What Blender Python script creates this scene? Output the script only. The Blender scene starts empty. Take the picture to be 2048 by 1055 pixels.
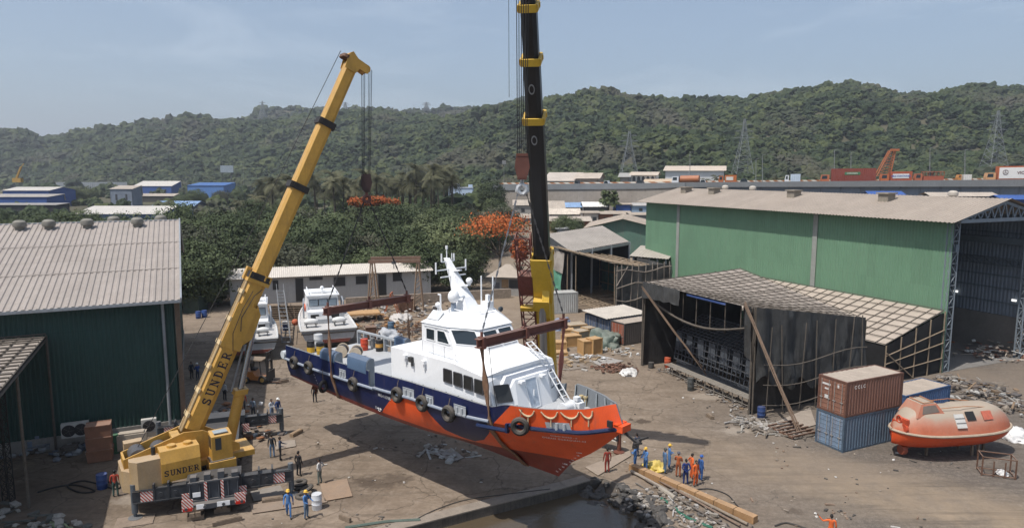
import bpy, math, random
import numpy as np
from mathutils import Vector, Matrix, noise as mnoise
from mathutils.geometry import delaunay_2d_cdt
random.seed(7); rng=np.random.default_rng(7)
scene=bpy.context.scene; COL=scene.collection
# ------------------------------------------------------------------ camera geometry (2048 x 1055 reading of the photograph)
F=1384.;CX=1024.;CY=527.5;PIT=math.radians(7.5);CH=20.
def ray(px,py):
    t=py-CY
    h=F*math.cos(PIT)-t*math.sin(PIT); v=F*math.sin(PIT)+t*math.cos(PIT)
    return ((px-CX)/h, v/h)
def G(px,py,z=0.):
    x,k=ray(px,py); Y=(CH-z)/k; return Vector((x*Y,Y,z))
def Q(px,py,Y):
    x,k=ray(px,py); return Vector((x*Y,Y,CH-k*Y))
def sm(a,b,x):
    t=min(1,max(0,(x-a)/(b-a))); return t*t*(3-2*t)
def terr(X,Y):
    r=sm(-70,10,X)
    return (2.0+5.0*r)*sm(118,205,Y)
def GT(px,py):                       # ground point on the rising land behind the yard
    x,k=ray(px,py); Y=60.
    while Y<900:
        if CH-k*Y<=terr(x*Y,Y): break
        Y+=1.
    return Vector((x*Y,Y,terr(x*Y,Y)))
def V(*a): return Vector(a)
UZ=Vector((0,0,1))
# ------------------------------------------------------------------ mesh collector
class MB:
    def __init__(s): s.v=[];s.f=[];s.m=[]
    def add(s,vs,fs,m=0):
        n=len(s.v); s.v.extend([tuple(p) for p in vs])
        for f in fs: s.f.append(tuple(i+n for i in f)); s.m.append(m)
        return s
    def obox(s,o,a,b,c,m=0):
        o,a,b,c=map(Vector,(o,a,b,c))
        if a.cross(b).dot(c)<0: a,b=b,a
        p=[o,o+a,o+a+b,o+b]; p+= [q+c for q in p]
        return s.add(p,[(3,2,1,0),(4,5,6,7),(0,1,5,4),(1,2,6,5),(2,3,7,6),(3,0,4,7)],m)
    def box(s,c,sz,ax=None,m=0):
        ux,uy,uz=ax if ax else (V(1,0,0),V(0,1,0),V(0,0,1))
        a,b,d=ux*sz[0],uy*sz[1],uz*sz[2]
        return s.obox(Vector(c)-(a+b+d)*.5,a,b,d,m)
    def bar(s,p,q,w,h=None,m=0,up=(0,0,1)):
        p,q=Vector(p),Vector(q); h=h or w; d=q-p
        if d.length<1e-6: return s
        x=d.cross(Vector(up))
        if x.length<1e-4: x=d.cross(V(0,1,0))
        x.normalize(); y=x.cross(d).normalized()
        return s.obox(p-x*w/2-y*h/2,x*w,y*h,d,m)
    def tube(s,path,r,n=6,m=0,cap=True):
        P=[Vector(p) for p in path]; N=len(P); R=r if isinstance(r,(list,tuple)) else [r]*N
        b=len(s.v); vs=[]; x=None
        for i,p in enumerate(P):
            d=(P[min(i+1,N-1)]-P[max(i-1,0)]).normalized()
            if x is None:
                x=d.cross(V(0,0,1))
                if x.length<1e-3: x=d.cross(V(0,1,0))
            x=(x-d*x.dot(d)).normalized(); y=d.cross(x)
            for k in range(n):
                a=2*math.pi*k/n; vs.append(p+(x*math.cos(a)+y*math.sin(a))*R[i])
        fs=[]
        for i in range(N-1):
            for k in range(n):
                fs.append((i*n+k,i*n+(k+1)%n,(i+1)*n+(k+1)%n,(i+1)*n+k))
        if cap: fs.append(tuple(range(n))[::-1]); fs.append(tuple((N-1)*n+k for k in range(n)))
        return s.add(vs,fs,m)
    def prism(s,poly,vec,m=0):
        P=[Vector(p) for p in poly]; vec=Vector(vec); n=len(P)
        nn=V(0,0,0)
        for i in range(n): nn+=P[i].cross(P[(i+1)%n])
        if nn.dot(vec)>0: P=P[::-1]
        vs=P+[p+vec for p in P]
        fs=[tuple(range(n)),tuple(range(2*n-1,n-1,-1))]
        for i in range(n): fs.append((i,n+i,n+(i+1)%n,(i+1)%n))
        return s.add(vs,fs,m)
    def slab(s,poly,th,m=0):
        P=[Vector(p) for p in poly]; nn=(P[1]-P[0]).cross(P[2]-P[0]).normalized()
        return s.prism(P,-nn*th,m)
    def face(s,poly,m=0): return s.add(poly,[tuple(range(len(poly)))],m)
    def lathe(s,prof,n,base,ax=None,m=0):
        base=Vector(base); ux,uy,uz=ax if ax else (V(1,0,0),V(0,1,0),V(0,0,1))
        vs=[];fs=[];k=len(prof)
        for r,z in prof:
            for i in range(n):
                a=2*math.pi*i/n; vs.append(base+ux*(r*math.cos(a))+uy*(r*math.sin(a))+uz*z)
        for j in range(k-1):
            for i in range(n): fs.append((j*n+i,j*n+(i+1)%n,(j+1)*n+(i+1)%n,(j+1)*n+i))
        if prof[0][0]>1e-3: fs.append(tuple(range(n))[::-1])
        if prof[-1][0]>1e-3: fs.append(tuple((k-1)*n+i for i in range(n)))
        return s.add(vs,fs,m)
    def cyl(s,p,q,r,n=12,m=0,r2=None):
        return s.tube([p,q],[r,r if r2 is None else r2],n,m)
    def torus(s,c,R,r,ax,n=20,k=8,m=0,sq=1.0):
        ux,uy,uz=ax; c=Vector(c); vs=[];fs=[]
        for i in range(n):
            a=2*math.pi*i/n; d=ux*math.cos(a)+uy*math.sin(a)
            for j in range(k):
                b=2*math.pi*j/k; vs.append(c+d*(R+r*math.cos(b))+uz*(r*sq*math.sin(b)))
        for i in range(n):
            for j in range(k): fs.append((i*k+j,((i+1)%n)*k+j,((i+1)%n)*k+(j+1)%k,i*k+(j+1)%k))
        return s.add(vs,fs,m)
    def corr(s,o,u,v,pitch=.25,dep=.04,th=.0,m=0,seg=1,jit=0):
        """corrugated sheet: profile runs along u, ribs run along v"""
        o,u,v=Vector(o),Vector(u),Vector(v); L=u.length; n=max(2,int(L/pitch)); nr=u.cross(v).normalized(); ud=u.normalized(); p=L/n
        prof=[]
        for i in range(n):
            b=i*p; prof+=[(b,0),(b+p*.35,0),(b+p*.5,dep),(b+p*.85,dep)]
        prof.append((L,0)); vs=[]; k=len(prof)
        for j in range(seg+1):
            for x,d in prof: vs.append(o+ud*x+nr*d+v*(j/seg))
        fs=[(j*k+i,j*k+i+1,(j+1)*k+i+1,(j+1)*k+i) for j in range(seg) for i in range(k-1)]
        return s.add(vs,fs,m)
    def truss(s,p,q,w,h,t,n,up=(0,0,1),m=0):
        """lattice boom between p and q, four chords and zig-zag lacing"""
        p,q=Vector(p),Vector(q); d=(q-p).normalized(); x=d.cross(Vector(up)).normalized(); y=x.cross(d)
        c=[x*w/2+y*h/2,-x*w/2+y*h/2,-x*w/2-y*h/2,x*w/2-y*h/2]
        for k in c: s.bar(p+k,q+k,t,m=m)
        for i in range(n):
            a=p.lerp(q,i/n); b=p.lerp(q,(i+1)/n)
            for k in range(4):
                k2=(k+1)%4
                s.bar(a+c[k],b+c[k2],t*.6,m=m) if i%2 else s.bar(a+c[k2],b+c[k],t*.6,m=m)
                s.bar(a+c[k],a+c[k2],t*.6,m=m)
        return s
def ico(sub=2):
    t=(1+5**.5)/2
    v=[(-1,t,0),(1,t,0),(-1,-t,0),(1,-t,0),(0,-1,t),(0,1,t),(0,-1,-t),(0,1,-t),(t,0,-1),(t,0,1),(-t,0,-1),(-t,0,1)]
    f=[(0,11,5),(0,5,1),(0,1,7),(0,7,10),(0,10,11),(1,5,9),(5,11,4),(11,10,2),(10,7,6),(7,1,8),(3,9,4),(3,4,2),(3,2,6),(3,6,8),(3,8,9),(4,9,5),(2,4,11),(6,2,10),(8,6,7),(9,8,1)]
    v=[Vector(p).normalized() for p in v]
    for _ in range(sub):
        mid={};nf=[]
        def mp(a,b):
            k=(min(a,b),max(a,b))
            if k not in mid: v.append(((v[a]+v[b])*.5).normalized()); mid[k]=len(v)-1
            return mid[k]
        for a,b,c in f:
            x,y,z=mp(a,b),mp(b,c),mp(c,a); nf+=[(a,x,z),(b,y,x),(c,z,y),(x,y,z)]
        f=nf
    return np.array([tuple(p) for p in v]),np.array(f)
ICO={k:ico(k) for k in (1,2,3)}
def lump(mb,c,r,sub=2,rough=.2,sq=(1,1,1),m=0,seed=0,fq=1.3):
    v,f=ICO[sub]; c=np.array(c); out=[]
    for p in v:
        n=mnoise.noise(Vector(p)*fq+V(seed*3.1,seed*1.7,0))
        out.append(tuple(c+p*np.array(sq)*r*(1+rough*n*2)))
    mb.add(out,[tuple(int(i) for i in t) for t in f],m)
# ------------------------------------------------------------------ objects
ROOTM={}
def _mesh(name,mb,mats,M=None,smooth=True,ang=35):
    me=bpy.data.meshes.new(name)
    vs=mb.v if M is None else [tuple(M@Vector(p)) for p in mb.v]
    me.from_pydata(vs,[],mb.f); me.update()
    mats=mats if isinstance(mats,(list,tuple)) else [mats]
    for m in mats: me.materials.append(m)
    if len(mats)>1: me.polygons.foreach_set('material_index',mb.m)
    if smooth:
        me.polygons.foreach_set('use_smooth',[True]*len(me.polygons)); me.set_sharp_from_angle(angle=math.radians(ang))
    return me
def tag(o,label=None,cat=None,group=None,kind=None):
    if label: o['label']=label
    if cat: o['category']=cat
    if group: o['group']=group
    if kind: o['kind']=kind
    return o
def thing(name,label,cat,loc=(0,0,0),rz=0.,group=None,local=False):
    o=bpy.data.objects.new(name,None); COL.objects.link(o); o.empty_display_size=.3
    o.location=loc; o.rotation_euler=(0,0,rz); tag(o,label,cat,group)
    M=Matrix.Translation(Vector(loc))@Matrix.Rotation(rz,4,'Z')
    ROOTM[o.name]=None if local else M.inverted()
    return o
def part(name,mb,mat,parent,label=None,smooth=True,ang=35):
    M=ROOTM.get(parent.name)
    o=bpy.data.objects.new(name,_mesh(name,mb,mat,M,smooth,ang)); COL.objects.link(o); o.parent=parent
    ROOTM[o.name]=M
    if label: o['label']=label
    return o
def part_each(name,mb,mat,parent,smooth=True):
    """every separate piece of mb becomes a part of its own"""
    par=list(range(len(mb.v)))
    def fd(i):
        while par[i]!=i: par[i]=par[par[i]]; i=par[i]
        return i
    for f in mb.f:
        for k in f[1:]: par[fd(k)]=fd(f[0])
    grp={}
    for f in mb.f: grp.setdefault(fd(f[0]),[]).append(f)
    for fs in grp.values():
        ids=sorted({i for f in fs for i in f}); mp={i:k for k,i in enumerate(ids)}; q=MB(); q.add([mb.v[i] for i in ids],[tuple(mp[i] for i in f) for f in fs]); part(name,q,mat,parent,smooth=smooth)
def solo(name,mb,mat,label=None,cat=None,group=None,kind=None,loc=None,smooth=True,ang=35):
    """a thing that is one mesh; world coordinates, origin moved to loc"""
    M=Matrix.Translation(-Vector(loc)) if loc is not None else None
    o=bpy.data.objects.new(name,_mesh(name,mb,mat,M,smooth,ang)); COL.objects.link(o)
    if loc is not None: o.location=loc
    ROOTM[o.name]=M
    return tag(o,label,cat,group,kind)
def dup(root,loc,rz=0.,label=None,group=None,scale=None,mats=None):
    def cp(o,par):
        c=o.copy(); COL.objects.link(c)
        if par: c.parent=par
        for ch in [x for x in KIDS.get(o.name,o.children)]: cp(ch,c)
        return c
    r=cp(root,None); r.location=loc; r.rotation_euler=(0,0,rz)
    if label: r['label']=label
    if group: r['group']=group
    if scale: r.scale=scale if isinstance(scale,(tuple,list)) else (scale,)*3
    return r
KIDS={}
def npmesh(name,v,f,mats,idx=None,smooth=False):
    me=bpy.data.meshes.new(name); v=np.asarray(v,dtype=np.float32); f=np.asarray(f,dtype=np.int32); k=f.shape[1]
    me.vertices.add(len(v)); me.vertices.foreach_set('co',v.ravel())
    me.loops.add(f.size); me.loops.foreach_set('vertex_index',f.ravel())
    me.polygons.add(len(f)); me.polygons.foreach_set('loop_start',np.arange(0,f.size,k,dtype=np.int32))
    for m in (mats if isinstance(mats,(list,tuple)) else [mats]): me.materials.append(m)
    if idx is not None: me.polygons.foreach_set('material_index',np.asarray(idx,dtype=np.int32))
    me.polygons.foreach_set('use_smooth',[smooth]*len(f))
    me.update(calc_edges=True); me.validate(); return me
# ------------------------------------------------------------------ materials
def lin(c):
    return tuple(((x/255)/12.92 if x/255<=.04045 else ((x/255+.055)/1.055)**2.4) for x in c)
def newmat(name):
    m=bpy.data.materials.new(name); m.use_nodes=True; nt=m.node_tree; b=nt.nodes['Principled BSDF']; return m,nt,b
def nd(nt,t,**kw):
    n=nt.nodes.new(t)
    for k,v in kw.items(): setattr(n,k,v)
    return n
def mixc(nt,fac,a,b,mode='MIX'):
    n=nd(nt,'ShaderNodeMix',data_type='RGBA',blend_type=mode)
    for s,v in ((n.inputs[0],fac),(n.inputs[6],a),(n.inputs[7],b)):
        if hasattr(v,'is_output') or isinstance(v,bpy.types.NodeSocket): nt.links.new(v,s)
        elif isinstance(v,(tuple,list)): s.default_value=(*v[:3],1)
        else: s.default_value=v
    return n.outputs[2]
def mth(nt,op,a,b=None,c=None,clamp=False):
    n=nd(nt,'ShaderNodeMath',operation=op,use_clamp=clamp)
    for i,v in enumerate((a,b,c)):
        if v is None: continue
        if isinstance(v,bpy.types.NodeSocket): nt.links.new(v,n.inputs[i])
        else: n.inputs[i].default_value=v
    return n.outputs[0]
def nse(nt,vec,scale,detail=5,rough=.6,dist=0.):
    n=nd(nt,'ShaderNodeTexNoise'); n.inputs['Scale'].default_value=scale; n.inputs['Detail'].default_value=detail; n.inputs['Roughness'].default_value=rough; n.inputs['Distortion'].default_value=dist
    nt.links.new(vec,n.inputs['Vector']); return n.outputs['Fac']
def rmp(nt,fac,stops,interp='LINEAR'):
    n=nd(nt,'ShaderNodeValToRGB'); cr=n.color_ramp; cr.interpolation=interp
    while len(cr.elements)>1: cr.elements.remove(cr.elements[-1])
    for i,(p,c) in enumerate(stops):
        if i==0: e=cr.elements[0]; e.position=p
        else: e=cr.elements.new(p)
        e.color=(*c[:3],1) if isinstance(c,(tuple,list)) else (c,c,c,1)
    nt.links.new(fac,n.inputs[0]); return n.outputs[0]
def mapv(nt,vec,sc=(1,1,1),loc=(0,0,0),rot=(0,0,0)):
    n=nd(nt,'ShaderNodeMapping'); n.inputs['Scale'].default_value=sc; n.inputs['Location'].default_value=loc; n.inputs['Rotation'].default_value=rot
    nt.links.new(vec,n.inputs['Vector']); return n.outputs[0]
def objco(nt): return nd(nt,'ShaderNodeTexCoord').outputs['Object']
def wco(nt): return nd(nt,'ShaderNodeNewGeometry').outputs['Position']
def setcol(nt,b,c):
    if isinstance(c,bpy.types.NodeSocket): nt.links.new(c,b.inputs['Base Color'])
    else: b.inputs['Base Color'].default_value=(*c[:3],1)
def bump(nt,b,h,st=.3,d=.05):
    n=nd(nt,'ShaderNodeBump'); n.inputs['Strength'].default_value=st; n.inputs['Distance'].default_value=d
    nt.links.new(h,n.inputs['Height']); nt.links.new(n.outputs[0],b.inputs['Normal'])
_MC={}
def M(col,rough=.7,metal=0.,var=.18,scale=1.2,dust=0.,dustc=(.36,.31,.26),streak=0.,streakc=(.10,.06,.04),bmp=0.,name=None,spec=.35,panel=None):
    """weathered paint or metal: colour variation, vertical streaks of rust or dirt, dust lying on upward faces"""
    key=(tuple(col),rough,metal,var,scale,dust,dustc,streak,streakc,bmp,spec,panel)
    if key in _MC: return _MC[key]
    m,nt,b=newmat(name or 'surface'); co=objco(nt)
    n1=nse(nt,co,scale,6,.65); n2=nse(nt,co,scale*7,4,.6)
    f=mth(nt,'ADD',mth(nt,'MULTIPLY',n1,.65),mth(nt,'MULTIPLY',n2,.35))
    c=rmp(nt,f,[(.3,tuple(x*(1-var) for x in col)),(.7,tuple(min(.95,x*(1+var)) for x in col))])
    if panel:      # single sheets of cladding aged a little differently, with a dirty lap between them
        dx,dy,wd,am=panel; sp=nd(nt,'ShaderNodeSeparateXYZ'); nt.links.new(co,sp.inputs[0]); q=mth(nt,'DIVIDE',mth(nt,'ADD',mth(nt,'MULTIPLY',sp.outputs[0],dx),mth(nt,'MULTIPLY',sp.outputs[1],dy)),wd)
        wn=nd(nt,'ShaderNodeTexWhiteNoise',noise_dimensions='2D'); cb=nd(nt,'ShaderNodeCombineXYZ'); nt.links.new(mth(nt,'FLOOR',q),cb.inputs[0]); nt.links.new(mth(nt,'FLOOR',mth(nt,'DIVIDE',sp.outputs[2],4.3)),cb.inputs[1]); nt.links.new(cb.outputs[0],wn.inputs['Vector'])
        c=mixc(nt,rmp(nt,wn.outputs['Value'],[(0.,0.),(.6,.15*am),(1.,am)]),c,tuple(x*.72 for x in col)); fr=mth(nt,'FRACT',q); c=mixc(nt,rmp(nt,fr,[(.0,.35*min(1,am*2)),(.05,0.)]),c,tuple(x*.55 for x in col))
        zf=mth(nt,'FRACT',mth(nt,'DIVIDE',sp.outputs[2],4.3)); c=mixc(nt,rmp(nt,zf,[(.0,.4*min(1,am*2)),(.02,0.)]),c,tuple(x*.6 for x in col))
    if streak:
        sv=nse(nt,mapv(nt,co,(2.2,2.2,.12)),1.6,5,.7); patch=nse(nt,co,.5,3)
        c=mixc(nt,mth(nt,'MULTIPLY',rmp(nt,mth(nt,'ADD',mth(nt,'MULTIPLY',sv,.7),mth(nt,'MULTIPLY',patch,.3)),[(.5,0.),(.68,1.)]),streak),c,streakc)
    if dust:
        g=nd(nt,'ShaderNodeNewGeometry'); sp=nd(nt,'ShaderNodeSeparateXYZ'); nt.links.new(g.outputs['Normal'],sp.inputs[0])
        up=rmp(nt,sp.outputs[2],[(.15,.14),(.8,1.)])
        dn=rmp(nt,nse(nt,co,.9,5,.65),[(.3,.6),(.65,1.)])
        c=mixc(nt,mth(nt,'MULTIPLY',mth(nt,'MULTIPLY',up,dn),dust),c,dustc)
    setcol(nt,b,c); b.inputs['Roughness'].default_value=rough; b.inputs['Metallic'].default_value=metal
    b.inputs['Specular IOR Level'].default_value=spec
    if bmp: bump(nt,b,n2,bmp,.03)
    _MC[key]=m; return m
def glass_dark(col=(.012,.016,.02),rough=.08):
    key=('g',col,rough)
    if key not in _MC:
        m,nt,b=newmat('dark_glass'); setcol(nt,b,col); b.inputs['Roughness'].default_value=rough; b.inputs['Specular IOR Level'].default_value=.6; _MC[key]=m
    return _MC[key]
def stripes(c1,c2,w=.16,rot=.785,axis='XZ'):
    m,nt,b=newmat('striped_paint'); co=objco(nt); sp=nd(nt,'ShaderNodeSeparateXYZ'); nt.links.new(co,sp.inputs[0])
    s=mth(nt,'ADD',mth(nt,'ADD',sp.outputs[0],sp.outputs[1]),sp.outputs[2])
    f=mth(nt,'LESS_THAN',mth(nt,'FRACT',mth(nt,'DIVIDE',s,w)),.5)
    c=mixc(nt,f,c1,c2); n=nse(nt,co,4,4); c=mixc(nt,rmp(nt,n,[(.5,0.),(.8,.5)]),c,(.2,.16,.13))
    setcol(nt,b,c); b.inputs['Roughness'].default_value=.6; return m
# common ones
WHITE=M((.78,.79,.80),.45,var=.04,dust=.05,dustc=(.6,.58,.55))
DUSTY=(.34,.295,.255)
STEEL=M((.22,.23,.24),.5,.3,.2,dust=.3)
GREYD=M((.07,.075,.08),.6,.1,.25,dust=.35)
BLACK=M((.02,.02,.022),.55,0,.25,dust=.15)
RUBBER=M((.022,.021,.020),.85,0,.3,dust=.45,dustc=(.22,.19,.16))
RUST=M((.13,.065,.04),.85,.1,.35,2.5,dust=.35,bmp=.3)
BEAMRED=M((.16,.055,.04),.7,.1,.25,1.5,dust=.4,streak=.3)
WOOD=M((.30,.19,.10),.85,0,.3,3,bmp=.3)
OLDWOOD=M((.19,.145,.105),.9,0,.35,3,bmp=.3)
BAMBOO=M((.24,.185,.13),.8,0,.35,3)
BAMBOOD=M((.10,.085,.07),.85,0,.35,3)
YEL=M((.50,.275,.045),.5,0,.22,1.0,dust=.38,dustc=(.46,.36,.24),streak=.32,streakc=(.20,.10,.03))
CABLE=M((.03,.03,.032),.6,.4,.1)
def slab_text(o,ux,uy,h,adv,th=.012):
    """SUNDER in heavy slab-serif capitals"""
    ux=Vector(ux).normalized(); uy=Vector(uy).normalized(); uz=ux.cross(uy); o=Vector(o); mb=MB()
    arc=lambda cx,cy,rx,ry,a0,a1,n=10:[(cx+rx*math.cos(math.radians(a0+(a1-a0)*i/n)),cy+ry*math.sin(math.radians(a0+(a1-a0)*i/n))) for i in range(n+1)]
    T,Nn=.19,.10
    L={'S':[(arc(.4,.73,.25,.19,20,270)+arc(.4,.28,.26,.20,90,-160),.16),([(.66,.70),(.66,.99)],Nn),([(.12,.02),(.12,.32)],Nn)],
     'U':[([(.2,1),(.2,.3)]+arc(.42,.3,.22,.22,180,360)[1:]+[(.64,1)],.15),([(.02,.95),(.40,.95)],Nn),([(.48,.95),(.82,.95)],Nn)],
     'N':[([(.18,0),(.18,1)],.11),([(.66,0),(.66,1)],.11),([(.18,.95),(.66,.05)],T),([(.0,.05),(.36,.05)],Nn),([(.0,.95),(.28,.95)],Nn),([(.5,.95),(.84,.95)],Nn)],
     'D':[([(.2,0),(.2,1)],T),([(.1,.95),(.36,.95)]+arc(.36,.5,.32,.45,90,-90)+[(.1,.05)],.13),([(.0,.05),(.3,.05)],Nn),([(.0,.95),(.3,.95)],Nn)],
     'E':[([(.2,0),(.2,1)],T),([(.0,.95),(.74,.95)],Nn),([(.0,.05),(.74,.05)],Nn),([(.2,.5),(.56,.5)],Nn),([(.70,1),(.70,.70)],Nn),([(.70,0),(.70,.30)],Nn),([(.54,.36),(.54,.64)],Nn)],
     'R':[([(.2,0),(.2,1)],T),([(.1,.95),(.42,.95)]+arc(.42,.72,.22,.23,90,-90)+[(.2,.49)],.13),([(.44,.48),(.66,.05)],.15),([(.0,.05),(.38,.05)],Nn),([(.0,.95),(.3,.95)],Nn),([(.56,.05),(.82,.05)],Nn)]}
    lv=0
    for i,ch in enumerate('SUNDER'):
        for pts,w in L[ch]:
            for (x0,y0),(x1,y1) in zip(pts,pts[1:]):
                d=Vector((x1-x0,y1-y0,0)); 
                if d.length<1e-4: continue
                d.normalize(); e=d*(w*.18 if len(pts)>2 else 0); n=Vector((-d.y,d.x,0))*w/2; lv+=1
                q=[Vector((x0,y0,0))-e-n,Vector((x1,y1,0))+e-n,Vector((x1,y1,0))+e+n,Vector((x0,y0,0))-e+n]
                mb.face([o+ux*((p.x-.41)*h+(i-2.5)*adv)+uy*((p.y-.5)*h)+uz*(th+.00012*lv) for p in q])
    return mb
def text_mb(txt,o,ux,uy,size,th=.012,bold=.02,spacing=1.0):
    """flat lettering standing on a surface: ux = reading direction, uy = up"""
    cu=bpy.data.curves.new('letters','FONT'); cu.body=txt; cu.size=size; cu.offset=bold*size; cu.space_character=spacing; cu.align_x='CENTER'; cu.align_y='CENTER'; cu.extrude=th/2; cu.resolution_u=3
    ob=bpy.data.objects.new('letters',cu); COL.objects.link(ob); bpy.context.view_layer.update()
    me=bpy.data.meshes.new_from_object(ob.evaluated_get(bpy.context.evaluated_depsgraph_get()))
    ux=Vector(ux).normalized(); uy=Vector(uy).normalized(); uz=ux.cross(uy); o=Vector(o)
    mb=MB(); mb.add([o+ux*v.co.x+uy*v.co.y+uz*v.co.z for v in me.vertices],[tuple(p.vertices) for p in me.polygons])
    bpy.data.objects.remove(ob); bpy.data.curves.remove(cu); bpy.data.meshes.remove(me); return mb
# ================================================================== camera, light, sky
cam=bpy.data.cameras.new('camera'); cam.sensor_width=36; cam.lens=36*F/2048; cam.clip_end=6000; cam.clip_start=.5
co_=bpy.data.objects.new('camera',cam); COL.objects.link(co_); co_.location=(0,0,CH); co_.rotation_euler=(math.pi/2-PIT,0,0); scene.camera=co_
TOSUN=V(-.40,-.33,1).normalized()
sun=bpy.data.lights.new('sun','SUN'); sun.energy=4.8; sun.angle=math.radians(.5); sun.color=(1,.955,.89)
so=bpy.data.objects.new('sun',sun); COL.objects.link(so); so.rotation_euler=TOSUN.to_track_quat('Z','Y').to_euler(); so.location=(0,0,300)
w=bpy.data.worlds.new('World'); scene.world=w; w.use_nodes=True; nt=w.node_tree
bg=nt.nodes['Background']; sky=nt.nodes.new('ShaderNodeTexSky'); sky.sky_type='NISHITA'; sky.sun_disc=False
sky.sun_elevation=math.asin(TOSUN.z); sky.sun_rotation=math.atan2(TOSUN.x,TOSUN.y); sky.altitude=10; sky.air_density=1.0; sky.dust_density=3.2; sky.ozone_density=1.6
tcw=nd(nt,'ShaderNodeTexCoord'); 
cl=nse(nt,mapv(nt,tcw.outputs['Generated'],(1.6,1.6,7.5),(.35,.1,.2)),2.0,7,.62,.5)
cf=rmp(nt,cl,[(.50,0.),(.80,.26)])
hazy=mixc(nt,.38,sky.outputs[0],(3.5,4.45,5.75)); nt.links.new(mixc(nt,cf,hazy,(7.0,7.6,8.3)),bg.inputs[0]); bg.inputs[1].default_value=.134
scene.view_settings.view_transform='Standard'; scene.view_settings.look='None'; scene.view_settings.exposure=-.02; scene.view_settings.gamma=1
cy=scene.cycles
try: cy.use_denoising=True; cy.denoiser='OPENIMAGEDENOISE'
except Exception: pass
cy.max_bounces=5; cy.diffuse_bounces=3; cy.glossy_bounces=2; cy.transmission_bounces=2; cy.volume_bounces=0; cy.transparent_max_bounces=8
cy.use_adaptive_sampling=True; cy.adaptive_threshold=.02; cy.caustics_reflective=False; cy.caustics_refractive=False
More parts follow.
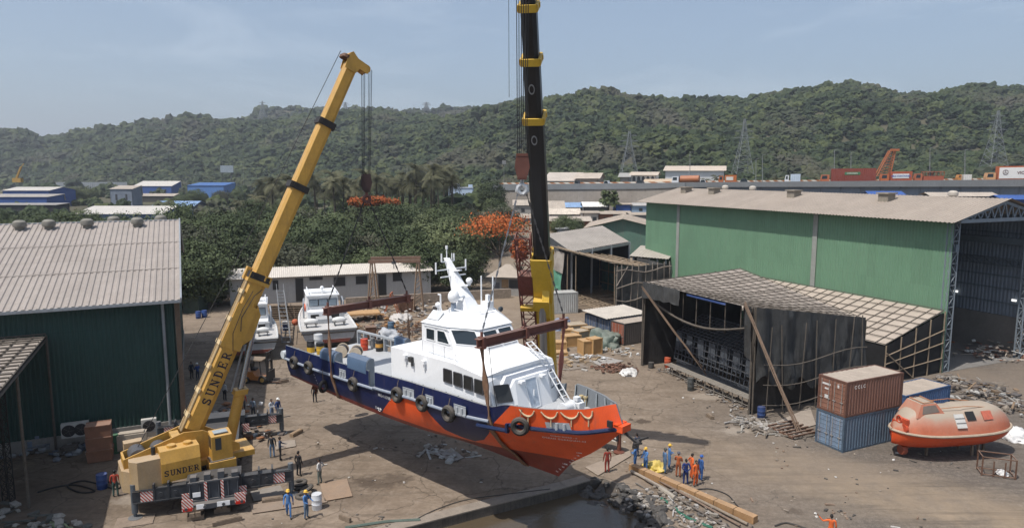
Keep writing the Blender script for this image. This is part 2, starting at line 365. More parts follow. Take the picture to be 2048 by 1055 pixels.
# ================================================================== ground with the dock basin cut out
QUAY=[G(825,1050),G(965,1014),G(1133,973),G(1180,959)]
dq=(QUAY[0]-QUAY[1]).normalized()
RK=[G(1208,956),G(1252,973),G(1290,987),G(1316,1012),G(1334,1055),G(1352,1110)]
dr=(RK[-1]-RK[-2]).normalized()
hole=[QUAY[0]+dq*22]+QUAY+RK+[RK[-1]+dr*18]
def ground_mat():
    m,nt,b=newmat('yard_ground'); p=wco(nt)
    sp=nd(nt,'ShaderNodeSeparateXYZ'); nt.links.new(p,sp.inputs[0]); X,Y=sp.outputs[0],sp.outputs[1]
    wob=mth(nt,'MULTIPLY',mth(nt,'SUBTRACT',nse(nt,p,.12,5,.6),.5),9.)
    # concrete apron on the left, gravelly fill on the right of a wavering line
    e=mth(nt,'ADD',mth(nt,'SUBTRACT',X,mth(nt,'MULTIPLY',mth(nt,'SUBTRACT',Y,44.),.18)),wob)
    gr=rmp(nt,mth(nt,'DIVIDE',mth(nt,'SUBTRACT',e,8.),14.),[(0.,0.),(1.,1.)])
    n1=nse(nt,p,.35,7,.65); n2=nse(nt,p,3.,6,.7); n3=nse(nt,p,.07,4,.6); n4=nse(nt,p,14.,3,.6)
    conc=rmp(nt,n1,[(.25,(.135,.108,.083)),(.5,(.205,.17,.136)),(.75,(.255,.215,.175))])
    conc=mixc(nt,rmp(nt,n2,[(.35,.45),(.6,0.)]),conc,(.095,.078,.062)); rt=nse(nt,mapv(nt,p,(.12,.9,1),(0,0,0),(0,0,-.35)),1.3,5,.65)
    conc=mixc(nt,rmp(nt,rt,[(.36,.5),(.5,0.)]),conc,(.105,.088,.07)); conc=mixc(nt,rmp(nt,rt,[(.58,0.),(.72,.4)]),conc,(.27,.235,.20))
    vo=nd(nt,'ShaderNodeTexVoronoi',feature='DISTANCE_TO_EDGE'); vo.inputs['Scale'].default_value=.22; wv=nd(nt,'ShaderNodeVectorMath',operation='ADD'); nt.links.new(p,wv.inputs[0]); nv=nd(nt,'ShaderNodeTexNoise'); nv.inputs['Scale'].default_value=.6; nv.inputs['Detail'].default_value=5; nt.links.new(p,nv.inputs['Vector']); sc_=nd(nt,'ShaderNodeVectorMath',operation='SCALE'); sc_.inputs['Scale'].default_value=2.2; nt.links.new(nv.outputs['Color'],sc_.inputs[0]); nt.links.new(sc_.outputs[0],wv.inputs[1]); nt.links.new(wv.outputs[0],vo.inputs['Vector'])
    conc=mixc(nt,rmp(nt,vo.outputs['Distance'],[(.004,.7),(.016,0.)]),conc,(.075,.062,.05)); conc=mixc(nt,mth(nt,'MULTIPLY',rmp(nt,nse(nt,p,1.1,6,.75),[(.55,0.),(.62,1.)]),.35),conc,(.27,.235,.20))
    # brown soaked patches and dark oil
    conc=mixc(nt,rmp(nt,nse(nt,mapv(nt,p,(.8,.45,1),(3,1,0)),.25,6,.7,.8),[(.60,0.),(.72,.65)]),conc,(.10,.07,.047))
    grav=rmp(nt,n2,[(.3,(.085,.077,.070)),(.52,(.14,.126,.113)),(.72,(.21,.19,.17))])
    grav=mixc(nt,rmp(nt,n4,[(.42,.55),(.5,0.)]),grav,(.055,.05,.046))
    tan=rmp(nt,n1,[(.3,(.22,.175,.125)),(.7,(.30,.245,.18))])
    # driven, dusty bands between the gravel
    band=mth(nt,'ADD',mth(nt,'ADD',mth(nt,'MULTIPLY',X,.62),Y),mth(nt,'MULTIPLY',wob,.5))
    bd=mth(nt,'ABSOLUTE',mth(nt,'SUBTRACT',band,56.3))
    tb=rmp(nt,mth(nt,'DIVIDE',bd,6.),[(.2,1.),(1.,.0)])
    tb=mth(nt,'MULTIPLY',tb,rmp(nt,nse(nt,p,.5,6,.7),[(.3,.3),(.6,1.)]))
    grav=mixc(nt,mth(nt,'MULTIPLY',tb,.8),grav,tan)
    rut=nse(nt,mapv(nt,p,(.10,1.1,1),(0,0,0),(0,0,.55)),1.2,5,.65)
    grav=mixc(nt,rmp(nt,rut,[(.38,.5),(.5,0.)]),grav,(.085,.074,.064)); grav=mixc(nt,rmp(nt,n3,[(.50,0.),(.64,.5)]),grav,(.19,.16,.13))
    c=mixc(nt,gr,conc,grav)
    # worn grey beyond the yard
    far=rmp(nt,mth(nt,'DIVIDE',mth(nt,'SUBTRACT',Y,84.),30.),[(0.,0.),(1.,1.)])
    c=mixc(nt,far,c,mixc(nt,n1,(.17,.135,.10),(.26,.22,.175)))
    # expansion joints of the concrete slabs
    br=nd(nt,'ShaderNodeTexBrick'); br.offset=0; br.inputs['Scale'].default_value=1; br.inputs['Mortar Size'].default_value=.02; br.inputs['Brick Width'].default_value=6.5; br.inputs['Row Height'].default_value=5.5
    nt.links.new(mapv(nt,p,(1,1,1),(1.5,2,0),(0,0,.32)),br.inputs['Vector'])
    jf=mth(nt,'MULTIPLY',mth(nt,'MULTIPLY',br.outputs['Fac'],mth(nt,'SUBTRACT',1.,gr)),.45)
    c=mixc(nt,jf,c,(.07,.06,.05))
    for (px_,py_,r_,sx,dk) in ((770,962,2.3,.62,.62),(715,968,1.2,.8,.45),(1284,842,.75,.9,.8),(1262,838,.35,1.,.8),(1345,866,.5,.6,.55),(1420,830,.5,1.,.4),(1590,1022,.7,.7,.5),(1420,792,2.2,.5,-.35),(1470,860,1.6,.6,-.4),(250,1000,1.3,.7,-.5),(150,960,7.,.6,.45),(90,1010,6.,.7,.4),(690,1000,2.2,.6,.3)):  # oil, wet and pale marks; the widest at far left paint in deeper shade
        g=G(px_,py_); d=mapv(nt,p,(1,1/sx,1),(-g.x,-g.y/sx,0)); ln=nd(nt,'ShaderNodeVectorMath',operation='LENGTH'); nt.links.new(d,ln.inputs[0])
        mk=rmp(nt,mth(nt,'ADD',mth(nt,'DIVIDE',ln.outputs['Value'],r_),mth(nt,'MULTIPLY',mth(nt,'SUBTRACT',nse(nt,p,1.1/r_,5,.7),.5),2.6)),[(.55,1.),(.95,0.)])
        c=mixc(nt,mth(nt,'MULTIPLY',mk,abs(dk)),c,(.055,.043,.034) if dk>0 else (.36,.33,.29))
    c=mixc(nt,1.,c,(1.06,1.0,.94),'MULTIPLY')
    setcol(nt,b,c); b.inputs['Roughness'].default_value=.93; b.inputs['Specular IOR Level'].default_value=.2
    bump(nt,b,mth(nt,'ADD',n2,mth(nt,'MULTIPLY',n4,mth(nt,'MULTIPLY',gr,.8))),.5,.06); return m
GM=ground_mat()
def flat_ground():
    outer=[(-160,-10),(190,-10),(190,112),(-160,112)]
    pts=[Vector(p) for p in outer]+[Vector((p.x,p.y)) for p in hole]
    n=len(hole); edges=[(0,1),(1,2),(2,3),(3,0)]+[(4+i,4+(i+1)%n) for i in range(n)]
    r=delaunay_2d_cdt(pts,edges,[],0,1e-4)
    hp=[(p.x,p.y) for p in hole]
    def inside(x,y):
        c=False;j=n-1
        for i in range(n):
            if (hp[i][1]>y)!=(hp[j][1]>y) and x<(hp[j][0]-hp[i][0])*(y-hp[i][1])/(hp[j][1]-hp[i][1])+hp[i][0]: c=not c
            j=i
        return c
    mb=MB(); fs=[]
    for f in r[2]:
        cx=sum(r[0][i].x for i in f)/len(f); cyy=sum(r[0][i].y for i in f)/len(f)
        if not inside(cx,cyy): fs.append(tuple(f))
    mb.add([(p.x,p.y,0) for p in r[0]],fs)
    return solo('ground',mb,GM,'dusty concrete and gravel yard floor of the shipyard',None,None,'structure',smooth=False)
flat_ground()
kb=MB(); kq=[hole[0]]+QUAY
for a,b_ in zip(kq,kq[1:]):
    d_=(b_-a).normalized(); n_=V(-d_.y,d_.x,0)
    if n_.y<0: n_=-n_
    kb.obox(a-n_*.04-V(0,0,.05),b_-a,n_*.85,V(0,0,.075))
solo('quay_kerb',kb,M((.23,.195,.16),.9,0,.22,1.4,streak=.3,streakc=(.12,.10,.08),bmp=.3),kind='structure',smooth=False)
# quay wall, water, rocks
mb=MB(); q=[hole[0]]+QUAY+[RK[0]]
for a,b_ in zip(q,q[1:]): mb.face([a,b_,b_-V(0,0,3),a-V(0,0,3)])
q2=RK+[hole[-1]]
for a,b_ in zip(q2,q2[1:]):
    o1=V(-2.4,-1.6,-2.6); mb.face([a,b_,b_+o1,a+o1])
solo('quay_wall',mb,M((.10,.085,.07),.9,0,.4,1.5,bmp=.5,streak=.6,streakc=(.02,.02,.018)),kind='structure',smooth=False)
def water_mat():
    m,nt,b=newmat('dock_water'); p=wco(nt)
    n=nse(nt,mapv(nt,p,(1,1.6,1)),1.3,5,.6); c=mixc(nt,nse(nt,p,.15,3),(.075,.056,.036),(.10,.078,.052))
    setcol(nt,b,c); b.inputs['Roughness'].default_value=.14; b.inputs['Specular IOR Level'].default_value=.5; bump(nt,b,n,.28,.12); return m
mb=MB(); mb.face([(-30,0,-.62),(30,0,-.62),(30,50,-.62),(-30,50,-.62)])
solo('water',mb,water_mat(),kind='structure',smooth=False)
ROCK=M((.075,.07,.065),.9,0,.45,2.0,bmp=.5)
mb=MB(); R=random.Random(5)
for i in range(len(q2)-1):
    a,b_=q2[i],q2[i+1]; L=(b_-a).length
    for k in range(int(L*13) if i<5 else int(L*5)):
        t=R.random(); u=R.random()**.8
        p=a.lerp(b_,t)+V(-1.5,-1.0,-.85)*u+V(R.uniform(-.4,.4),R.uniform(-.4,.4),.05)
        lump(mb,p,R.uniform(.16,.48),1,.3,(1,R.uniform(.6,1),R.uniform(.5,.8)),seed=R.random()*60)
solo('rocks',mb,ROCK,'dark heaped rocks along the edge of the dock water',None,None,'stuff',smooth=False)
# ================================================================== rising land and wooded hills
RIDGE=[(-900,300),(-400,290),(-150,280),(0,270),(60,266),(110,276),(180,264),(260,252),(330,241),(400,232),(445,239),(500,243),(560,238),(620,228),(700,222),(760,221),(820,226),(880,232),(960,222),(1020,208),(1080,207),(1140,192),(1200,182),(1260,185),(1320,192),(1380,197),(1440,195),(1480,199),(1520,190),(1560,185),(1600,180),(1640,168),(1690,165),(1740,174),(1770,184),(1800,184),(1840,187),(1880,178),(1930,166),(1960,171),(1990,168),(2050,176),(2150,182),(2400,205),(2900,270)]
YST=[(-900,820),(0,780),(450,700),(700,540),(950,390),(1150,330),(2900,330)]
RIDGE2=[(-900,345),(300,345),(400,300),(470,250),(530,221),(580,209),(640,215),(700,216),(740,214),(800,219),(860,218),(900,216),(960,211),(1030,204),(1100,215),(1300,300),(1500,345),(2900,345)]
def interp(tab,x):
    for (a,b_),(c,d) in zip(tab,tab[1:]):
        if a<=x<=c: t=(x-a)/(c-a); t=t*t*(3-2*t)*.5+t*.5; return b_+(d-b_)*t
    return tab[0][1] if x<tab[0][0] else tab[-1][1]
def hz(X,Y):
    base=terr(X,Y)
    px=CX+F*.9914*X/Y
    if Y<interp(YST,px): return base
    ys=interp(YST,px); yr=interp(RIDGE,px); k=-ray(px,yr)[1]; Yr=ys+440.
    zr=20+k*Yr-(4+Yr*.0085)
    t=(Y-ys)/(Yr-ys)
    h=0
    if t<=1: h=(zr-base)*(.18*t+.82*sm(0,1,t)) 
    else: h=(zr-base)*max(-.2,1-((Y-Yr)/330)**1.5)
    nz=mnoise.fractal(Vector((X*.009,Y*.009,2.3)),1.,2.,4)
    h+=nz*20*sm(ys+10,ys+160,Y)*(1-sm(Yr-160,Yr-10,Y)*.85)
    if Y>Yr-20:
        y2=interp(RIDGE2,px); k2=-ray(px,y2)[1]; Y2=max(1500.,Yr+300); z2=20+k2*Y2-12
        t2=(Y-Yr-60)/(Y2-Yr-60)
        h2=(z2-base)*(sm(0,1,t2) if t2<1 else 1-(t2-1)*.6) if t2>0 else 0
        h=max(h,h2)
    return base+max(0,h) if Y<Yr else base+h
HY=list(np.arange(112,320,9))+list(np.arange(320,1300,14))+list(np.arange(1300,1700,25))+[1800,1900,2200,2800,4200]
HX=np.linspace(-1.25,1.25,150)
vs=[];fs=[]
for j,y in enumerate(HY):
    for u in HX:
        x=u*y*(1 if y>112 else 1.4); vs.append((x,y,hz(x,y) if y<1850 else -5))
n=len(HX)
for j in range(len(HY)-1):
    for i in range(n-1): fs.append((j*n+i,j*n+i+1,(j+1)*n+i+1,(j+1)*n+i))
def hill_mat():
    m,nt,b=newmat('hill_soil'); p=wco(nt); n1=nse(nt,p,.02,6,.6); n2=nse(nt,p,.12,5,.65)
    c=rmp(nt,n2,[(.35,(.03,.036,.018)),(.6,(.05,.052,.03)),(.8,(.10,.078,.05))])
    c=mixc(nt,rmp(nt,n1,[(.45,0.),(.62,.8)]),c,(.05,.06,.028))
    sp=nd(nt,'ShaderNodeSeparateXYZ'); nt.links.new(p,sp.inputs[0])
    near=rmp(nt,mth(nt,'DIVIDE',sp.outputs[1],400.),[(.45,0.),(.65,.75)])
    c=mixc(nt,near,mixc(nt,n2,(.16,.125,.09),(.24,.20,.16)),c)
    setcol(nt,b,c); b.inputs['Roughness'].default_value=1; b.inputs['Specular IOR Level'].default_value=.1; return m
o=bpy.data.objects.new('hills',npmesh('hills',vs,fs,hill_mat(),smooth=True)); COL.objects.link(o); o['kind']='structure'
# ------------------------------------------------------------------ foliage materials
def leaf_mat(name,c1,c2,c3=None,isl=True,world=.02,brown=None):
    m,nt,b=newmat(name); g=nd(nt,'ShaderNodeNewGeometry'); oi=nd(nt,'ShaderNodeObjectInfo')
    r=g.outputs['Random Per Island'] if isl else oi.outputs['Random']
    c=rmp(nt,r,[(0.,c1),(.55,c2),(1.,c3 or c2)])
    if not isl:
        c=mixc(nt,rmp(nt,nse(nt,objco(nt),.9,4,.6),[(.35,0.),(.65,.6)]),c,c1)
    wn=nse(nt,g.outputs['Position'],world,4,.6)
    if brown: c=mixc(nt,rmp(nt,wn,[(.52,0.),(.66,.75)]),c,brown)
    setcol(nt,b,c); b.inputs['Roughness'].default_value=.75; b.inputs['Specular IOR Level'].default_value=.15
    return m
HILLF=leaf_mat('hill_foliage',(.018,.028,.014),(.034,.049,.021),(.066,.080,.030),True,.012,(.072,.066,.05))
# forest covering the hills: uncountable, one object
def forest():
    R=np.random.default_rng(3); protos=[]
    v0,f0=ICO[2]
    for k in range(8):
        v=[]
        for p in v0:
            p=Vector(p); n=mnoise.noise(p*1.7+V(k*7,0,0))*.55+mnoise.noise(p*4.3+V(k*3,5,0))*.42
            v.append(tuple(p*(1+n)))
        protos.append(np.array(v)*np.array((1,1,.95)))
    VS=[];FS=[];nv=0;rr=random.Random(11); cnt=0
    tries=0
    while cnt<19500 and tries<160000:
        tries+=1
        u=rr.uniform(-1.12,.95); ys=interp(YST,CX+1372*u); plain=rr.random()<.05
        Y=ys+4+rr.random()**.8*450 if rr.random()<.88 else rr.uniform(ys+620,max(1520,ys+740))
        if plain:
            if u>-.02: continue
            Y=rr.uniform(235,ys)
        X=u*Y
        if mnoise.noise(Vector((X*.013,Y*.013,9)))>.52 and rr.random()<.6 and Y<ys+250: continue
        z=hz(X,Y)
        if Y<ys+60 and rr.random()<.25: continue
        r=rr.uniform(2.9,5.6)*(max(.8,min(1.9,Y/640.)))
        if rr.random()<.12: r*=1.35
        p=protos[rr.randrange(8)]; a=rr.uniform(0,6.28); c,s=math.cos(a),math.sin(a)
        q=p@np.array([[c,s,0],[-s,c,0],[0,0,1]])*r*np.array((1,1,rr.uniform(.75,1.15)))+np.array((X,Y,z+r*.45))
        VS.append(q); FS.append(f0+nv); nv+=len(q); cnt+=1
    return npmesh('forest',np.concatenate(VS),np.concatenate(FS),HILLF,smooth=False)
o=bpy.data.objects.new('forest',forest()); COL.objects.link(o); tag(o,'dense green and brown woodland covering the hills',None,None,'stuff')
# ------------------------------------------------------------------ haze
hm=bpy.data.materials.new('haze'); hm.use_nodes=True; nt=hm.node_tree; nt.nodes.clear()
out=nd(nt,'ShaderNodeOutputMaterial'); pv=nd(nt,'ShaderNodeVolumePrincipled'); pv.inputs['Color'].default_value=(.86,.91,1,1); pv.inputs['Density'].default_value=.00019; pv.inputs['Anisotropy'].default_value=.25
nt.links.new(pv.outputs[0],out.inputs['Volume'])
mb=MB(); mb.obox((-3400,-40,-8),(6800,0,0),(0,4500,0),(0,0,240))
HAZE=solo('haze',mb,hm,'thin grey blue haze in the air over the yard',None,None,'stuff',smooth=False)
# ================================================================== trees near the yard
def crown_mesh(name,R,rx,rz,n,leaf,mat,droop=0,z0=0.,clump=26,inner=.35,flat=False):
    """leaf-sized faces gathered in clumps through an uneven crown volume"""
    r_=np.random.default_rng(R); nc=max(6,n//clump); C=[]
    for i in range(nc):
        d=r_.normal(size=3); d/=np.linalg.norm(d)
        if flat: d[2]=abs(d[2])
        rad=(inner+(1-inner)*r_.random()**.5)*(1+.28*mnoise.noise(Vector(d)*1.8+V(R*3.3,0,0)))
        C.append((d*np.array((rx,rx,rz))*rad, r_.uniform(.55,1.25)))
    vs=[]
    for c,s in C:
        k=int(clump*s)
        off=r_.normal(size=(k,3))*np.array((.85,.85,.5))*rx*.15*s
        for o_ in off:
            nr=c/np.array((rx,rx,rz))+np.array((0,0,.35))+r_.normal(size=3)*.55; nr/=np.linalg.norm(nr); a=np.cross(nr,r_.normal(size=3)); a/=np.linalg.norm(a); b_=np.cross(nr,a)
            L=leaf*r_.uniform(.6,1.4); p=c+o_+np.array((0,0,z0)); a[2]-=droop; a*=L; b_*=L*.6
            vs+=[p-a-b_*.5,p+a*.2-b_,p+a,p+b_*.8]
    vs=np.array(vs); f=np.arange(len(vs)).reshape(-1,4)
    return npmesh(name,vs,f,mat)
def trunk_mb(h,r,branch,R,top):
    mb=MB(); rr=random.Random(R); mb.tube([(0,0,-.3),(rr.uniform(-.2,.2),rr.uniform(-.2,.2),h*.5),(rr.uniform(-.4,.4),rr.uniform(-.4,.4),h)],[r*1.3,r,r*.7],7)
    for i in range(branch):
        a=6.28*i/branch+rr.random(); l=top*rr.uniform(.5,.9)
        mb.tube([(0,0,h*rr.uniform(.6,.95)),(math.cos(a)*l*.5,math.sin(a)*l*.5,h+l*.35),(math.cos(a)*l,math.sin(a)*l,h+l*.55)],[r*.5,r*.35,r*.12],5)
    return mb
BARK=M((.075,.06,.045),.9,0,.3,3)
LEAF1=leaf_mat('leaf_dark',(.045,.060,.030),(.075,.098,.045),(.11,.135,.06),False,.03)
LEAF2=leaf_mat('leaf_olive',(.056,.072,.036),(.092,.116,.054),(.13,.15,.072),False,.03)
LEAF3=leaf_mat('leaf_grey',(.06,.064,.042),(.088,.092,.06),(.12,.12,.078),False,.03)
TREES=[]
def tree_proto(name,label,R,h,rx,rz,n,leaf,mat,flat=False,tr=.22):
    t=thing(name,label,'tree',(0,0,0),0,None,True)
    o=bpy.data.objects.new('crown',crown_mesh('crown',R,rx,rz,n,leaf,mat,z0=h+rz*.35,flat=flat)); COL.objects.link(o); o.parent=t
    part('trunk',trunk_mb(h,tr,5,R,rx),BARK,t)
    return t
PROT=[tree_proto('mangrove_tree','x',i,3.2+.5*(i%3),4.2+.5*(i%2),3.7+.4*(i%3),9500,.20,(LEAF1,LEAF2,LEAF1,LEAF3,LEAF2,LEAF1)[i]) for i in range(6)]
USED=[False]*6
def put_tree(i,x,y,z,s,label,group,zs=1.):
    r=PROT[i]
    if USED[i]: r=dup(PROT[i],(x,y,z),random.uniform(0,6.28),label,group)
    else:
        USED[i]=True; r.location=(x,y,z); r.rotation_euler=(0,0,random.uniform(0,6.28)); r['label']=label; r['group']=group
    r.scale=(s,s,s*zs); return r
# ================================================================== big sheds of the yard
ROOFTAN=M((.36,.315,.275),.8,.0,.12,.25,streak=.35,streakc=(.24,.20,.17))
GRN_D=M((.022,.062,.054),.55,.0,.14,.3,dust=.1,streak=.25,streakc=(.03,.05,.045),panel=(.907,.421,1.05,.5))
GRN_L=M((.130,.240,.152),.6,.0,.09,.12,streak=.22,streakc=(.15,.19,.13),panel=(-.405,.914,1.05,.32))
CONC=M((.25,.235,.215),.9,0,.2,1.2,streak=.4,streakc=(.09,.08,.07))
GALV=M((.30,.32,.34),.5,.3,.15,.8,streak=.3,streakc=(.14,.09,.06))
def vent_mb(p,s=1.):
    mb=MB(); mb.lathe([(.42*s,-.35),(.42*s,.25*s),(.62*s,.3*s),(.66*s,.55*s),(.6*s,.8*s),(.35*s,.98*s),(0,1.02*s)],14,p); return mb
# ---- green shed on the left: long side along A, gable side along B
A=V(.907,.421,0); B=V(-.421,.907,0)
c0=G(362,863); c0.z=0
EZ,RZ,W2=10.8,15.4,17.0; LEN=46.
t=thing('green_shed','dark green corrugated shed with a wide dusty grey ribbed roof','shed',c0)
mb=MB(); o=c0-A*LEN+V(0,0,1.0); mb.corr(o,A*LEN,V(0,0,EZ-1.0),.30,.05)
mb.corr(c0+V(0,0,1.0),B*(2*W2),V(0,0,EZ-1.0),.30,.05)
mb.face([c0+V(0,0,EZ),c0+B*2*W2+V(0,0,EZ),c0+B*W2+V(0,0,RZ-.05)]); mb.face([c0-A*LEN,c0-A*LEN+V(0,0,EZ),c0-A*LEN+B*2*W2+V(0,0,EZ),c0-A*LEN+B*2*W2])
mb.face([c0+B*2*W2,c0+B*2*W2-A*LEN,c0+B*2*W2-A*LEN+V(0,0,EZ),c0+B*2*W2+V(0,0,EZ)])
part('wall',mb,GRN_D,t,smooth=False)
mb=MB(); mb.obox(c0-A*LEN-B*.12,A*LEN,B*.3,V(0,0,1.02)); mb.obox(c0-A*.02,A*.14,B*2*W2,V(0,0,1.02)); part('plinth',mb,CONC,t,smooth=False)
ov=1.1; sl=(RZ-EZ)/W2; e0=c0-A*(LEN+.3)-B*ov+V(0,0,EZ+.06-ov*sl)
mb=MB(); rv=B*(W2+ov)+V(0,0,(W2+ov)*sl)
for f_ in (.33,.66): mb.obox(e0+rv*f_+V(0,0,.075),A*(LEN+.9),rv*.006,V(0,0,.03))
mb.corr(e0,A*(LEN+.9),rv,.42,.07,seg=2)
e1=e0+rv; mb.corr(e1,A*(LEN+.9),B*(W2+ov)-V(0,0,(W2+ov)*sl),.42,.07)
roofm=M((.30,.265,.24),.82,0,.18,.18,streak=.5,streakc=(.22,.185,.16),panel=(.907,.421,1.26,.35))
rf=part('roof',mb,roofm,t,smooth=False)
mb=MB(); mb.bar(e0+V(0,0,-.08),e0+A*(LEN+.9)+V(0,0,-.08),.18,.2); part('gutter',mb,GALV,t,smooth=False)
mb=MB(); mb.bar(e0+A*(LEN+.9),e0+A*(LEN+.9)+rv,.12,.35); mb.bar(e1-V(0,0,0)-A*0,e1+A*(LEN+.9),.5,.08); mb.bar(e0+A*(LEN+.9)+rv,e0+A*(LEN+.9)+rv+B*(W2+ov)-V(0,0,(W2+ov)*sl),.12,.35); part('ridge_flashing',mb,GALV,t,smooth=False)
mb=MB(); mb.tube([c0-A*.7-B*.35+V(0,0,EZ-.4),c0-A*.7-B*.25+V(0,0,EZ-1.2),c0-A*.7-B*.25+V(0,0,.1)],.11,8); part('downpipe',mb,GALV,t)
mb=MB(); mb.obox(c0+A*.1-B*.1,A*.35,B*.55,V(0,0,EZ-.3)); part('corner_column',mb,M((.17,.12,.085),.9,0,.3,1.5,streak=.5),t,smooth=False)
for (px,py) in ((40,462),(98,456),(175,455),(228,449),(275,450),(322,445)):
    # sit on the ridge or just either side of it
    near=py>449
    L=None
    x,k=ray(px,py)
    q=e1-B*(1.6 if near else -1.4); q=V(q.x,q.y,RZ-.35)
    # walk along the ridge until the azimuth matches
    s=(x*q.y-q.x)/(A.x-x*A.y); p=q+A*s
    part('roof_vent',vent_mb(p,.84),M((.20,.19,.165),.7,.2,.2),rf)
# ---- bamboo lean-to beside it, roofed with old mats
def wallpt(px,py):
    x,k=ray(px,py); nb=B; d0=c0-B*.3; Y=(d0.x*nb.x+d0.y*nb.y)/(x*nb.x+nb.y); return V(x*Y,Y,CH-k*Y)
w_=wallpt(92,672); lp=[w_,w_-A*24+V(0,0,.1),w_-A*24-B*19+V(0,0,-.1),w_-B*19+V(0,0,-.15)]
t=thing('bamboo_lean_to','lean-to with a patched bamboo mat roof against the dark green shed','shelter',G(90,905))
def gridroof(mb_s,mb_b,quad,nu,nv,r,th=.05,lift=.06,R=1,over=.25,sag=0):
    """sheets on a quad with bamboo poles lashed over them in a grid"""
    a,b,c,d=[Vector(p) for p in quad]; rr=random.Random(R); nrm=(b-a).cross(d-a).normalized()
    if nrm.z<0: nrm=-nrm
    P=lambda u,v:(a.lerp(b,u)).lerp(d.lerp(c,u),v)-V(0,0,sag*math.sin(math.pi*u)*math.sin(math.pi*v))
    n=10; vs=[P(i/n,j/n) for j in range(n+1) for i in range(n+1)]
    mb_s.add(vs,[(j*(n+1)+i,j*(n+1)+i+1,(j+1)*(n+1)+i+1,(j+1)*(n+1)+i) for j in range(n) for i in range(n)])
    for i in range(nu+1):
        u=min(1,max(0,i/nu+rr.uniform(-.006,.006))); u2=min(1,max(0,u+rr.uniform(-.012,.012)))
        mb_b.tube([P(u+(u2-u)*k/6,k/6)+nrm*(lift+rr.uniform(-.02,.03)) for k in range(7)],r,5)
    for j in range(nv+1):
        v=min(1,max(0,j/nv+rr.uniform(-.006,.006))); v2=min(1,max(0,v+rr.uniform(-.012,.012)))
        mb_b.tube([P(k/6,v+(v2-v)*k/6)+nrm*(lift+r*1.6+rr.uniform(-.02,.03)) for k in range(7)],r,5)
ms,mbb=MB(),MB(); gridroof(ms,mbb,[lp[0],lp[1],lp[2],lp[3]],30,22,.06,R=3)
rf=part('roof',ms,M((.30,.26,.225),.9,0,.45,1.6),t,smooth=False); part('roof_poles',mbb,BAMBOOD,rf)
mb=MB()
for q in (lp[0],lp[0].lerp(lp[3],.5)): mb.tube([V(q.x,q.y,0),q],.09,6)
mb.tube([lp[0]-UZ*.2,lp[3]-UZ*.2],.09,6); mb.tube([lp[0]-UZ*.2-A*5,lp[3]-UZ*.2-A*5],.09,6)
for q in (lp[0]-A*6,lp[0]-A*6-B*8): mb.tube([V(q.x,q.y,0),q],.09,6)
part('post_frame',mb,BAMBOOD,t)
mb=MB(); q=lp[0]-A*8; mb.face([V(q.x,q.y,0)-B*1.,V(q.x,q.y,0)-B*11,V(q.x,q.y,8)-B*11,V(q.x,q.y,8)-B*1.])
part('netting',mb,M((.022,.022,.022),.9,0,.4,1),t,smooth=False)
# slim lattice pole of the lean-to standing in the foreground shade
pp=G(18,1000); t=thing('lattice_post','thin dark lattice steel post standing near the bamboo lean-to','post',pp)
mb=MB(); mb.truss(pp,pp+V(0,0,8.1),.45,.45,.05,16,up=(0,1,0)); part('frame',mb,M((.03,.028,.026),.8,.1,.3),t,smooth=False)
# ---- big green hall on the right
HB=G(1885,745); HB=V(43.4,67.8,0); HL=V(-.405,.914,0); HW=V(.914,.405,0); HE=15.5; HWID=14.; HLEN=52.
t=thing('fabrication_hall','huge pale green steel hall with an open end and tan roof','hall',HB)
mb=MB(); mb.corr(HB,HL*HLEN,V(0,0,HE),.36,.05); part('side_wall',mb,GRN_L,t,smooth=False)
mb=MB(); far=HB+HW*HWID; mb.corr(far+HL*HLEN,-HL*HLEN,V(0,0,HE-4.2),.4,.05); mb.v=[(x,y,z+4.2) for x,y,z in mb.v]
bk=HB+HL*HLEN; mb.corr(bk,HW*HWID,V(0,0,HE),.4,.05)
part('inner_cladding',mb,M((.19,.225,.275),.7,.0,.15,.4,streak=.2,streakc=(.05,.05,.055)),t,smooth=False)
mb=MB(); mb.obox(far-HW*.3,HL*HLEN,HW*.3,V(0,0,4.2)); mb.face([HB+V(0,0,.03),far+V(0,0,.03),far+HL*HLEN+V(0,0,.03),bk+V(0,0,.03)]); part('dado_and_floor',mb,M((.17,.16,.15),.9,0,.2,.8),t,smooth=False)
RH=17.3; sl=(RH-HE)/(HWID/2); oh=1.5
mb=MB(); e0=HB-HL*1.0-HW*oh+V(0,0,HE+.15-oh*sl); rv=HW*(HWID/2+oh)+V(0,0,(HWID/2+oh)*sl)
mb.corr(e0,HL*(HLEN+1.8),rv,.45,.06); e1=e0+rv; mb.corr(e1,HL*(HLEN+1.8),HW*(HWID/2+oh)-V(0,0,(HWID/2+oh)*sl),.45,.06)
rf=part('roof',mb,M((.30,.255,.215),.85,0,.16,.2,streak=.4,streakc=(.215,.18,.15),panel=(-.405,.914,1.35,.3)),t,smooth=False)
for (px,py) in ((1372,392),(1428,395),(1587,403),(1772,413)):
    x,k=ray(px,py); q=e1-HW*2.2-V(0,0,2.2*sl); s=(x*q.y-q.x)/(HL.x-x*HL.y); p=q+HL*s
    mb=MB(); mb.box(p+V(0,0,.25),(1.25,1.25,.9),(HL,HW,V(0,0,1))); mb.box(p+V(0,0,.78),(1.6,1.6,.16),(HL,HW,V(0,0,1))); part('roof_vent',mb,M((.24,.21,.17),.8),rf,smooth=False)
for (px,py) in ((1450,386),(1505,388),(1905,400)):
    x,k=ray(px,py); q=e1+HW*1.2; s=(x*q.y-q.x)/(HL.x-x*HL.y); p=q+HL*s; part('roof_vent',vent_mb(p-V(0,0,.2),.8),M((.42,.38,.33),.7),rf)
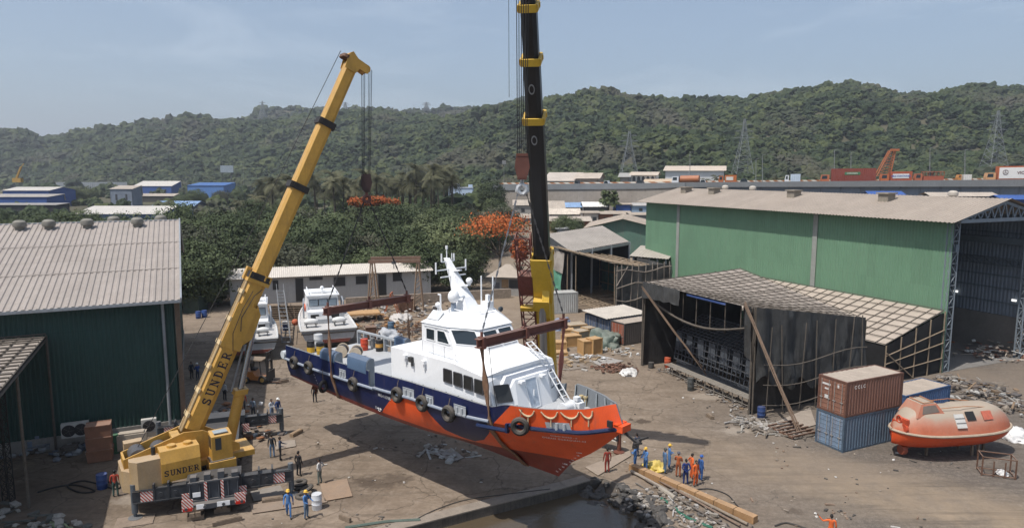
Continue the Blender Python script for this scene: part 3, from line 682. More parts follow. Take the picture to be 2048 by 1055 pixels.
for L,wd in ((16.5,.7),(43.,.7)):       # translucent strips in the side wall
    mb=MB(); mb.obox(HB+HL*L-HW*.075,HL*wd,HW*.02,V(0,0,HE-.4))
    for k in range(6): mb.obox(HB+HL*(L-.02)-HW*.09,HL*(wd+.04),HW*.02,V(0,0,.08)) if 0 else None
    part('skylight_strip',mb,M((.26,.27,.245),.6,0,.2,.6,streak=.4,streakc=(.16,.16,.15)),t,smooth=False)
PAINT=M((.20,.235,.27),.6,.1,.15,.8,dust=.2)
def lattice_col(p,h,name='lattice_column'):
    mb=MB(); mb.truss(p,p+V(0,0,h),.55,1.0,.11,int(h/1.1),up=HW,); part(name,mb,PAINT,t,smooth=False)
lattice_col(HB+HL*.4+HW*.55,HE); lattice_col(far+HL*.4-HW*.8,HE); lattice_col(HB+HL*9+HW*.7,HE-2); lattice_col(HB+HL*18+HW*.7,HE-2); lattice_col(far+HL*9-HW*.7,HE-2)
mb=MB()
mb.bar(HB+V(0,0,HE-.2)-HL*.5,far+V(0,0,HE-.2)-HL*.5,.3,.35)
for s_ in (0,1):
    mb.bar(HB+HW*HWID/2+V(0,0,RH-.25)-HL*.4,(HB if s_==0 else far)+V(0,0,HE-.1)-HL*.4,.2,.3)
for k in range(13):
    u=k/13*HWID; u2=(k+.5)/13*HWID; zt=lambda u_: HE-.1+(RH-.15-HE)*(1-abs(u_-HWID/2)/(HWID/2))
    mb.bar(HB+HW*u+V(0,0,HE-.1)-HL*.4,HB+HW*u2+V(0,0,zt(u2))-HL*.4,.12); mb.bar(HB+HW*u2+V(0,0,zt(u2))-HL*.4,HB+HW*(u+HWID/13)+V(0,0,HE-.1)-HL*.4,.12)
part('gable_truss',mb,PAINT,t,smooth=False)
mb=MB()
for z in (10.6,):
    for k in range(10): pass
mb.truss(far-HW*.5+HL*1+V(0,0,10.2),far-HW*.5+HL*30+V(0,0,10.2),.3,.8,.09,26)
for z in (5.6,7.2,8.6,12.2,13.4): mb.bar(far-HW*.12+V(0,0,z),far-HW*.12+HL*40+V(0,0,z),.1,.14)
mb.bar(HB+HW*.8+V(0,0,12.6),HB+HW*.8+HL*40+V(0,0,12.6),.5,.7); mb.bar(far-HW*.8+V(0,0,12.6),far-HW*.8+HL*40+V(0,0,12.6),.5,.7)
part('wall_girts',mb,M((.13,.16,.19),.6,.1,.2),t,smooth=False)
lampm,nt,b=newmat('lamp_glow'); b.inputs['Emission Color'].default_value=(1,.98,.92,1); b.inputs['Emission Strength'].default_value=1.3
for L in (1.5,8.): 
    mb=MB(); mb.obox(far-HW*.4+HL*L+V(0,0,6.0),HL*.45,HW*.15,V(0,0,.22)); part('work_lamp',mb,lampm,t,smooth=False)
# tall dark panel leaning inside the opening
mb=MB(); mb.obox(HB+HW*1.2+HL*2.,HL*.6,HW*1.6,V(0,0,4.4)); solo('steel_plate_stack',mb,M((.03,.03,.03),.8),'tall black steel plates stood upright inside the open hall','steel plates',loc=HB+HW*1.2,smooth=False)
# ================================================================== bamboo ship shed with black tarpaulins
TL=V(13.7,70.5,0); TR=V(19.9,55.8,0); TD=HW; tl=TL+V(0,0,8.8); tr=TR+V(0,0,8.95)
back=13.5
t=thing('bamboo_ship_shed','bamboo framed ship shed hung with torn black tarpaulins','shelter',TL.lerp(TR,.5))
ms,mbb=MB(),MB(); bl=TL+TD*12.5+V(0,0,9.5); brr=TR+TD*12.6+V(0,0,7.0)
gridroof(ms,mbb,[tl,tr,brr,bl],19,11,.036,R=5,sag=.35)
rf=part('roof',ms,M((.265,.228,.195),.9,0,.35,.6),t); part('roof_poles',mbb,BAMBOOD,rf)
TARP=M((.022,.022,.023),.62,0,.5,.9,dust=.25,streak=.35,streakc=(.07,.068,.064),bmp=.2)
def cloth(o,u,v,nu,nv,amp,R,fq=.5,m=None,edge=0):
    o,u,v=Vector(o),Vector(u),Vector(v); n=u.cross(v).normalized(); vs=[]
    for j in range(nv+1):
        for i in range(nu+1):
            a,b_=i/nu,j/nv
            d=mnoise.noise(Vector((a*u.length*fq,b_*v.length*fq*.35,R)))*amp+mnoise.noise(Vector((a*u.length*fq*3,b_*v.length*fq,R+5)))*amp*.4
            e=mnoise.noise(Vector((a*u.length*.7,R,3)))*edge*b_
            vs.append(o+u*a+v*b_*(1+e)+n*d)
    return vs,[(j*(nu+1)+i,j*(nu+1)+i+1,(j+1)*(nu+1)+i+1,(j+1)*(nu+1)+i) for j in range(nv) for i in range(nu)]
mb=MB()
mb.add(*cloth(TR+V(0,0,9.0)-TD*.15,TD*12.6-V(0,0,2.0),V(0,0,-8.9),40,24,.28,1))                    # right side wall
mb.add(*cloth(TL+V(0,0,8.7),TD*13-V(0,0,1.8),V(0,0,-8.6),20,12,.25,3))                    # left side wall
mb.add(*cloth(TL+TD*13.2+V(0,0,6.8),TR-TL,V(0,0,-6.8),24,10,.2,4))                         # back
part('tarpaulin',mb,TARP,t,ang=60)
# rolled-up cloth hanging over the front edge and over the right top edge
mb=MB(); mb.add(*cloth(tl+V(0,0,.12)-TD*.25,(tr-tl)*.40,V(-.15,-.05,-1.5),26,10,.30,7,1.2,edge=.25)); mb.add(*cloth(tr+V(0,0,.25)-TD*.35+(TR-TL).normalized()*.62,TD*12.6-V(0,0,1.9),V(.2,-.3,-6.2),60,20,.42,9,.8,edge=.25))
mb.add(*cloth(tr+V(0,0,.1)-TD*.3,TD*.5-(TR-TL)*.08,V(.1,-.1,-4.4),8,16,.3,12,1.0))
part('hanging_tarpaulin',mb,M((.035,.036,.036),.6,0,.5,1.1,dust=.3,dustc=(.14,.13,.12),streak=.5,streakc=(.09,.088,.084),bmp=.3),t,ang=70)
mb=MB(); mb.add(*cloth(tl.lerp(tr,.46)-TD*.3+V(0,0,-.05),(tr-tl)*.34,V(-.03,0,-.17),22,4,.2,13,1.2)); part('blue_sheet',mb,M((.022,.05,.16),.5,0,.3,1,dust=.2),t,ang=70)
mb=MB()
for q,h in ((TL,8.9),(TR,9.1)):
    for k in range(4): mb.tube([q+V(random.uniform(-.15,.15),random.uniform(-.15,.15),0),q+V(random.uniform(-.2,.2),random.uniform(-.2,.2),h)],.075,6)
for k in range(1,8):
    u=k/8; q=TL.lerp(TR,u)+TD*.4
    mb.tube([q+V(0,0,6.9-1.3*math.sin(math.pi*u)),q+V(0,0,8.9-.3*math.sin(math.pi*u))],.05,5)
mb.tube([TL.lerp(TR,k/10)+TD*.2+V(0,0,7.4-1.5*math.sin(math.pi*k/10)) for k in range(11)],.11,6)
for k in range(7): 
    q=TR+TD*(.8+k*1.85)-HL*-.35; q=q+(TR-TL).normalized()*1.35
    mb.tube([q+V(0,0,.1),q+V(random.uniform(-.6,.6),random.uniform(-.4,.4),7.6)],.05,5)
for z in (1.2,2.9,4.6):
    mb.tube([TR+TD*k*1.3+(TR-TL).normalized()*(1.4)+V(0,0,z-.35*math.sin(k*.6)) for k in range(10)],.05,5)
for k in range(5):
    q=TL+TD*(1+k*2.4)-(TR-TL).normalized()*.3; mb.tube([q,q+V(0,0,8)],.06,5)
part('bamboo_frame',mb,BAMBOOD,t)
for (p0,p1,nm) in ((Q(1283,578,68.),G(1425,760),0),(Q(1490,612,54.5),G(1600,868),1)):
    mb=MB()
    for k in range(4): mb.tube([p0+V(random.uniform(-.12,.12),random.uniform(-.1,.1),random.uniform(-.3,.5)),p0.lerp(p1,.5)+V(random.uniform(-.12,.12),random.uniform(-.1,.1),0),p1+V(random.uniform(-.25,.25),random.uniform(-.15,.15),0)],.05,6)
    solo('bamboo_prop',mb,M((.20,.14,.10),.85,0,.3,2),('leaning bundle of bamboo poles bracing the left front of the ship shed','leaning bundle of bamboo poles bracing the right corner of the ship shed')[nm],'prop','bamboo props against the ship shed',loc=p1)
# lean-to roof between the shed and the hall
h0=HB+HL*31.5-HW*.2+V(0,0,6.2); h1=HB+HL*.2-HW*.2+V(0,0,6.3); q1=Q(1770,690,64.3); q0=h0-HW*9.5+V(0,0,-2.4)
t=thing('mat_roofed_lean_to','long low roof of tan mats under a bamboo grid beside the green hall','shelter',HB-HW*4)
ms,mbb=MB(),MB(); gridroof(ms,mbb,[h0,h1,q1,q0],24,7,.042,R=8,sag=.15)
rf=part('roof',ms,M((.36,.305,.255),.9,0,.18,.5),t,smooth=False); part('roof_poles',mbb,BAMBOOD,rf)
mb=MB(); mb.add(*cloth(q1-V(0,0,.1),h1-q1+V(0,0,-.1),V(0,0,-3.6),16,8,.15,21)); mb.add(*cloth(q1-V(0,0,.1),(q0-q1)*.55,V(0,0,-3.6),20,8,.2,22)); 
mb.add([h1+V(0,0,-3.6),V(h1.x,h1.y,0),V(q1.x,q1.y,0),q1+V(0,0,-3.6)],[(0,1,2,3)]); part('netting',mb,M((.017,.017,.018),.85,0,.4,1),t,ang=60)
mb=MB(); gd=(h1-q1); gd.z=0
for k in range(5):
    q=V(q1.x,q1.y,0)+gd*(k/4)-HL*.15; mb.tube([q,q+V(0,0,q1.z+(h1.z-q1.z)*k/4)],.07,6)
for z in (1.2,2.4,3.4): mb.tube([V(q1.x,q1.y,z*.8)-HL*.2,V(h1.x,h1.y,z*1.3)-HL*.2],.06,5)
mb.tube([V(q1.x,q1.y,3.)-HL*.25,V(q1.x,q1.y,0)+gd*.5-HL*.25],.06,5)
part('bamboo_frame',mb,BAMBOO,t)
# half built deckhouse frame inside the ship shed
f0=TL.lerp(TR,.12)+TD*2.6; fd=(TR-TL).normalized(); FL=13.2
t=thing('hull_frame','dark blue grey steel deckhouse skeleton under construction in the ship shed','hull frame',f0+fd*6)
FST=M((.055,.065,.082),.55,.3,.3,1.,dust=.3)
mb=MB()
for k in range(24):
    q=f0+fd*(FL*k/23)
    for z0,z1,off in ((.9,3.9,0),): mb.bar(q+V(0,0,z0),q+V(0,0,z1)+TD*.3,.09)
    mb.bar(q+V(0,0,3.9)+TD*.3,q+V(0,0,5.3)+TD*3.4,.08)
for z in (1.0,1.6,2.2,2.8,3.4,3.9): mb.bar(f0+V(0,0,z)+TD*.3*(z-.9)/3,f0+fd*FL+V(0,0,z)+TD*.3*(z-.9)/3,.09)
for k in range(1,9): mb.bar(f0+V(0,0,3.9+1.4*k/8)+TD*(.3+3.1*k/8),f0+fd*FL+V(0,0,3.9+1.4*k/8)+TD*(.3+3.1*k/8),.08)
part('ribs',mb,FST,t,smooth=False)
mb=MB(); mb.obox(f0+TD*.25+V(0,0,.2),fd*FL,TD*.1,V(0,0,.75)); 
for k in range(0,23,3): mb.obox(f0+fd*(FL*k/23)+TD*.16+V(0,0,1.9),fd*(FL/23*1.6),TD*.05,V(0,0,1.9))
mb.obox(f0+TD*5.2+V(0,0,.2),fd*FL,TD*.1,V(0,0,4.6)); part('plating',mb,M((.075,.085,.10),.6,.2,.25),t,smooth=False)
# work bench / staging with clutter in front of it
s0=TL.lerp(TR,.2)+TD*.5; s1=TL.lerp(TR,.97)+TD*.7
t=thing('work_staging','low plank staging with clutter along the open front of the ship shed','staging',s0.lerp(s1,.5))
mb=MB()
for k in range(3): mb.bar(s0+TD*k*.33+V(0,0,.95),s1+TD*k*.33+V(0,0,.95),.28,.05)
for k in range(11):
    q=s0.lerp(s1,k/10)
    for d in (0,.7): mb.bar(q+TD*d,q+TD*d+V(0,0,.93),.07)
    mb.bar(q+V(0,0,.3),s0.lerp(s1,min(1,(k+1)/10))+V(0,0,.3),.05)
part('planks',mb,M((.20,.18,.155),.9,0,.3,2),t,smooth=False)
# ================================================================== other structures in the yard
# low white office block
w0=G(545,607); w1=G(862,589); wd=(w1-w0).normalized(); wn=V(-wd.y,wd.x,0); wl=(w1-w0).length
t=thing('office_block','long low white office block with a sagging pale sheet roof','building',w0.lerp(w1,.5))
WCOL=M((.42,.42,.41),.8,0,.08,.6,streak=.35,streakc=(.24,.23,.22))
mb=MB(); mb.obox(w0-wd*6,wd*(wl+6),wn*6,V(0,0,4.2)); part('wall',mb,WCOL,t,smooth=False)
mb=MB(); mb.corr(w0-wd*6.3-wn*.9+V(0,0,4.15),wd*(wl+6.6),wn*4.4+V(0,0,1.05),.3,.05); mb.corr(w0-wd*6.3+wn*3.5+V(0,0,5.2),wd*(wl+6.6),wn*3.5-V(0,0,.8),.3,.05); part('roof',mb,M((.50,.46,.41),.8,0,.12,.4,streak=.3,streakc=(.28,.22,.17)),t,smooth=False)
for px0,px1,py0,py1,dr_ in ((546,556,560,579,0),(592,606,556,592,1),(619,645,553,560,0),(668,690,553,572,0),(712,734,551,568,0),(757,772,548,580,1),(786,803,544,562,0)):
    def W(px,py):
        x,k=ray(px,py); n2=wn; Y=(w0.x*n2.x+w0.y*n2.y)/(x*n2.x+n2.y); return V(x*Y,Y,CH-k*Y)
    a=W(px0,py1); b_=W(px1,py0); 
    mb=MB(); L=(V(b_.x,b_.y,0)-V(a.x,a.y,0)).length; zb=.15 if dr_ else a.z
    mb.obox(V(a.x,a.y,zb)-wn*.03,wd*L,wn*.05,V(0,0,b_.z-zb)); o=part('door' if dr_ else 'window',mb,glass_dark((.02,.022,.025),.4),t,smooth=False)
    mb=MB(); 
    for z in (zb-.08,b_.z): mb.obox(V(a.x,a.y,z)-wn*.06-wd*.08,wd*(L+.16),wn*.06,V(0,0,.08))
    for d in (-.08,L): mb.obox(V(a.x,a.y,zb)-wn*.06+wd*d,wd*.08,wn*.06,V(0,0,b_.z-zb))
    part('frame',mb,M((.30,.30,.30),.7),o,smooth=False)
mb=MB(); mb.obox(G(690,612)-wn*1.5,wd*26,wn*.5,V(0,0,1.5)); solo('stone_wall',mb,M((.26,.21,.165),.95,0,.45,2.2,bmp=.5),'rough brown stone retaining wall below the white office block','wall',loc=G(690,612),smooth=False)
# sheet fence
f0_,f1_=G(378,590),G(552,577); mb=MB(); fd_=(f1_-f0_)
mb.corr(f0_+V(0,0,.1),fd_,V(0,0,2.7),.4,.06); t=thing('sheet_fence','pale corrugated sheet fence behind the workboats','fence',f0_.lerp(f1_,.5)); part('sheets',mb,M((.27,.27,.26),.7,0,.2,.7,streak=.35),t,smooth=False)
mb=MB()
for k in range(9): mb.bar(f0_+fd_*k/8+V(0,.12,0),f0_+fd_*k/8+V(0,.12,2.95),.1)
part_each('post',mb,M((.12,.10,.085),.9),t,smooth=False)
# hut
hp=G(983,590); hq=G(1040,592); hd=(hq-hp).normalized(); hn=V(-hd.y,hd.x,0); L=(hq-hp).length
t=thing('guard_hut','small hut with a hipped tan roof near the flame tree','hut',hp.lerp(hq,.5))
mb=MB(); mb.obox(hp,hd*L,hn*4.,V(0,0,3.2)); part('wall',mb,M((.27,.26,.245),.85,0,.2,1,streak=.3),t,smooth=False)
mb=MB(); c=[hp-hd*.8-hn*.8+V(0,0,3.15),hq+hd*.8-hn*.8+V(0,0,3.15),hq+hd*.8+hn*4.8+V(0,0,3.15),hp-hd*.8+hn*4.8+V(0,0,3.15)]; ap=[hp.lerp(hq,.42)+hn*2+V(0,0,5),hp.lerp(hq,.58)+hn*2+V(0,0,5)]
mb.add(c+ap,[(0,1,5,4),(1,2,5),(2,3,4,5),(3,0,4),(3,2,1,0)]); part('roof',mb,M((.33,.285,.24),.85,0,.15,1),t,smooth=False)
mb=MB(); mb.obox(hp+hd*L*.62-hn*.03+V(0,0,1.3),hd*L*.34,hn*.05,V(0,0,1.4)); part('window',mb,glass_dark((.02,.022,.025),.4),t,smooth=False)
mb=MB(); mb.obox(hp+hd*L*.36-hn*.04+V(0,0,1.3),hd*L*.24,hn*.05,V(0,0,1.4)); part('shutter',mb,WOOD,t,smooth=False)
mb=MB(); mb.obox(hp+hd*L*.1-hn*.03+V(0,0,.05),hd*.9,hn*.05,V(0,0,2.1)); part('door',mb,M((.10,.10,.11),.7),t,smooth=False)
# A frame gantry
g0=G(745,626); gw=V(.985,.12,0); gn=V(-.12,.985,0); GH=7.3
t=thing('a_frame_gantry','rusty A-frame gantry with a beam over tall splayed pipe legs','gantry',g0+gw*3)
for dx in (0,6.6):
    for dy in (0,4.2):
        mb=MB(); q=g0+gw*dx+gn*dy
        for s_ in (-.75,.75):
            mb.tube([q+gw*s_,q+gw*s_*.12+V(0,0,GH)],.11,6); mb.tube([q+gw*s_+gn*.7,q+gw*s_*.12+V(0,0,GH)],.10,6)
        for z in (.8,2,3.4,4.8): mb.tube([q-gw*.75*(1-z/GH*.88)+V(0,0,z),q+gw*.75*(1-z/GH*.88)+V(0,0,z+.9)],.05,5)
        part('leg',mb,M((.27,.19,.13),.85,.1,.3,2),t)
mb=MB()
for dy in (0,4.2): mb.bar(g0+gn*dy-gw*.4+V(0,0,GH+.15),g0+gn*dy+gw*7+V(0,0,GH+.15),.3,.42)
part('beam',mb,M((.20,.12,.085),.85,.1,.3,2,dust=.3),t,smooth=False)
mb=MB(); q=g0+gw*3.2+V(0,0,GH); mb.bar(q-gw*.3,q+gw*.3,.5,.4); mb.tube([q,q-V(0,0,.9)],.06,5); part('hoist',mb,GREYD,t,smooth=False)
# torn scaffold shed in the middle distance
e0_,e1_=V(14,92.8,0),V(6.2,109,0); sd=(e1_-e0_).normalized(); sn=V(-sd.y,sd.x,0)*-1
if sn.x<0: sn=-sn
t=thing('scaffold_shed','open sided bamboo scaffold shed patched with green and black netting','shelter',e0_.lerp(e1_,.5))
H_=7.8; L=(e1_-e0_).length; D=9.5
ms,mbb=MB(),MB(); gridroof(ms,mbb,[e1_+V(0,0,H_+.7)-sn*.5,e0_+V(0,0,H_+.1)-sn*.5,e0_+sn*D+V(0,0,H_-1.6),e1_+sn*D+V(0,0,H_-1.1)],12,6,.08,R=15,sag=.3)
rf=part('roof',ms,M((.25,.215,.18),.9,0,.4,1),t,smooth=False); part('roof_poles',mbb,BAMBOO,rf)
NET=M((.10,.11,.10),.8,0,.35,.8,streak=.5,streakc=(.04,.05,.05)); NETG=M((.065,.125,.11),.8,0,.35,.6,streak=.4,streakc=(.025,.05,.05)); NETB=M((.062,.062,.06),.8,0,.5,.6,streak=.4,streakc=(.10,.095,.09))
mb=MB(); mb.add(*cloth(e1_+V(0,0,H_+.4)-sn*.2,sd*-4.5+V(0,0,-.3),V(0,0,-3.2),10,8,.5,31)); part('patched_screen',mb,M((.30,.27,.24),.85,0,.3,1),t,ang=60)
mb=MB(); mb.add(*cloth(e1_+V(0,0,5.)-sn*.3,sd*-4.2,V(0,0,-3.4),12,8,.7,33,edge=.5)); part('green_screen',mb,M((.10,.27,.19),.8,0,.25,1),t,ang=60)
mb=MB(); mb.add(*cloth(e0_+sn*D+V(0,0,H_-1.6),sd*L,V(0,0,-H_+1.6),18,8,.3,35)); part('back_netting',mb,NETG,t,ang=60)
mb=MB(); mb.add(*cloth(e0_+V(0,0,H_-.5),sn*D,V(0,0,-H_+.6),14,8,.35,37)); part('side_netting',mb,M((.13,.16,.13),.85,0,.3,.8),t,ang=60)
mb=MB()
for k in range(8):
    for d in ((0,D) if k in (0,4,5,7) else (D,)): mb.tube([e0_.lerp(e1_,k/7)+sn*d*.96,e0_.lerp(e1_,k/7)+sn*d*.96+V(random.uniform(-.2,.2),0,H_-(1.3 if d else 0))],.08,6)
for z in (2.2,4.2,6.2):
    mb.tube([e0_+sn*D+V(0,0,z)-sn*.2,e1_+sn*D+V(0,0,z)-sn*.2],.07,5); mb.tube([e0_+V(0,0,z),e0_+sn*D+V(0,0,z)],.07,5)
for k in range(14): mb.tube([e0_+sn*(D*k/13)+V(0,0,1.0),e1_+sn*(D*k/13)+V(0,0,1.0)],.09,5)
for k in range(6): mb.tube([e0_+sd*(L*.15*k)-sn*.3+V(0,0,1.1),e0_+sd*(L*.15*k)+sn*D+V(0,0,1.1)],.07,5)
part('bamboo_frame',mb,BAMBOO,t)
# the black netted bay in front of it
n0,n1=Q(1230,640,91.5),Q(1338,628,96.); n0.z=n1.z=0
t=thing('netted_bay','bay walled with sagging black netting tied to a bamboo grid','shelter',n0.lerp(n1,.5))
mb=MB(); nd_=(n1-n0); mb.add(*cloth(n0+V(0,0,7.4),nd_,V(0,0,-7.2),30,14,.5,41)); mb.add(*cloth(n1+V(0,0,7.2),V(-3.,9,0),V(0,0,-7.2),14,8,.5,43)); part('netting',mb,NETB,t,ang=60)
mb=MB()
for k in range(9): q=n0+nd_*k/8-V(0,.45,0); mb.tube([q,q+V(random.uniform(-.3,.3),0,7.8)],.085,6)
for z in (1.2,3.1,5.0,6.9): mb.tube([n0+nd_*k/6-V(0,.6,0)+V(0,0,z+.3*math.sin(k*1.3+z)) for k in range(7)],.085,6)
mb.tube([n0-V(0,.6,-5),n0+nd_*.2-V(0,.6,-7.6)],.08,5)
part('bamboo_frame',mb,M((.20,.17,.14),.85,0,.3,2),t)
# plain sheds behind
def shed(name,label,cat,p,u,v,hw,hr,wm,rm,open_=None,ov=.8,asym=.5,posts=True):
    p=Vector(p);u=Vector(u);v=Vector(v); t=thing(name,label,cat,p); ud,vd=u.normalized(),v.normalized(); z=p.z
    mb=MB(); U=V(0,0,1)
    if open_!='front': mb.obox(p,u,vd*.15,U*hw)
    if open_!='side': mb.obox(p,ud*.15,v,U*hw); mb.obox(p+u-ud*.15,ud*.15,v,U*hw)
    mb.obox(p+v-vd*.15,u,vd*.15,U*hw)
    for q in (p,p+u):
        mb.face([q+U*hw,q+v+U*hw,q+v*asym+U*hr])
    part('wall',mb,wm,t,smooth=False)
    mb=MB(); r1=v*asym; sl=(hr-hw)/max(.01,r1.length); mb.corr(p-ud*ov-vd*ov+U*(hw+.08-ov*sl),u+ud*2*ov,r1+vd*ov+U*((hr-hw)+ov*sl),.5,.05)
    r2=v*(1-asym)
    if r2.length>.1: 
        s2=(hr-hw)/r2.length; mb.corr(p-ud*ov+r1+U*(hr+.08),u+ud*2*ov,r2+vd*ov-U*((hr-hw)+ov*s2),.5,.05)
    part('roof',mb,rm,t,smooth=False)
    if open_:
        mb=MB()
        for k in range(5): mb.bar(p+u*k/4,p+u*k/4+U*hw,.25) if open_=='front' else mb.bar(p+v*k/4,p+v*k/4+U*hw,.25)
        part_each('column',mb,GALV,t,smooth=False)
    return t
TANR=M((.33,.295,.26),.85,0,.2,.3,streak=.4,streakc=(.22,.19,.16))
FL,FR,BL=V(9.2,106,7.9),V(19.6,115.,8.6),V(5.6,113.5,10.0); t=thing('open_shed','open fronted shed with a broad dusty grey sheet roof behind the black boom','shed',V(FL.x,FL.y,0))
mb=MB(); mb.corr(FL,FR-FL,BL-FL,.5,.06); part('roof',mb,M((.27,.245,.22),.85,0,.2,.3,streak=.4,streakc=(.18,.16,.14)),t,smooth=False)
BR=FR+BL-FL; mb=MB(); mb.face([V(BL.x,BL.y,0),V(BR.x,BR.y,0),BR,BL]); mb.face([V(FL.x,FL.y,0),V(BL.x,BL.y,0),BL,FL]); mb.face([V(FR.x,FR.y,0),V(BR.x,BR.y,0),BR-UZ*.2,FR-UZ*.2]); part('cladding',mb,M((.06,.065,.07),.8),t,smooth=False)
for k in range(4): mb=MB(); q=FL.lerp(FR,k/3); mb.bar(V(q.x,q.y,0),q-UZ*.05,.3); part('column',mb,GALV,t,smooth=False)
mb=MB(); mb.bar(FL-UZ*.3,FR-UZ*.3,.25,.4); part('eaves_beam',mb,GALV,t,smooth=False)
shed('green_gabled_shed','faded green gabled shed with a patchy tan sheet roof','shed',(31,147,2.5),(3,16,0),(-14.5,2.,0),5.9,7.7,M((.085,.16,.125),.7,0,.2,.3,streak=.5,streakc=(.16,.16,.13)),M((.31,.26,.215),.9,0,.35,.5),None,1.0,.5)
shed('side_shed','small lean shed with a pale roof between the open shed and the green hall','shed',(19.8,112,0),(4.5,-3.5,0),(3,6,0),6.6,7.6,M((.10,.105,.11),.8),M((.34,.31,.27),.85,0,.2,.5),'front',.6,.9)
# ================================================================== the crew boat hanging in the slings
SO=V(-15.1,53.2,0); SYAW=math.atan2(-.70,.715)
ship=thing('crew_boat','white blue and orange crew boat hoisted off the ground in slings','boat',SO,SYAW,None,True)
SM=Matrix.Translation(SO)@Matrix.Rotation(SYAW,4,'Z'); SMI=SM.inverted()
def SW(s,y,z): return SM@V(s,-y,z)               # y counted to starboard, the side we see
def P3(s,y,z): return V(s,-y,z)
def on_side(px,py,y):                             # pixel -> (s,z) on the vertical plane y = const of the boat
    c=SMI@V(0,0,CH); x,k=ray(px,py); d=SMI.to_3x3()@V(x,1,-k); t=(-y-c.y)/d.y; p=c+d*t; return p.x,p.z
END={0:24.7,1:25.65,2:26.83,3:27.5,4:28.3,5:28.95}
def rail_z(s): return interp([(0,6.2),(4,6.2),(8,6.28),(12,6.42),(16,6.62),(20,6.66),(24,6.85),(27,7.0),(29,7.4)],s)
def top_z(s):
    return interp([(0,7.2),(4,7.22),(8,7.3),(11,7.42),(12,7.5),(16,7.66),(19.5,7.72),(22.4,7.68),(23.6,8.02),(25.5,8.1),(27.5,8.28),(29,8.6)],s)
def half(level,u):
    u=min(1,max(0,u))
    if level==0: return .06*(1-u**4)
    H,u0,e=((0,0,0),(1.75,.30,2.6),(2.75,.35,2.5),(2.97,.44,2.7),(3.09,.50,2.9),(3.15,.545,3.0))[level]
    return H*max(0,1-max(0,(u-u0)/(1-u0))**e)
def lvlz(level,s,u):
    u=min(1,max(0,u)); zk=3.46+.14*u**4+.18*max(0,1-s/9)**1.5
    zc=4.56+.2*max(0,1-s/8)+.95*u**5
    zr=rail_z(s)
    if level==0: return zk
    if level==1: return zk*.42+zc*.58
    if level==2: return zc
    if level==3: return zc+(zr-zc)*.33
    if level==4: return zc+(zr-zc)*.7
    return zr
NU=110
def stations(level):
    return [.45+(END[level]-.45)*(i/NU) for i in range(NU+1)]
mb=MB()
for side in (1,-1):
    vs=[]
    for l in range(6):
        for i,s in enumerate(stations(l)):
            u=i/NU; vs.append(P3(s,side*half(l,u),lvlz(l,s,u)))
    n=NU+1; fs=[]
    for l in range(5):
        for i in range(NU):
            f=(l*n+i,l*n+i+1,(l+1)*n+i+1,(l+1)*n+i); fs.append(f if side<0 else f[::-1])
    mb.add(vs,fs)
    mb.add([P3(.45,side*half(l,0),lvlz(l,.45,0)) for l in range(6)]+[P3(.45,0,rail_z(0))],[(0,1,2,3,4,5,6)])
def bul(s,side,z,inn=0.):     # bulwark plan: fuller than the hull at the bow
    f=(z-rail_z(s))/1.2; t=max(0,(s-16.)/12.97)
    return P3(s-.5*f*t**3,side*max(0.,3.15*max(0,1-t**(3.0+.9*f))-inn),z)
def bulwark(s0,s1,side,n,m_in=1):
    """outer skin is slot 0, inner skin and cap slot 1"""
    vs=[];S=[s0+(s1-s0)*i/n for i in range(n+1)]
    for s in S: vs+= [bul(s,side,rail_z(s)),bul(s,side,top_z(s)),bul(s,side,top_z(s),.13),bul(s,side,rail_z(s)-.02,.13)]
    b=len(mb.v); mb.v.extend(map(tuple,vs))
    for i in range(n):
        for k,mi in ((0,0),(1,m_in),(2,m_in)):
            q=(b+i*4+k,b+i*4+k+1,b+(i+1)*4+k+1,b+(i+1)*4+k); mb.f.append(q if side>0 else q[::-1]); mb.m.append(mi)
    for e in (0,n): mb.f.append((b+e*4,b+e*4+1,b+e*4+2,b+e*4+3)); mb.m.append(m_in)
bulwark(.45,11.35,1,40); bulwark(12.05,28.92,1,90)
bulwark(12.05,22.9,-1,40); bulwark(23.9,28.92,-1,40)
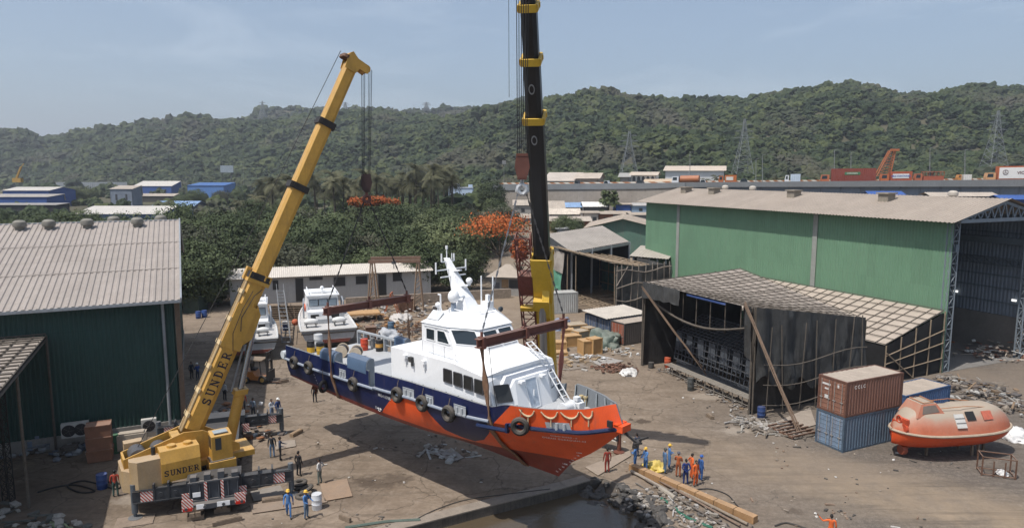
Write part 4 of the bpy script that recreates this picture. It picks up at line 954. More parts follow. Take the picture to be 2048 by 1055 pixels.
def hull_mat():
    m,nt,b=newmat('hull_paint'); co=objco(nt); sp=nd(nt,'ShaderNodeSeparateXYZ'); nt.links.new(co,sp.inputs[0]); s,y,z=sp.outputs
    fz=mth(nt,'DIVIDE',mth(nt,'SUBTRACT',z,4.),5.)
    def line(pts): return mth(nt,'MULTIPLY',rmp(nt,fz,[((zz-4)/5,ss/30) for zz,ss in sorted(pts)]),30.)
    bow=mth(nt,'GREATER_THAN',s,line([(8.1,23.75),(6.6,22.3),(5.9,21.75),(5.3,21.1),(4.98,20.3)]))
    l1=mth(nt,'GREATER_THAN',s,line([(4.85,12.3),(6.5,14.1)]))
    l2=mth(nt,'LESS_THAN',s,line([(6.65,16.8),(5.85,17.7),(5.27,18.4),(4.98,19.6),(4.92,20.6)]))
    mid=mth(nt,'MULTIPLY',mth(nt,'MULTIPLY',l1,l2),mth(nt,'LESS_THAN',z,mth(nt,'ADD',6.18,mth(nt,'MULTIPLY',s,.027))))
    org=mth(nt,'MAXIMUM',bow,mid)
    n=nse(nt,co,1.2,6,.65); n2=nse(nt,mapv(nt,co,(1.5,1.5,.25)),2.2,5,.7)
    navy=rmp(nt,n,[(.3,(.004,.009,.045)),(.7,(.008,.016,.075))]); oc=rmp(nt,n,[(.3,(.62,.075,.016)),(.7,(.72,.10,.024))])
    red=rmp(nt,n,[(.3,(.15,.020,.014)),(.7,(.21,.03,.02))])
    c=mixc(nt,org,navy,oc); c=mixc(nt,mth(nt,'LESS_THAN',z,mth(nt,'ADD',4.88,mth(nt,'MULTIPLY',mth(nt,'SUBTRACT',n2,.5),.03))),c,red)
    c=mixc(nt,mth(nt,'MULTIPLY',rmp(nt,n2,[(.55,0.),(.8,1.)]),.4),c,(.13,.10,.085))
    setcol(nt,b,c); b.inputs['Roughness'].default_value=.42; b.inputs['Specular IOR Level'].default_value=.45
    bump(nt,b,nse(nt,mapv(nt,co,(.9,.9,.6)),.8,2),.12,.08); return m
DECKG=M((.40,.42,.44),.6,0,.08,.8,dust=.15); BULG=M((.15,.165,.18),.6,0,.12,.8,dust=.15)
part('hull',mb,[hull_mat(),BULG],ship,ang=28)
# decks
mb=MB()
def deckpoly(s0,s1,z0,z1,n=16):
    R=[];L=[]
    for i in range(n+1):
        s=s0+(s1-s0)*i/n; z=z0+(z1-z0)*i/n; u=max(0,(s-.45)/28.5); h=max(0,3.15*max(0,1-max(0,(s-16)/12.97)**3.2)-.1); R.append(P3(s,h,z)); L.append(P3(s,-h,z))
    mb.face(R+L[::-1])
deckpoly(.5,13.6,6.27,6.34); deckpoly(13.6,22.5,6.5,6.75); deckpoly(22.5,28.75,7.02,7.3,24)
part('deck',mb,DECKG,ship,smooth=False)
mb=MB()
for side,rng_ in ((1,((.6,11.3),(12.1,28.3))),(-1,((12.1,28.3),))):
    for a,b_ in rng_:
        s=a+.3
        while s<b_:
            p0=bul(s,side,rail_z(s),.13); p1=bul(s,side,top_z(s)-.03,.13); inn=V(0,side,0)*.22
            mb.add([p0,p1,p0+inn*1.4],[(0,1,2)]); mb.bar(p0+inn*.5,p1+inn*.35,.05,.18)
            s+=1.05
part_each('bulwark_frame',mb,M((.26,.285,.30),.6),ship,smooth=False)
# rubbing rail
RAILM=M((.16,.20,.27),.5,0,.25,1,dust=.55,dustc=(.42,.42,.42))
NAVY=M((.008,.018,.06),.45,0,.2,1)
def railpath(s0,s1,n,dz=0):
    out=[]
    for side in (1,-1):
        pth=[]
        for i in range(n+1):
            s=s0+(s1-s0)*i/n; u=max(0,(s-.45)/28.5); pth.append(P3(s,side*(3.15*max(0,1-max(0,(s-16)/12.97)**3.0)+.06),rail_z(s)+dz))
        out.append(pth)
    return out
mb=MB()
for a,b_,dz in ((.4,11.95,-.02),(12.05,22.2,.06)):
    for pth in railpath(a,b_,40,dz): mb.tube(pth,.10,8)
part('rubbing_rail',mb,RAILM,ship)
mb=MB()
for a,b_,dz in ((21.4,23.45,-.28),(23.45,28.8,.05)):
    for pth in railpath(a,b_,40,dz): mb.tube(pth,.12,8)
mb.bar(P3(23.45,2.75,6.5),P3(23.45,2.75,7.0),.14)
part('bow_rail',mb,NAVY,ship,label='navy blue rubbing rail round the bow')
mb=MB(); mb.obox(P3(28.45,.36,7.3),V(.62,0,0),V(0,.72,0),V(0,0,.34)); mb.obox(P3(28.55,.4,7.64),V(.25,0,0),V(0,.8,0),V(0,0,.04)); part('bow_roller_block',mb,M((.68,.085,.02),.5),ship,smooth=False)
# freeing ports and mooring openings in the bulwark
def side_rect(px0,py0,px1,py1):
    s0,z0=on_side(px0,py0,3.1); s1,z1=on_side(px1,py1,3.1); return s0,z0,s1,z1
GREYL=M((.33,.35,.37),.6,0,.15,1)
for s0,s1,zz in ((7.9,8.7,.12),(15.0,16.1,.12),(17.2,17.9,.10),(19.7,20.7,.12)):
    mb=MB(); yy=3.17; za=rail_z(s0)+zz; zb=rail_z(s1)+zz
    mb.add([P3(s0,yy,za),P3(s1,yy,zb),P3(s1,yy,zb+.5),P3(s0,yy,za+.5)],[(3,2,1,0)]); mb.bar(P3(s0,yy,za),P3(s1,yy,zb),.10); mb.bar(P3(s0,yy,za+.5),P3(s1,yy,zb+.5),.04)
    for d in (.3,.7): mb.cyl(P3(s0+(s1-s0)*d,yy+.03,za),P3(s0+(s1-s0)*d,yy+.03,za+.4),.07,8)
    part('mooring_port',mb,GREYL,ship,smooth=False)
mb=MB(); s0,s1=25.55,26.75
def bh(s,z): return bul(s,1,z)+V(0,-.02,0)
mb.add([bh(s0,7.02),bh(s1,7.12),bh(s1,7.52),bh(s0,7.42)],[(3,2,1,0)])
for d in (.42,.72): p=bh(s0+(s1-s0)*d,7.08); mb.cyl(p+V(0,-.03,0),p+V(0,-.03,.36),.09,8)
part('mooring_port',mb,GREYL,ship,smooth=False)
# gangway lockers with rounded tops, starboard and port
def locker(s0,s1,side,zt,name):
    mb=MB(); prof=[(0,-.02),(0,zt-7.2-.42),(.07,zt-7.2-.18),(.2,zt-7.2-.04),(.4,zt-7.2),(.62,zt-7.2-.08),(.66,-.95)]
    poly=[P3(s0,side*(3.17-d),7.2+z) for d,z in prof]; mb.prism(poly,V(s1-s0,0,0)); part(name,mb,M((.07,.12,.20),.5,0,.15,.8,dust=.2),ship,ang=25)
    mb=MB(); poly=[P3(s1+.005,side*(3.17-d),7.2+(z if z>-.5 else z)) for d,z in prof]; mb.prism([P3(s1,side*(3.15-d),7.2+max(z,-.9)-.03) for d,z in [(.03,-.9)]+prof[1:6]+[(.64,-.9)]],V(.03,0,0)); part('locker_door',mb,M((.24,.27,.30),.6),ship,smooth=False)
locker(8.9,11.1,1,8.15,'deck_locker'); locker(5.4,7.3,1,7.85,'deck_locker'); locker(6.3,7.6,-1,7.9,'deck_locker')
# ------------------------------------------------------------------ deckhouse
SIDEY=2.78
def sym(mb,poly,m=0):
    mb.face([P3(*p) for p in poly],m); mb.face([P3(p[0],-p[1],p[2]) for p in poly][::-1],m)
mb=MB()
a0,a1,ft=(13.35,SIDEY,6.2),(13.35,SIDEY,9.33),(21.75,SIDEY,9.12)
sym(mb,[a0,a1,(19.2,SIDEY,9.42),ft,(22.45,2.62,7.0),(22.45,2.62,6.4)][::-1])
mb.face([P3(13.35,SIDEY,6.2),P3(13.35,-SIDEY,6.2),P3(13.35,-SIDEY,9.33),P3(13.35,SIDEY,9.33)])
mb.face([P3(13.35,SIDEY,9.33),P3(19.2,SIDEY,9.42),P3(19.2,-SIDEY,9.42),P3(13.35,-SIDEY,9.33)][::-1])
S0,S1,S2=(18.75,2.3,10.12),(20.45,1.28,10.05),(21.95,1.42,9.33)
sym(mb,[(18.75,2.3,9.42),(19.2,SIDEY,9.42),ft,S2,S1,S0])
sym(mb,[(18.75,2.3,9.42),(19.2,SIDEY,9.42),(19.2,2.3,9.42)])
mb.face([P3(*S1),P3(*S2),P3(S2[0],-S2[1],S2[2]),P3(S1[0],-S1[1],S1[2])])
# step under the upper slope, second slope, front wall with chamfered flanks
T0,T1,T2=(21.80,1.50,9.02),(22.62,1.30,8.84),(23.05,1.36,7.0)
mb.face([P3(21.95,1.42,9.33),P3(21.80,1.5,9.02),P3(21.80,-1.5,9.02),P3(21.95,-1.42,9.33)])
mb.face([P3(*T0),P3(*T1),P3(T1[0],-T1[1],T1[2]),P3(T0[0],-T0[1],T0[2])])
mb.face([P3(*T1),P3(*T2),P3(T2[0],-T2[1],T2[2]),P3(T1[0],-T1[1],T1[2])])
f2=(21.96,2.69,8.84)
sym(mb,[ft,f2,T0,S2]); sym(mb,[f2,(22.45,2.62,7.0),T2,T1,T0])
sym(mb,[ft,(22.45,2.62,7.0),f2])
part('deckhouse',mb,WHITE,ship,smooth=False)
mb=MB()
# wheelhouse walls
wa,wf=15.85,18.75
sym(mb,[(wa,2.3,9.36),(wa,2.3,11.2),(18.05,2.3,11.25),(18.75,2.3,10.12),(18.75,2.3,9.4)][::-1])
mb.face([P3(wa,2.3,9.36),P3(wa,-2.3,9.36),P3(wa,-2.3,11.2),P3(wa,2.3,11.2)])
sym(mb,[(18.75,2.3,10.12),(18.05,2.3,11.25),(19.75,1.28,11.18),(20.45,1.28,10.05)][::-1])
mb.face([P3(20.45,1.28,10.05),P3(19.75,1.28,11.18),P3(19.75,-1.28,11.18),P3(20.45,-1.28,10.05)][::-1])
# roof with chamfered edge
e=[(wa-.06,2.36,11.2),(18.12,2.36,11.26),(19.86,1.34,11.2),(19.86,-1.34,11.2),(18.12,-2.36,11.26),(wa-.06,-2.36,11.2)]
r=[(wa+.85,1.45,11.85),(18.2,1.45,11.85),(19.0,.85,11.85),(19.0,-.85,11.85),(18.2,-1.45,11.85),(wa+.85,-1.45,11.85)]
mb.add([P3(*p) for p in e+r],[(i,(i+1)%6,6+(i+1)%6,6+i)[::-1] for i in range(6)]+[(6,7,8,9,10,11)[::-1],(0,1,2,3,4,5)])
part('wheelhouse',mb,WHITE,ship,smooth=False)
GLS=glass_dark((.022,.032,.040),.12); FRAMEB=M((.05,.05,.055),.6)
def win_quad(name,quad,push,mat=GLS,fr=.05,frm=None,lab=None):
    q=[P3(*p) for p in quad]; n=(q[1]-q[0]).cross(q[2]-q[0]).normalized()
    c=sum(q,V(0,0,0))/4
    if n.dot(SMI@V(0,0,CH)-c)<0: n=-n
    if push=='port': n=-n
    mb=MB(); mb.prism([p+n*.004 for p in q],n*.02); o=part(name,mb,mat,ship,label=lab,smooth=False)
    mb=MB()
    for i in range(4): mb.bar(q[i]+n*.02,q[(i+1)%4]+n*.02,fr,.05,up=n)
    part('frame',mb,frm or WHITE,o,smooth=False); return o
for sg in (1,-1):
    pu=None if sg>0 else 'port'
    win_quad('side_window',[(16.3,sg*2.3,10.25),(17.08,sg*2.3,10.25),(17.08,sg*2.3,10.92),(16.3,sg*2.3,10.92)],pu)
    win_quad('side_window',[(17.32,sg*2.3,10.25),(18.42,sg*2.3,10.25),(17.98,sg*2.3,10.95),(17.32,sg*2.3,10.95)],pu)
    L=lambda u,w_:tuple(Vector((18.75,sg*2.3,10.12)).lerp(Vector((20.45,sg*1.28,10.05)),u).lerp(Vector((18.05,sg*2.3,11.25)).lerp(Vector((19.75,sg*1.28,11.18)),u),w_))
    win_quad('corner_window',[L(.12,.2),L(.88,.2),L(.86,.9),L(.12,.9)],pu)
    for k in range(4):
        s=18.42+k*.87; z=8.22-.02*k; win_quad('deckhouse_window',[(s,sg*SIDEY,z),(s+.66,sg*SIDEY,z),(s+.66,sg*SIDEY,z+.74),(s,sg*SIDEY,z+.74)],pu,glass_dark((.015,.015,.014),.5),.06,FRAMEB)
    fa,fb,fc,fd=V(*f2),V(22.45,2.62,7.0),V(*T2),V(*T1)
    K=lambda u,w_:(lambda p:(p.x,sg*p.y,p.z))(fb.lerp(fc,u).lerp(fa.lerp(fd,u),w_))
    win_quad('flank_window',[K(.22,.42),K(.80,.42),K(.72,.9),K(.2,.9)],pu,glass_dark((.03,.032,.034),.5),.07,FRAMEB)
for y0,y1 in ((1.12,.07),(-.07,-1.12)):
    Fq=lambda y,w_:(20.45-.7*w_,y,10.05+1.13*w_)
    win_quad('front_window',[Fq(y0,.14),Fq(y1,.14),Fq(y1,.86),Fq(y0,.86)],None)
D=lambda y,w_:(23.05-.43*w_,y,7.0+1.84*w_)
win_quad('front_door',[D(.42,.06),D(-.34,.06),D(-.34,.93),D(.62,.93)],None,M((.44,.50,.57),.5,0,.3,3.),.06)
mb=MB()
for y in (.9,-.78): p=P3(*D(y,.92)); mb.box(p+V(.12,0,.0),(.3,.34,.12))
mb.box(P3(*D(.05,.5))+V(.06,0,0),(.06,.06,.36)); part('deck_light',mb,WHITE,ship,smooth=False)
# wipers and visors over the windows
mb=MB()
for q in ([(16.1,2.36,11.08),(18.3,2.36,11.12)],[(18.5,2.3,11.12),(19.6,1.38,11.14)],[(19.72,1.2,11.16),(19.72,-1.2,11.16)]): mb.tube([P3(*p) for p in q],.025,5)
part('grab_rail',mb,M((.60,.61,.62),.4),ship)
# handrail along the side deck, ladder, pipes
PIPE=M((.70,.71,.72),.4,0,.05)
mb=MB()
for z in (.45,.9): mb.tube([P3(16.4,2.72,9.38+z),P3(19.4,2.72,9.42+z-.1)],.022,5)
for s in (16.4,17.4,18.4,19.4): mb.tube([P3(s,2.72,9.38),P3(s,2.72,10.25)],.022,5)
part('handrail',mb,PIPE,ship)
mb=MB(); l0,l1=P3(21.05,-1.28,10.2),P3(23.65,-1.75,7.1)
for d in (0,-.45): mb.tube([l0+V(0,-d,0),P3(21.95,-1.4,9.5)+V(0,-d,0),l1+V(0,-d,0)],.04,6)
for k in range(13):
    t=k/12; q=(l0.lerp(P3(21.95,-1.4,9.5),t/.35) if t<.35 else P3(21.95,-1.4,9.5).lerp(l1,(t-.35)/.65)); mb.tube([q,q+V(0,.45,0)],.03,5)
part('ladder',mb,PIPE,ship)
mb=MB()
for s,z in ((14.9,9.0),(16.7,9.0)): mb.box(P3(s,SIDEY+.1,z),(.3,.2,.22)); mb.box(P3(s+.02,SIDEY+.06,z-.3),(.12,.1,.3))
part_each('wall_vent',mb,WHITE,ship,smooth=False)
mb=MB(); mb.box(P3(15.5,SIDEY+.12,8.95),(.28,.2,.3)); mb.box(P3(15.65,SIDEY+.14,8.75),(.1,.12,.35)); part('floodlight',mb,M((.05,.05,.05),.5),ship,smooth=False)
# mast
mb=MB()
pts=[(17.2,.76,.55,11.8),(16.95,.53,.38,12.6),(16.45,.35,.27,13.35),(15.98,.24,.19,14.1),(15.5,.15,.13,14.8)]
for (x0,a0_,b0,z0),(x1,a1_,b1,z1) in zip(pts,pts[1:]):
    v=[]
    for x,a_,b_,z in ((x0,a0_,b0,z0),(x1,a1_,b1,z1)): v+=[V(x+a_,b_,z),V(x-a_,b_,z),V(x-a_,-b_,z),V(x+a_,-b_,z)]
    mb.add(v,[(0,1,5,4),(1,2,6,5),(2,3,7,6),(3,0,4,7),(4,5,6,7)])
part('mast',mb,WHITE,ship,smooth=False)
mb=MB()
mb.prism([V(16.4,.2,13.1),V(17.55,.12,13.3),V(17.55,-.12,13.3),V(16.4,-.2,13.1)],V(0,0,.1)); mb.add([V(16.45,0,13.1),V(17.5,0,13.3),V(16.6,0,12.75)],[(0,1,2)])
mb.prism([V(15.9,.15,14.0),V(16.8,.1,14.12),V(16.8,-.1,14.12),V(15.9,-.15,14.0)],V(0,0,.08))
for z,x,l in ((14.15,15.9,1.2),(13.75,16.1,1.0),(14.6,15.6,.5)): mb.bar(V(x,-l,z),V(x,l,z),.07); 
for y in (-1.2,1.2): mb.cyl(V(15.9,y,13.95),V(15.9,y,14.65),.05,6)
for y,z in ((.5,15.05),(-.5,15.1)): mb.cyl(V(15.6,y,14.6),V(15.6,y,z),.05,6)
mb.cyl(V(15.5,0,14.7),V(15.5,0,15.35),.035,6); mb.cyl(V(15.5,0,15.35),V(15.5,0,15.55),.08,8); mb.cyl(V(15.75,.2,14.7),V(15.75,.2,15.1),.03,6)
part('mast_arms',mb,WHITE,ship,smooth=False)
def ball(c,r,name,m=WHITE,sq=(1,1,1)): mb=MB(); lump(mb,c,r,3,0,sq); return part(name,mb,m,ship,ang=60)
ball((17.55,0,13.6),.2,'satellite_dome'); 
o=ball((17.2,-.95,12.72),.34,'radar_dome',sq=(1,1,1.15)); mb=MB(); mb.cyl((17.2,-.95,11.85),(17.2,-.95,12.35),.16,10); part('pedestal',mb,M((.2,.24,.3),.5),o)
o=ball((16.05,-1.2,12.1),.17,'gps_dome'); mb=MB(); mb.cyl((16.05,-1.2,11.6),(16.05,-1.2,12.),.05,8); part('stalk',mb,WHITE,o)
mb=MB()
for x,y,z0,z1,r_ in ((18.07,.5,11.85,13.9,.045),(18.34,1.2,11.7,13.8,.045),(16.3,-1.2,11.7,12.75,.05)): mb.cyl((x,y,z0),(x,y,z1),r_,8); mb.cyl((x,y,z0),(x,y,z0+.22),.13,10,r2=.07)
mb.bar(V(16.3,-1.2,12.75),V(16.08,-1.2,12.75),.08)
mb.box((18.38,.7,12.1),(.55,.5,.55)); mb.box((18.4,.72,12.55),(.22,.2,.45))
part_each('aerial',mb,WHITE,ship)
mb=MB(); mb.torus((17.25,-.45,12.55),.24,.06,(V(.8,0,.6),V(0,1,0),V(-.6,0,.8)),16,6); part('lifebuoy',mb,M((.62,.66,.72),.5),ship)
mb=MB()
for x,y in ((16.6,-1.5),(17.3,-1.4)): mb.cyl((x,y,11.6),(x,y,12.05),.05,8)
mb.tube([(16.9,-1.0,11.98),(18.6,-1.0,11.98),(19.0,-.5,11.98),(19.0,.6,11.98)],.03,5)
for x in (16.9,17.8,18.6): mb.tube([(x,-1.,11.85),(x,-1.,11.98)],.025,5)
part('roof_fittings',mb,PIPE,ship)
mb=MB(); mb.lathe([(0,0),(.12,.0),(.17,.14),(.12,.2),(0,.2)],10,(18.85,1.25,11.9),(V(0,1,0),V(0,0,1),V(1,0,0))); part('searchlight',mb,M((.05,.06,.07),.3),ship)
mb=MB(); mb.obox(V(16.15,-2.12,11.42),V(1.0,0,0),V(0,.5,.44),V(0,-.02,.03)); part('roof_panel',mb,M((.50,.52,.54),.6),ship,smooth=False)
# anchor winch and bitts on the foredeck
wc=P3(25.35,0,7.1)
mb=MB(); W=lambda x,y,z:wc+V(x,-y,z*1.25)*.85
mb.cyl(W(0,-.2,.55),W(0,.55,.55),.25,18); mb.cyl(W(0,.55,.55),W(0,.65,.55),.33,18); mb.cyl(W(0,-.3,.55),W(0,-.2,.55),.33,18); mb.box(W(.1,-.75,.45),(.6,.45,.5)); mb.box(W(.05,-.75,.85),(.3,.3,.2)); mb.cyl(W(0,-1.2,.5),W(0,-1.1,.5),.24,14); mb.box(W(.1,.0,.1),(.8,1.7,.12))
part('anchor_winch',mb,M((.66,.67,.68),.5,0,.12,1.5),ship)
mb=MB()
for s,y in ((26.8,-.6),(26.9,-1.0),(24.6,-2.0),(24.9,-2.0),(26.4,.9)): mb.cyl(P3(s,y,7.15),P3(s,y,7.65),.09,10); mb.cyl(P3(s,y,7.6),P3(s,y,7.68),.13,10)
part_each('bitt',mb,M((.45,.36,.20),.6,0,.3,2),ship)
# anchor hung from the stem
mb=MB(); mb.bar(P3(28.9,-.1,7.2),P3(29.6,-.25,6.75),.12); mb.bar(P3(29.35,-.75,6.75),P3(29.7,.25,6.75),.2,.14); mb.prism([P3(29.4,-.75,6.8),P3(29.9,-.7,7.0),P3(29.5,-.45,6.8)],V(0,0,.1)); mb.prism([P3(29.6,.25,6.8),P3(30.1,.15,7.0),P3(29.7,-.05,6.8)],V(0,0,.1)); part('anchor',mb,BLACK,ship,smooth=False)
mb=MB(); mb.box(P3(28.5,.62,7.72),(.3,.1,.34)); part('fairlead',mb,BLACK,ship,smooth=False)
# rope garlands on the bow bulwark
mb=MB()
for s in (24.75,25.95,26.95,27.7):
    w_=.42 if s<27.5 else .25; pth=[]
    for k in range(9):
        t=k/8*2-1; ss=s+w_*t; pth.append(bul(ss,1,top_z(ss)-.12-.34*(1-t*t)**.8)+V(0,-.05,0))
    mb.tube(pth,[.035+.03*(1-abs(k/4-1)) for k in range(9)],6); q=bul(s,1,top_z(s)-.46)+V(0,-.05,0); mb.tube([q,q-V(0,0,.42)],.035,5)
part('rope_garland',mb,M((.50,.38,.24),.9,0,.4,8),ship)
# propeller shafts and rudders under the stern
mb=MB()
for y in (1.4,-1.4):
    mb.cyl(P3(4.6,y,4.35),P3(1.6,y,3.75),.07,8); mb.prism([P3(.9,y-.04,4.5),P3(1.5,y-.04,4.5),P3(1.4,y-.04,3.5),P3(1.0,y-.04,3.5)],V(0,-.08,0) if 0 else V(0,.08,0))
    for k in range(4):
        a=k*math.pi/2+.4; mb.prism([P3(1.75,y,3.8),P3(1.78,y+.45*math.cos(a)-.15*math.sin(a),3.8+.45*math.sin(a)+.15*math.cos(a)),P3(1.72,y+.45*math.cos(a)+.15*math.sin(a),3.8+.45*math.sin(a)-.15*math.cos(a))],V(.04,0,0))
part('stern_gear',mb,M((.16,.07,.05),.6,.3,.2),ship,smooth=False)
# lettering, following the hull's own plating
def hull_pt(s,z,off=.02):
    """starboard skin at (s,z)"""
    best=None
    for l in range(5):
        def yz(lv): 
            u=(s-.45)/(END[lv]-.45); return half(lv,min(1,u)) if u<=1 else 0, lvlz(lv,s,min(1,max(0,u)))
        (y0,z0),(y1,z1)=yz(l),yz(l+1)
        if z0<=z<=z1: t=(z-z0)/(z1-z0); return P3(s,y0+(y1-y0)*t+off,z)
    return P3(s,3.17,z)
WLET=M((.74,.74,.74),.6,0,.03)
def hull_text(txt,s,z,size,name,bold=.015,label=None,sp=1.):
    u=(hull_pt(s+.3,z)-hull_pt(s-.3,z)).normalized(); v=(hull_pt(s,z+.15)-hull_pt(s,z-.15)).normalized(); v=(v-u*v.dot(u)).normalized()
    mb=text_mb(txt,hull_pt(s,z,.0)+V(0,-.005,0),u,v,size,.01,bold,sp)
    out=[]
    for p in mb.v:
        q=hull_pt(p[0],p[2],.025); out.append((q.x,q.y,q.z))
    mb.v=out; return part(name,mb,WLET,ship,label=label,smooth=False)
hull_text('MO-11768',13.0,6.12,.30,'registry_number',.03)
hull_text('OCEAN GUARDIAN-III',26.05,6.42,.19,'name_lettering',.0,sp=1.25)
hull_text('OCEAN GUARD - II',26.15,6.62,.15,'name_lettering',.0,sp=1.1)
for i,tx in enumerate(('2.00M','1.8','1.6','1.4','1.2','1.00M','0.8','0.6','0.4')):
    z=5.5-.2*i; s=24.75+(z-3.65)*1.1-.36; hull_text(tx,s-.1*(len(tx)>3),z,.12,'draught_mark',.02)
for i,tx in enumerate(('2.2','2.0','1.8','1.6','1.4')): hull_text(tx,4.45+i*.06,5.75-.2*i,.13,'draught_mark',.02)
mb=MB(); p=hull_pt(12.2,5.1,.03); mb.torus(p,.15,.022,(V(1,0,0),V(0,0,1),V(0,-1,0)),16,4,sq=.4); mb.bar(p-V(.24,0,0),p+V(.24,0,0),.03,.02,up=(0,1,0)); mb.bar(p+V(-.36,0,-.1),p+V(-.36,0,.18),.03,.02,up=(0,1,0)); part('load_line_mark',mb,WLET,ship,smooth=False)
# ------------------------------------------------------------------ tyre fenders
def tyre_mb(c,ax,R=.36,r=.15):
    mb=MB(); mb.torus(c,R,r,ax,22,8,sq=1.25); return mb
sa=SM.to_3x3()@V(1,0,0); sb=SM.to_3x3()@V(0,-1,0)
TY=[(588,725),(617,735),(706,768),(794,789),(844,806),(897,827),(1040,852)]
ordn=['aftmost','second','fourth','fifth','sixth','seventh','foremost']
for i,(px,py) in enumerate(TY):
    y=3.3 if i<6 else 2.66
    s,z=on_side(px,py,y); c=SW(s,y,z); ax=(sa,V(0,0,1),sb)
    if i==6: a2=(sa*.86-sb*.5).normalized(); ax=(a2,V(0,0,1),a2.cross(V(0,0,1)))
    lab=('black tyre fender hung on the stern corner of the crew boat','black tyre fender second from the stern on the blue hull','black tyre fender beside the tall blue locker on the hull','black tyre fender touching the white registry number','black tyre fender above the middle of the orange wedge','black tyre fender over the blue patch before the brown sling','black tyre fender alone on the orange bow')[i]
    t=thing('tyre_fender',lab,'tyre fender',c,0,'tyre fenders along the boat')
    part('tyre',tyre_mb(c,ax),RUBBER,t); mb=MB(); mb.tube([c+V(0,0,.45),c+V(.02,0,.9)+sb*-.1],.02,5); part('rope',mb,OLDWOOD,t)
s,z=on_side(647,772,3.3); c=SW(s,3.32,z); mb=MB(); mb.torus(c,.33,.13,(sa*.3+sb*.95,V(0,0,1),sa),18,8,sq=1.2); t=thing('tyre_fender','black tyre fender seen edge on, hanging low by the aft sling','tyre fender',c,0,'tyre fenders along the boat'); part('tyre',mb,RUBBER,t); mb=MB(); mb.tube([c+V(0,0,.4),c+V(0,0,1.2)],.02,5); part('rope',mb,OLDWOOD,t)
c=SW(.2,2.75,6.45); mb=MB(); mb.tube([c-sb*.2+V(0,0,0),c+sb*.55],[.3,.3],14); solo('foam_fender',mb,M((.50,.53,.55),.7,0,.15,1),'grey white foam roll fender lashed to the stern corner','fender',loc=c)
c=SW(.25,2.5,5.35); mb=MB(); mb.tube([c+V(0,0,.55),c-V(0,0,.6)],[.24,.24],12); solo('rubber_fender',mb,BLACK,'black rubber cylinder fender hanging below the white roll','fender',loc=c)
# ------------------------------------------------------------------ things standing on the aft deck
def drum_mb(p,r=.29,h=.88):
    mb=MB(); mb.lathe([(r*.97,0),(r,.02),(r,h*.32),(r*1.04,h*.34),(r,h*.36),(r,h*.64),(r*1.04,h*.66),(r,h*.68),(r,h-.03),(r*.99,h),(r*.94,h),(r*.94,h-.025),(0,h-.025)],18,p); return mb
def drum(p,col,lab,band=None,r=.29,h=.88,rough=.45):
    t=thing('oil_drum',lab,'drum',p); part('shell',drum_mb(p,r,h),M(col,rough,.1,.15,2,dust=.2),t)
    if band:
        z0,z1,bc=band; mb=MB(); mb.lathe([(r*1.045,z0*h),(r*1.045,z1*h)],18,p); part('band',mb,M(bc,.5),t)
    return t
DKZ=6.3
drum(G(729,699,DKZ),(.50,.055,.02),'bright red oil drum standing alone on the aft deck')
drum(G(759,701,DKZ),(.02,.02,.022),'black oil drum with an amber band near the white deckhouse',(.36,.68,(.55,.28,.06)))
drum(G(622,703,DKZ),(.02,.02,.022),'black and yellow drum nearest the stern bulwark',(.0,.45,(.55,.33,.03)))
drum(G(641,707,DKZ),(.55,.33,.03),'yellow drum with black lid beside the white drum',(.72,1.0,(.02,.02,.02)))
drum(G(637,695,DKZ),(.55,.56,.57),'tall white drum behind the two yellow drums',None,.34,1.1)
for px,py,lab in ((684,700,'black hose reel with pale cheeks, the left of two on deck'),(712,704,'hose reel with a broad wooden cheek, the right of two on deck')):
    p=G(px,py,DKZ+.45); ax_=(sa*.75+sb*.66).normalized(); t=thing('hose_reel',lab,'reel',p)
    mb=MB(); mb.cyl(p-ax_*.4,p+ax_*.4,.40,18); part('hose',mb,BLACK,t)
    for s_ in (-1,1): mb=MB(); mb.cyl(p+ax_*.4*s_,p+ax_*.48*s_,.46,20); part('cheek',mb,M((.50,.42,.32),.8,0,.2,3),t)
for px,py,lab in ((746,695,'grey deck pump with a dark motor by the port rail'),(770,696,'small grey valve stand beside the black drum')):
    p=G(px,py,DKZ); mb=MB(); mb.cyl(p,p+V(0,0,.7),.15,10); mb.box(p+V(.2,.1,.35),(.3,.3,.5)); mb.cyl(p+V(-.2,0,.2),p+V(-.2,0,.6),.08,8); mb.cyl(p+V(0,0,.7),p+V(0,0,.82),.2,10); solo('deck_pump',mb,STEEL,lab,'pump',loc=p)
mb=MB(); mb.bar(P3(.6,-3.1,7.3),P3(6.3,-3.1,7.4),.22,.14)
for k in range(7): mb.bar(P3(.7+k*.92,-3.1,6.25),P3(.7+k*.92,-3.1,7.3),.12,.3)
mb.bar(P3(.6,-3.1,6.75),P3(6.3,-3.1,6.8),.06); part('port_rail',mb,GREYL,ship,smooth=False)
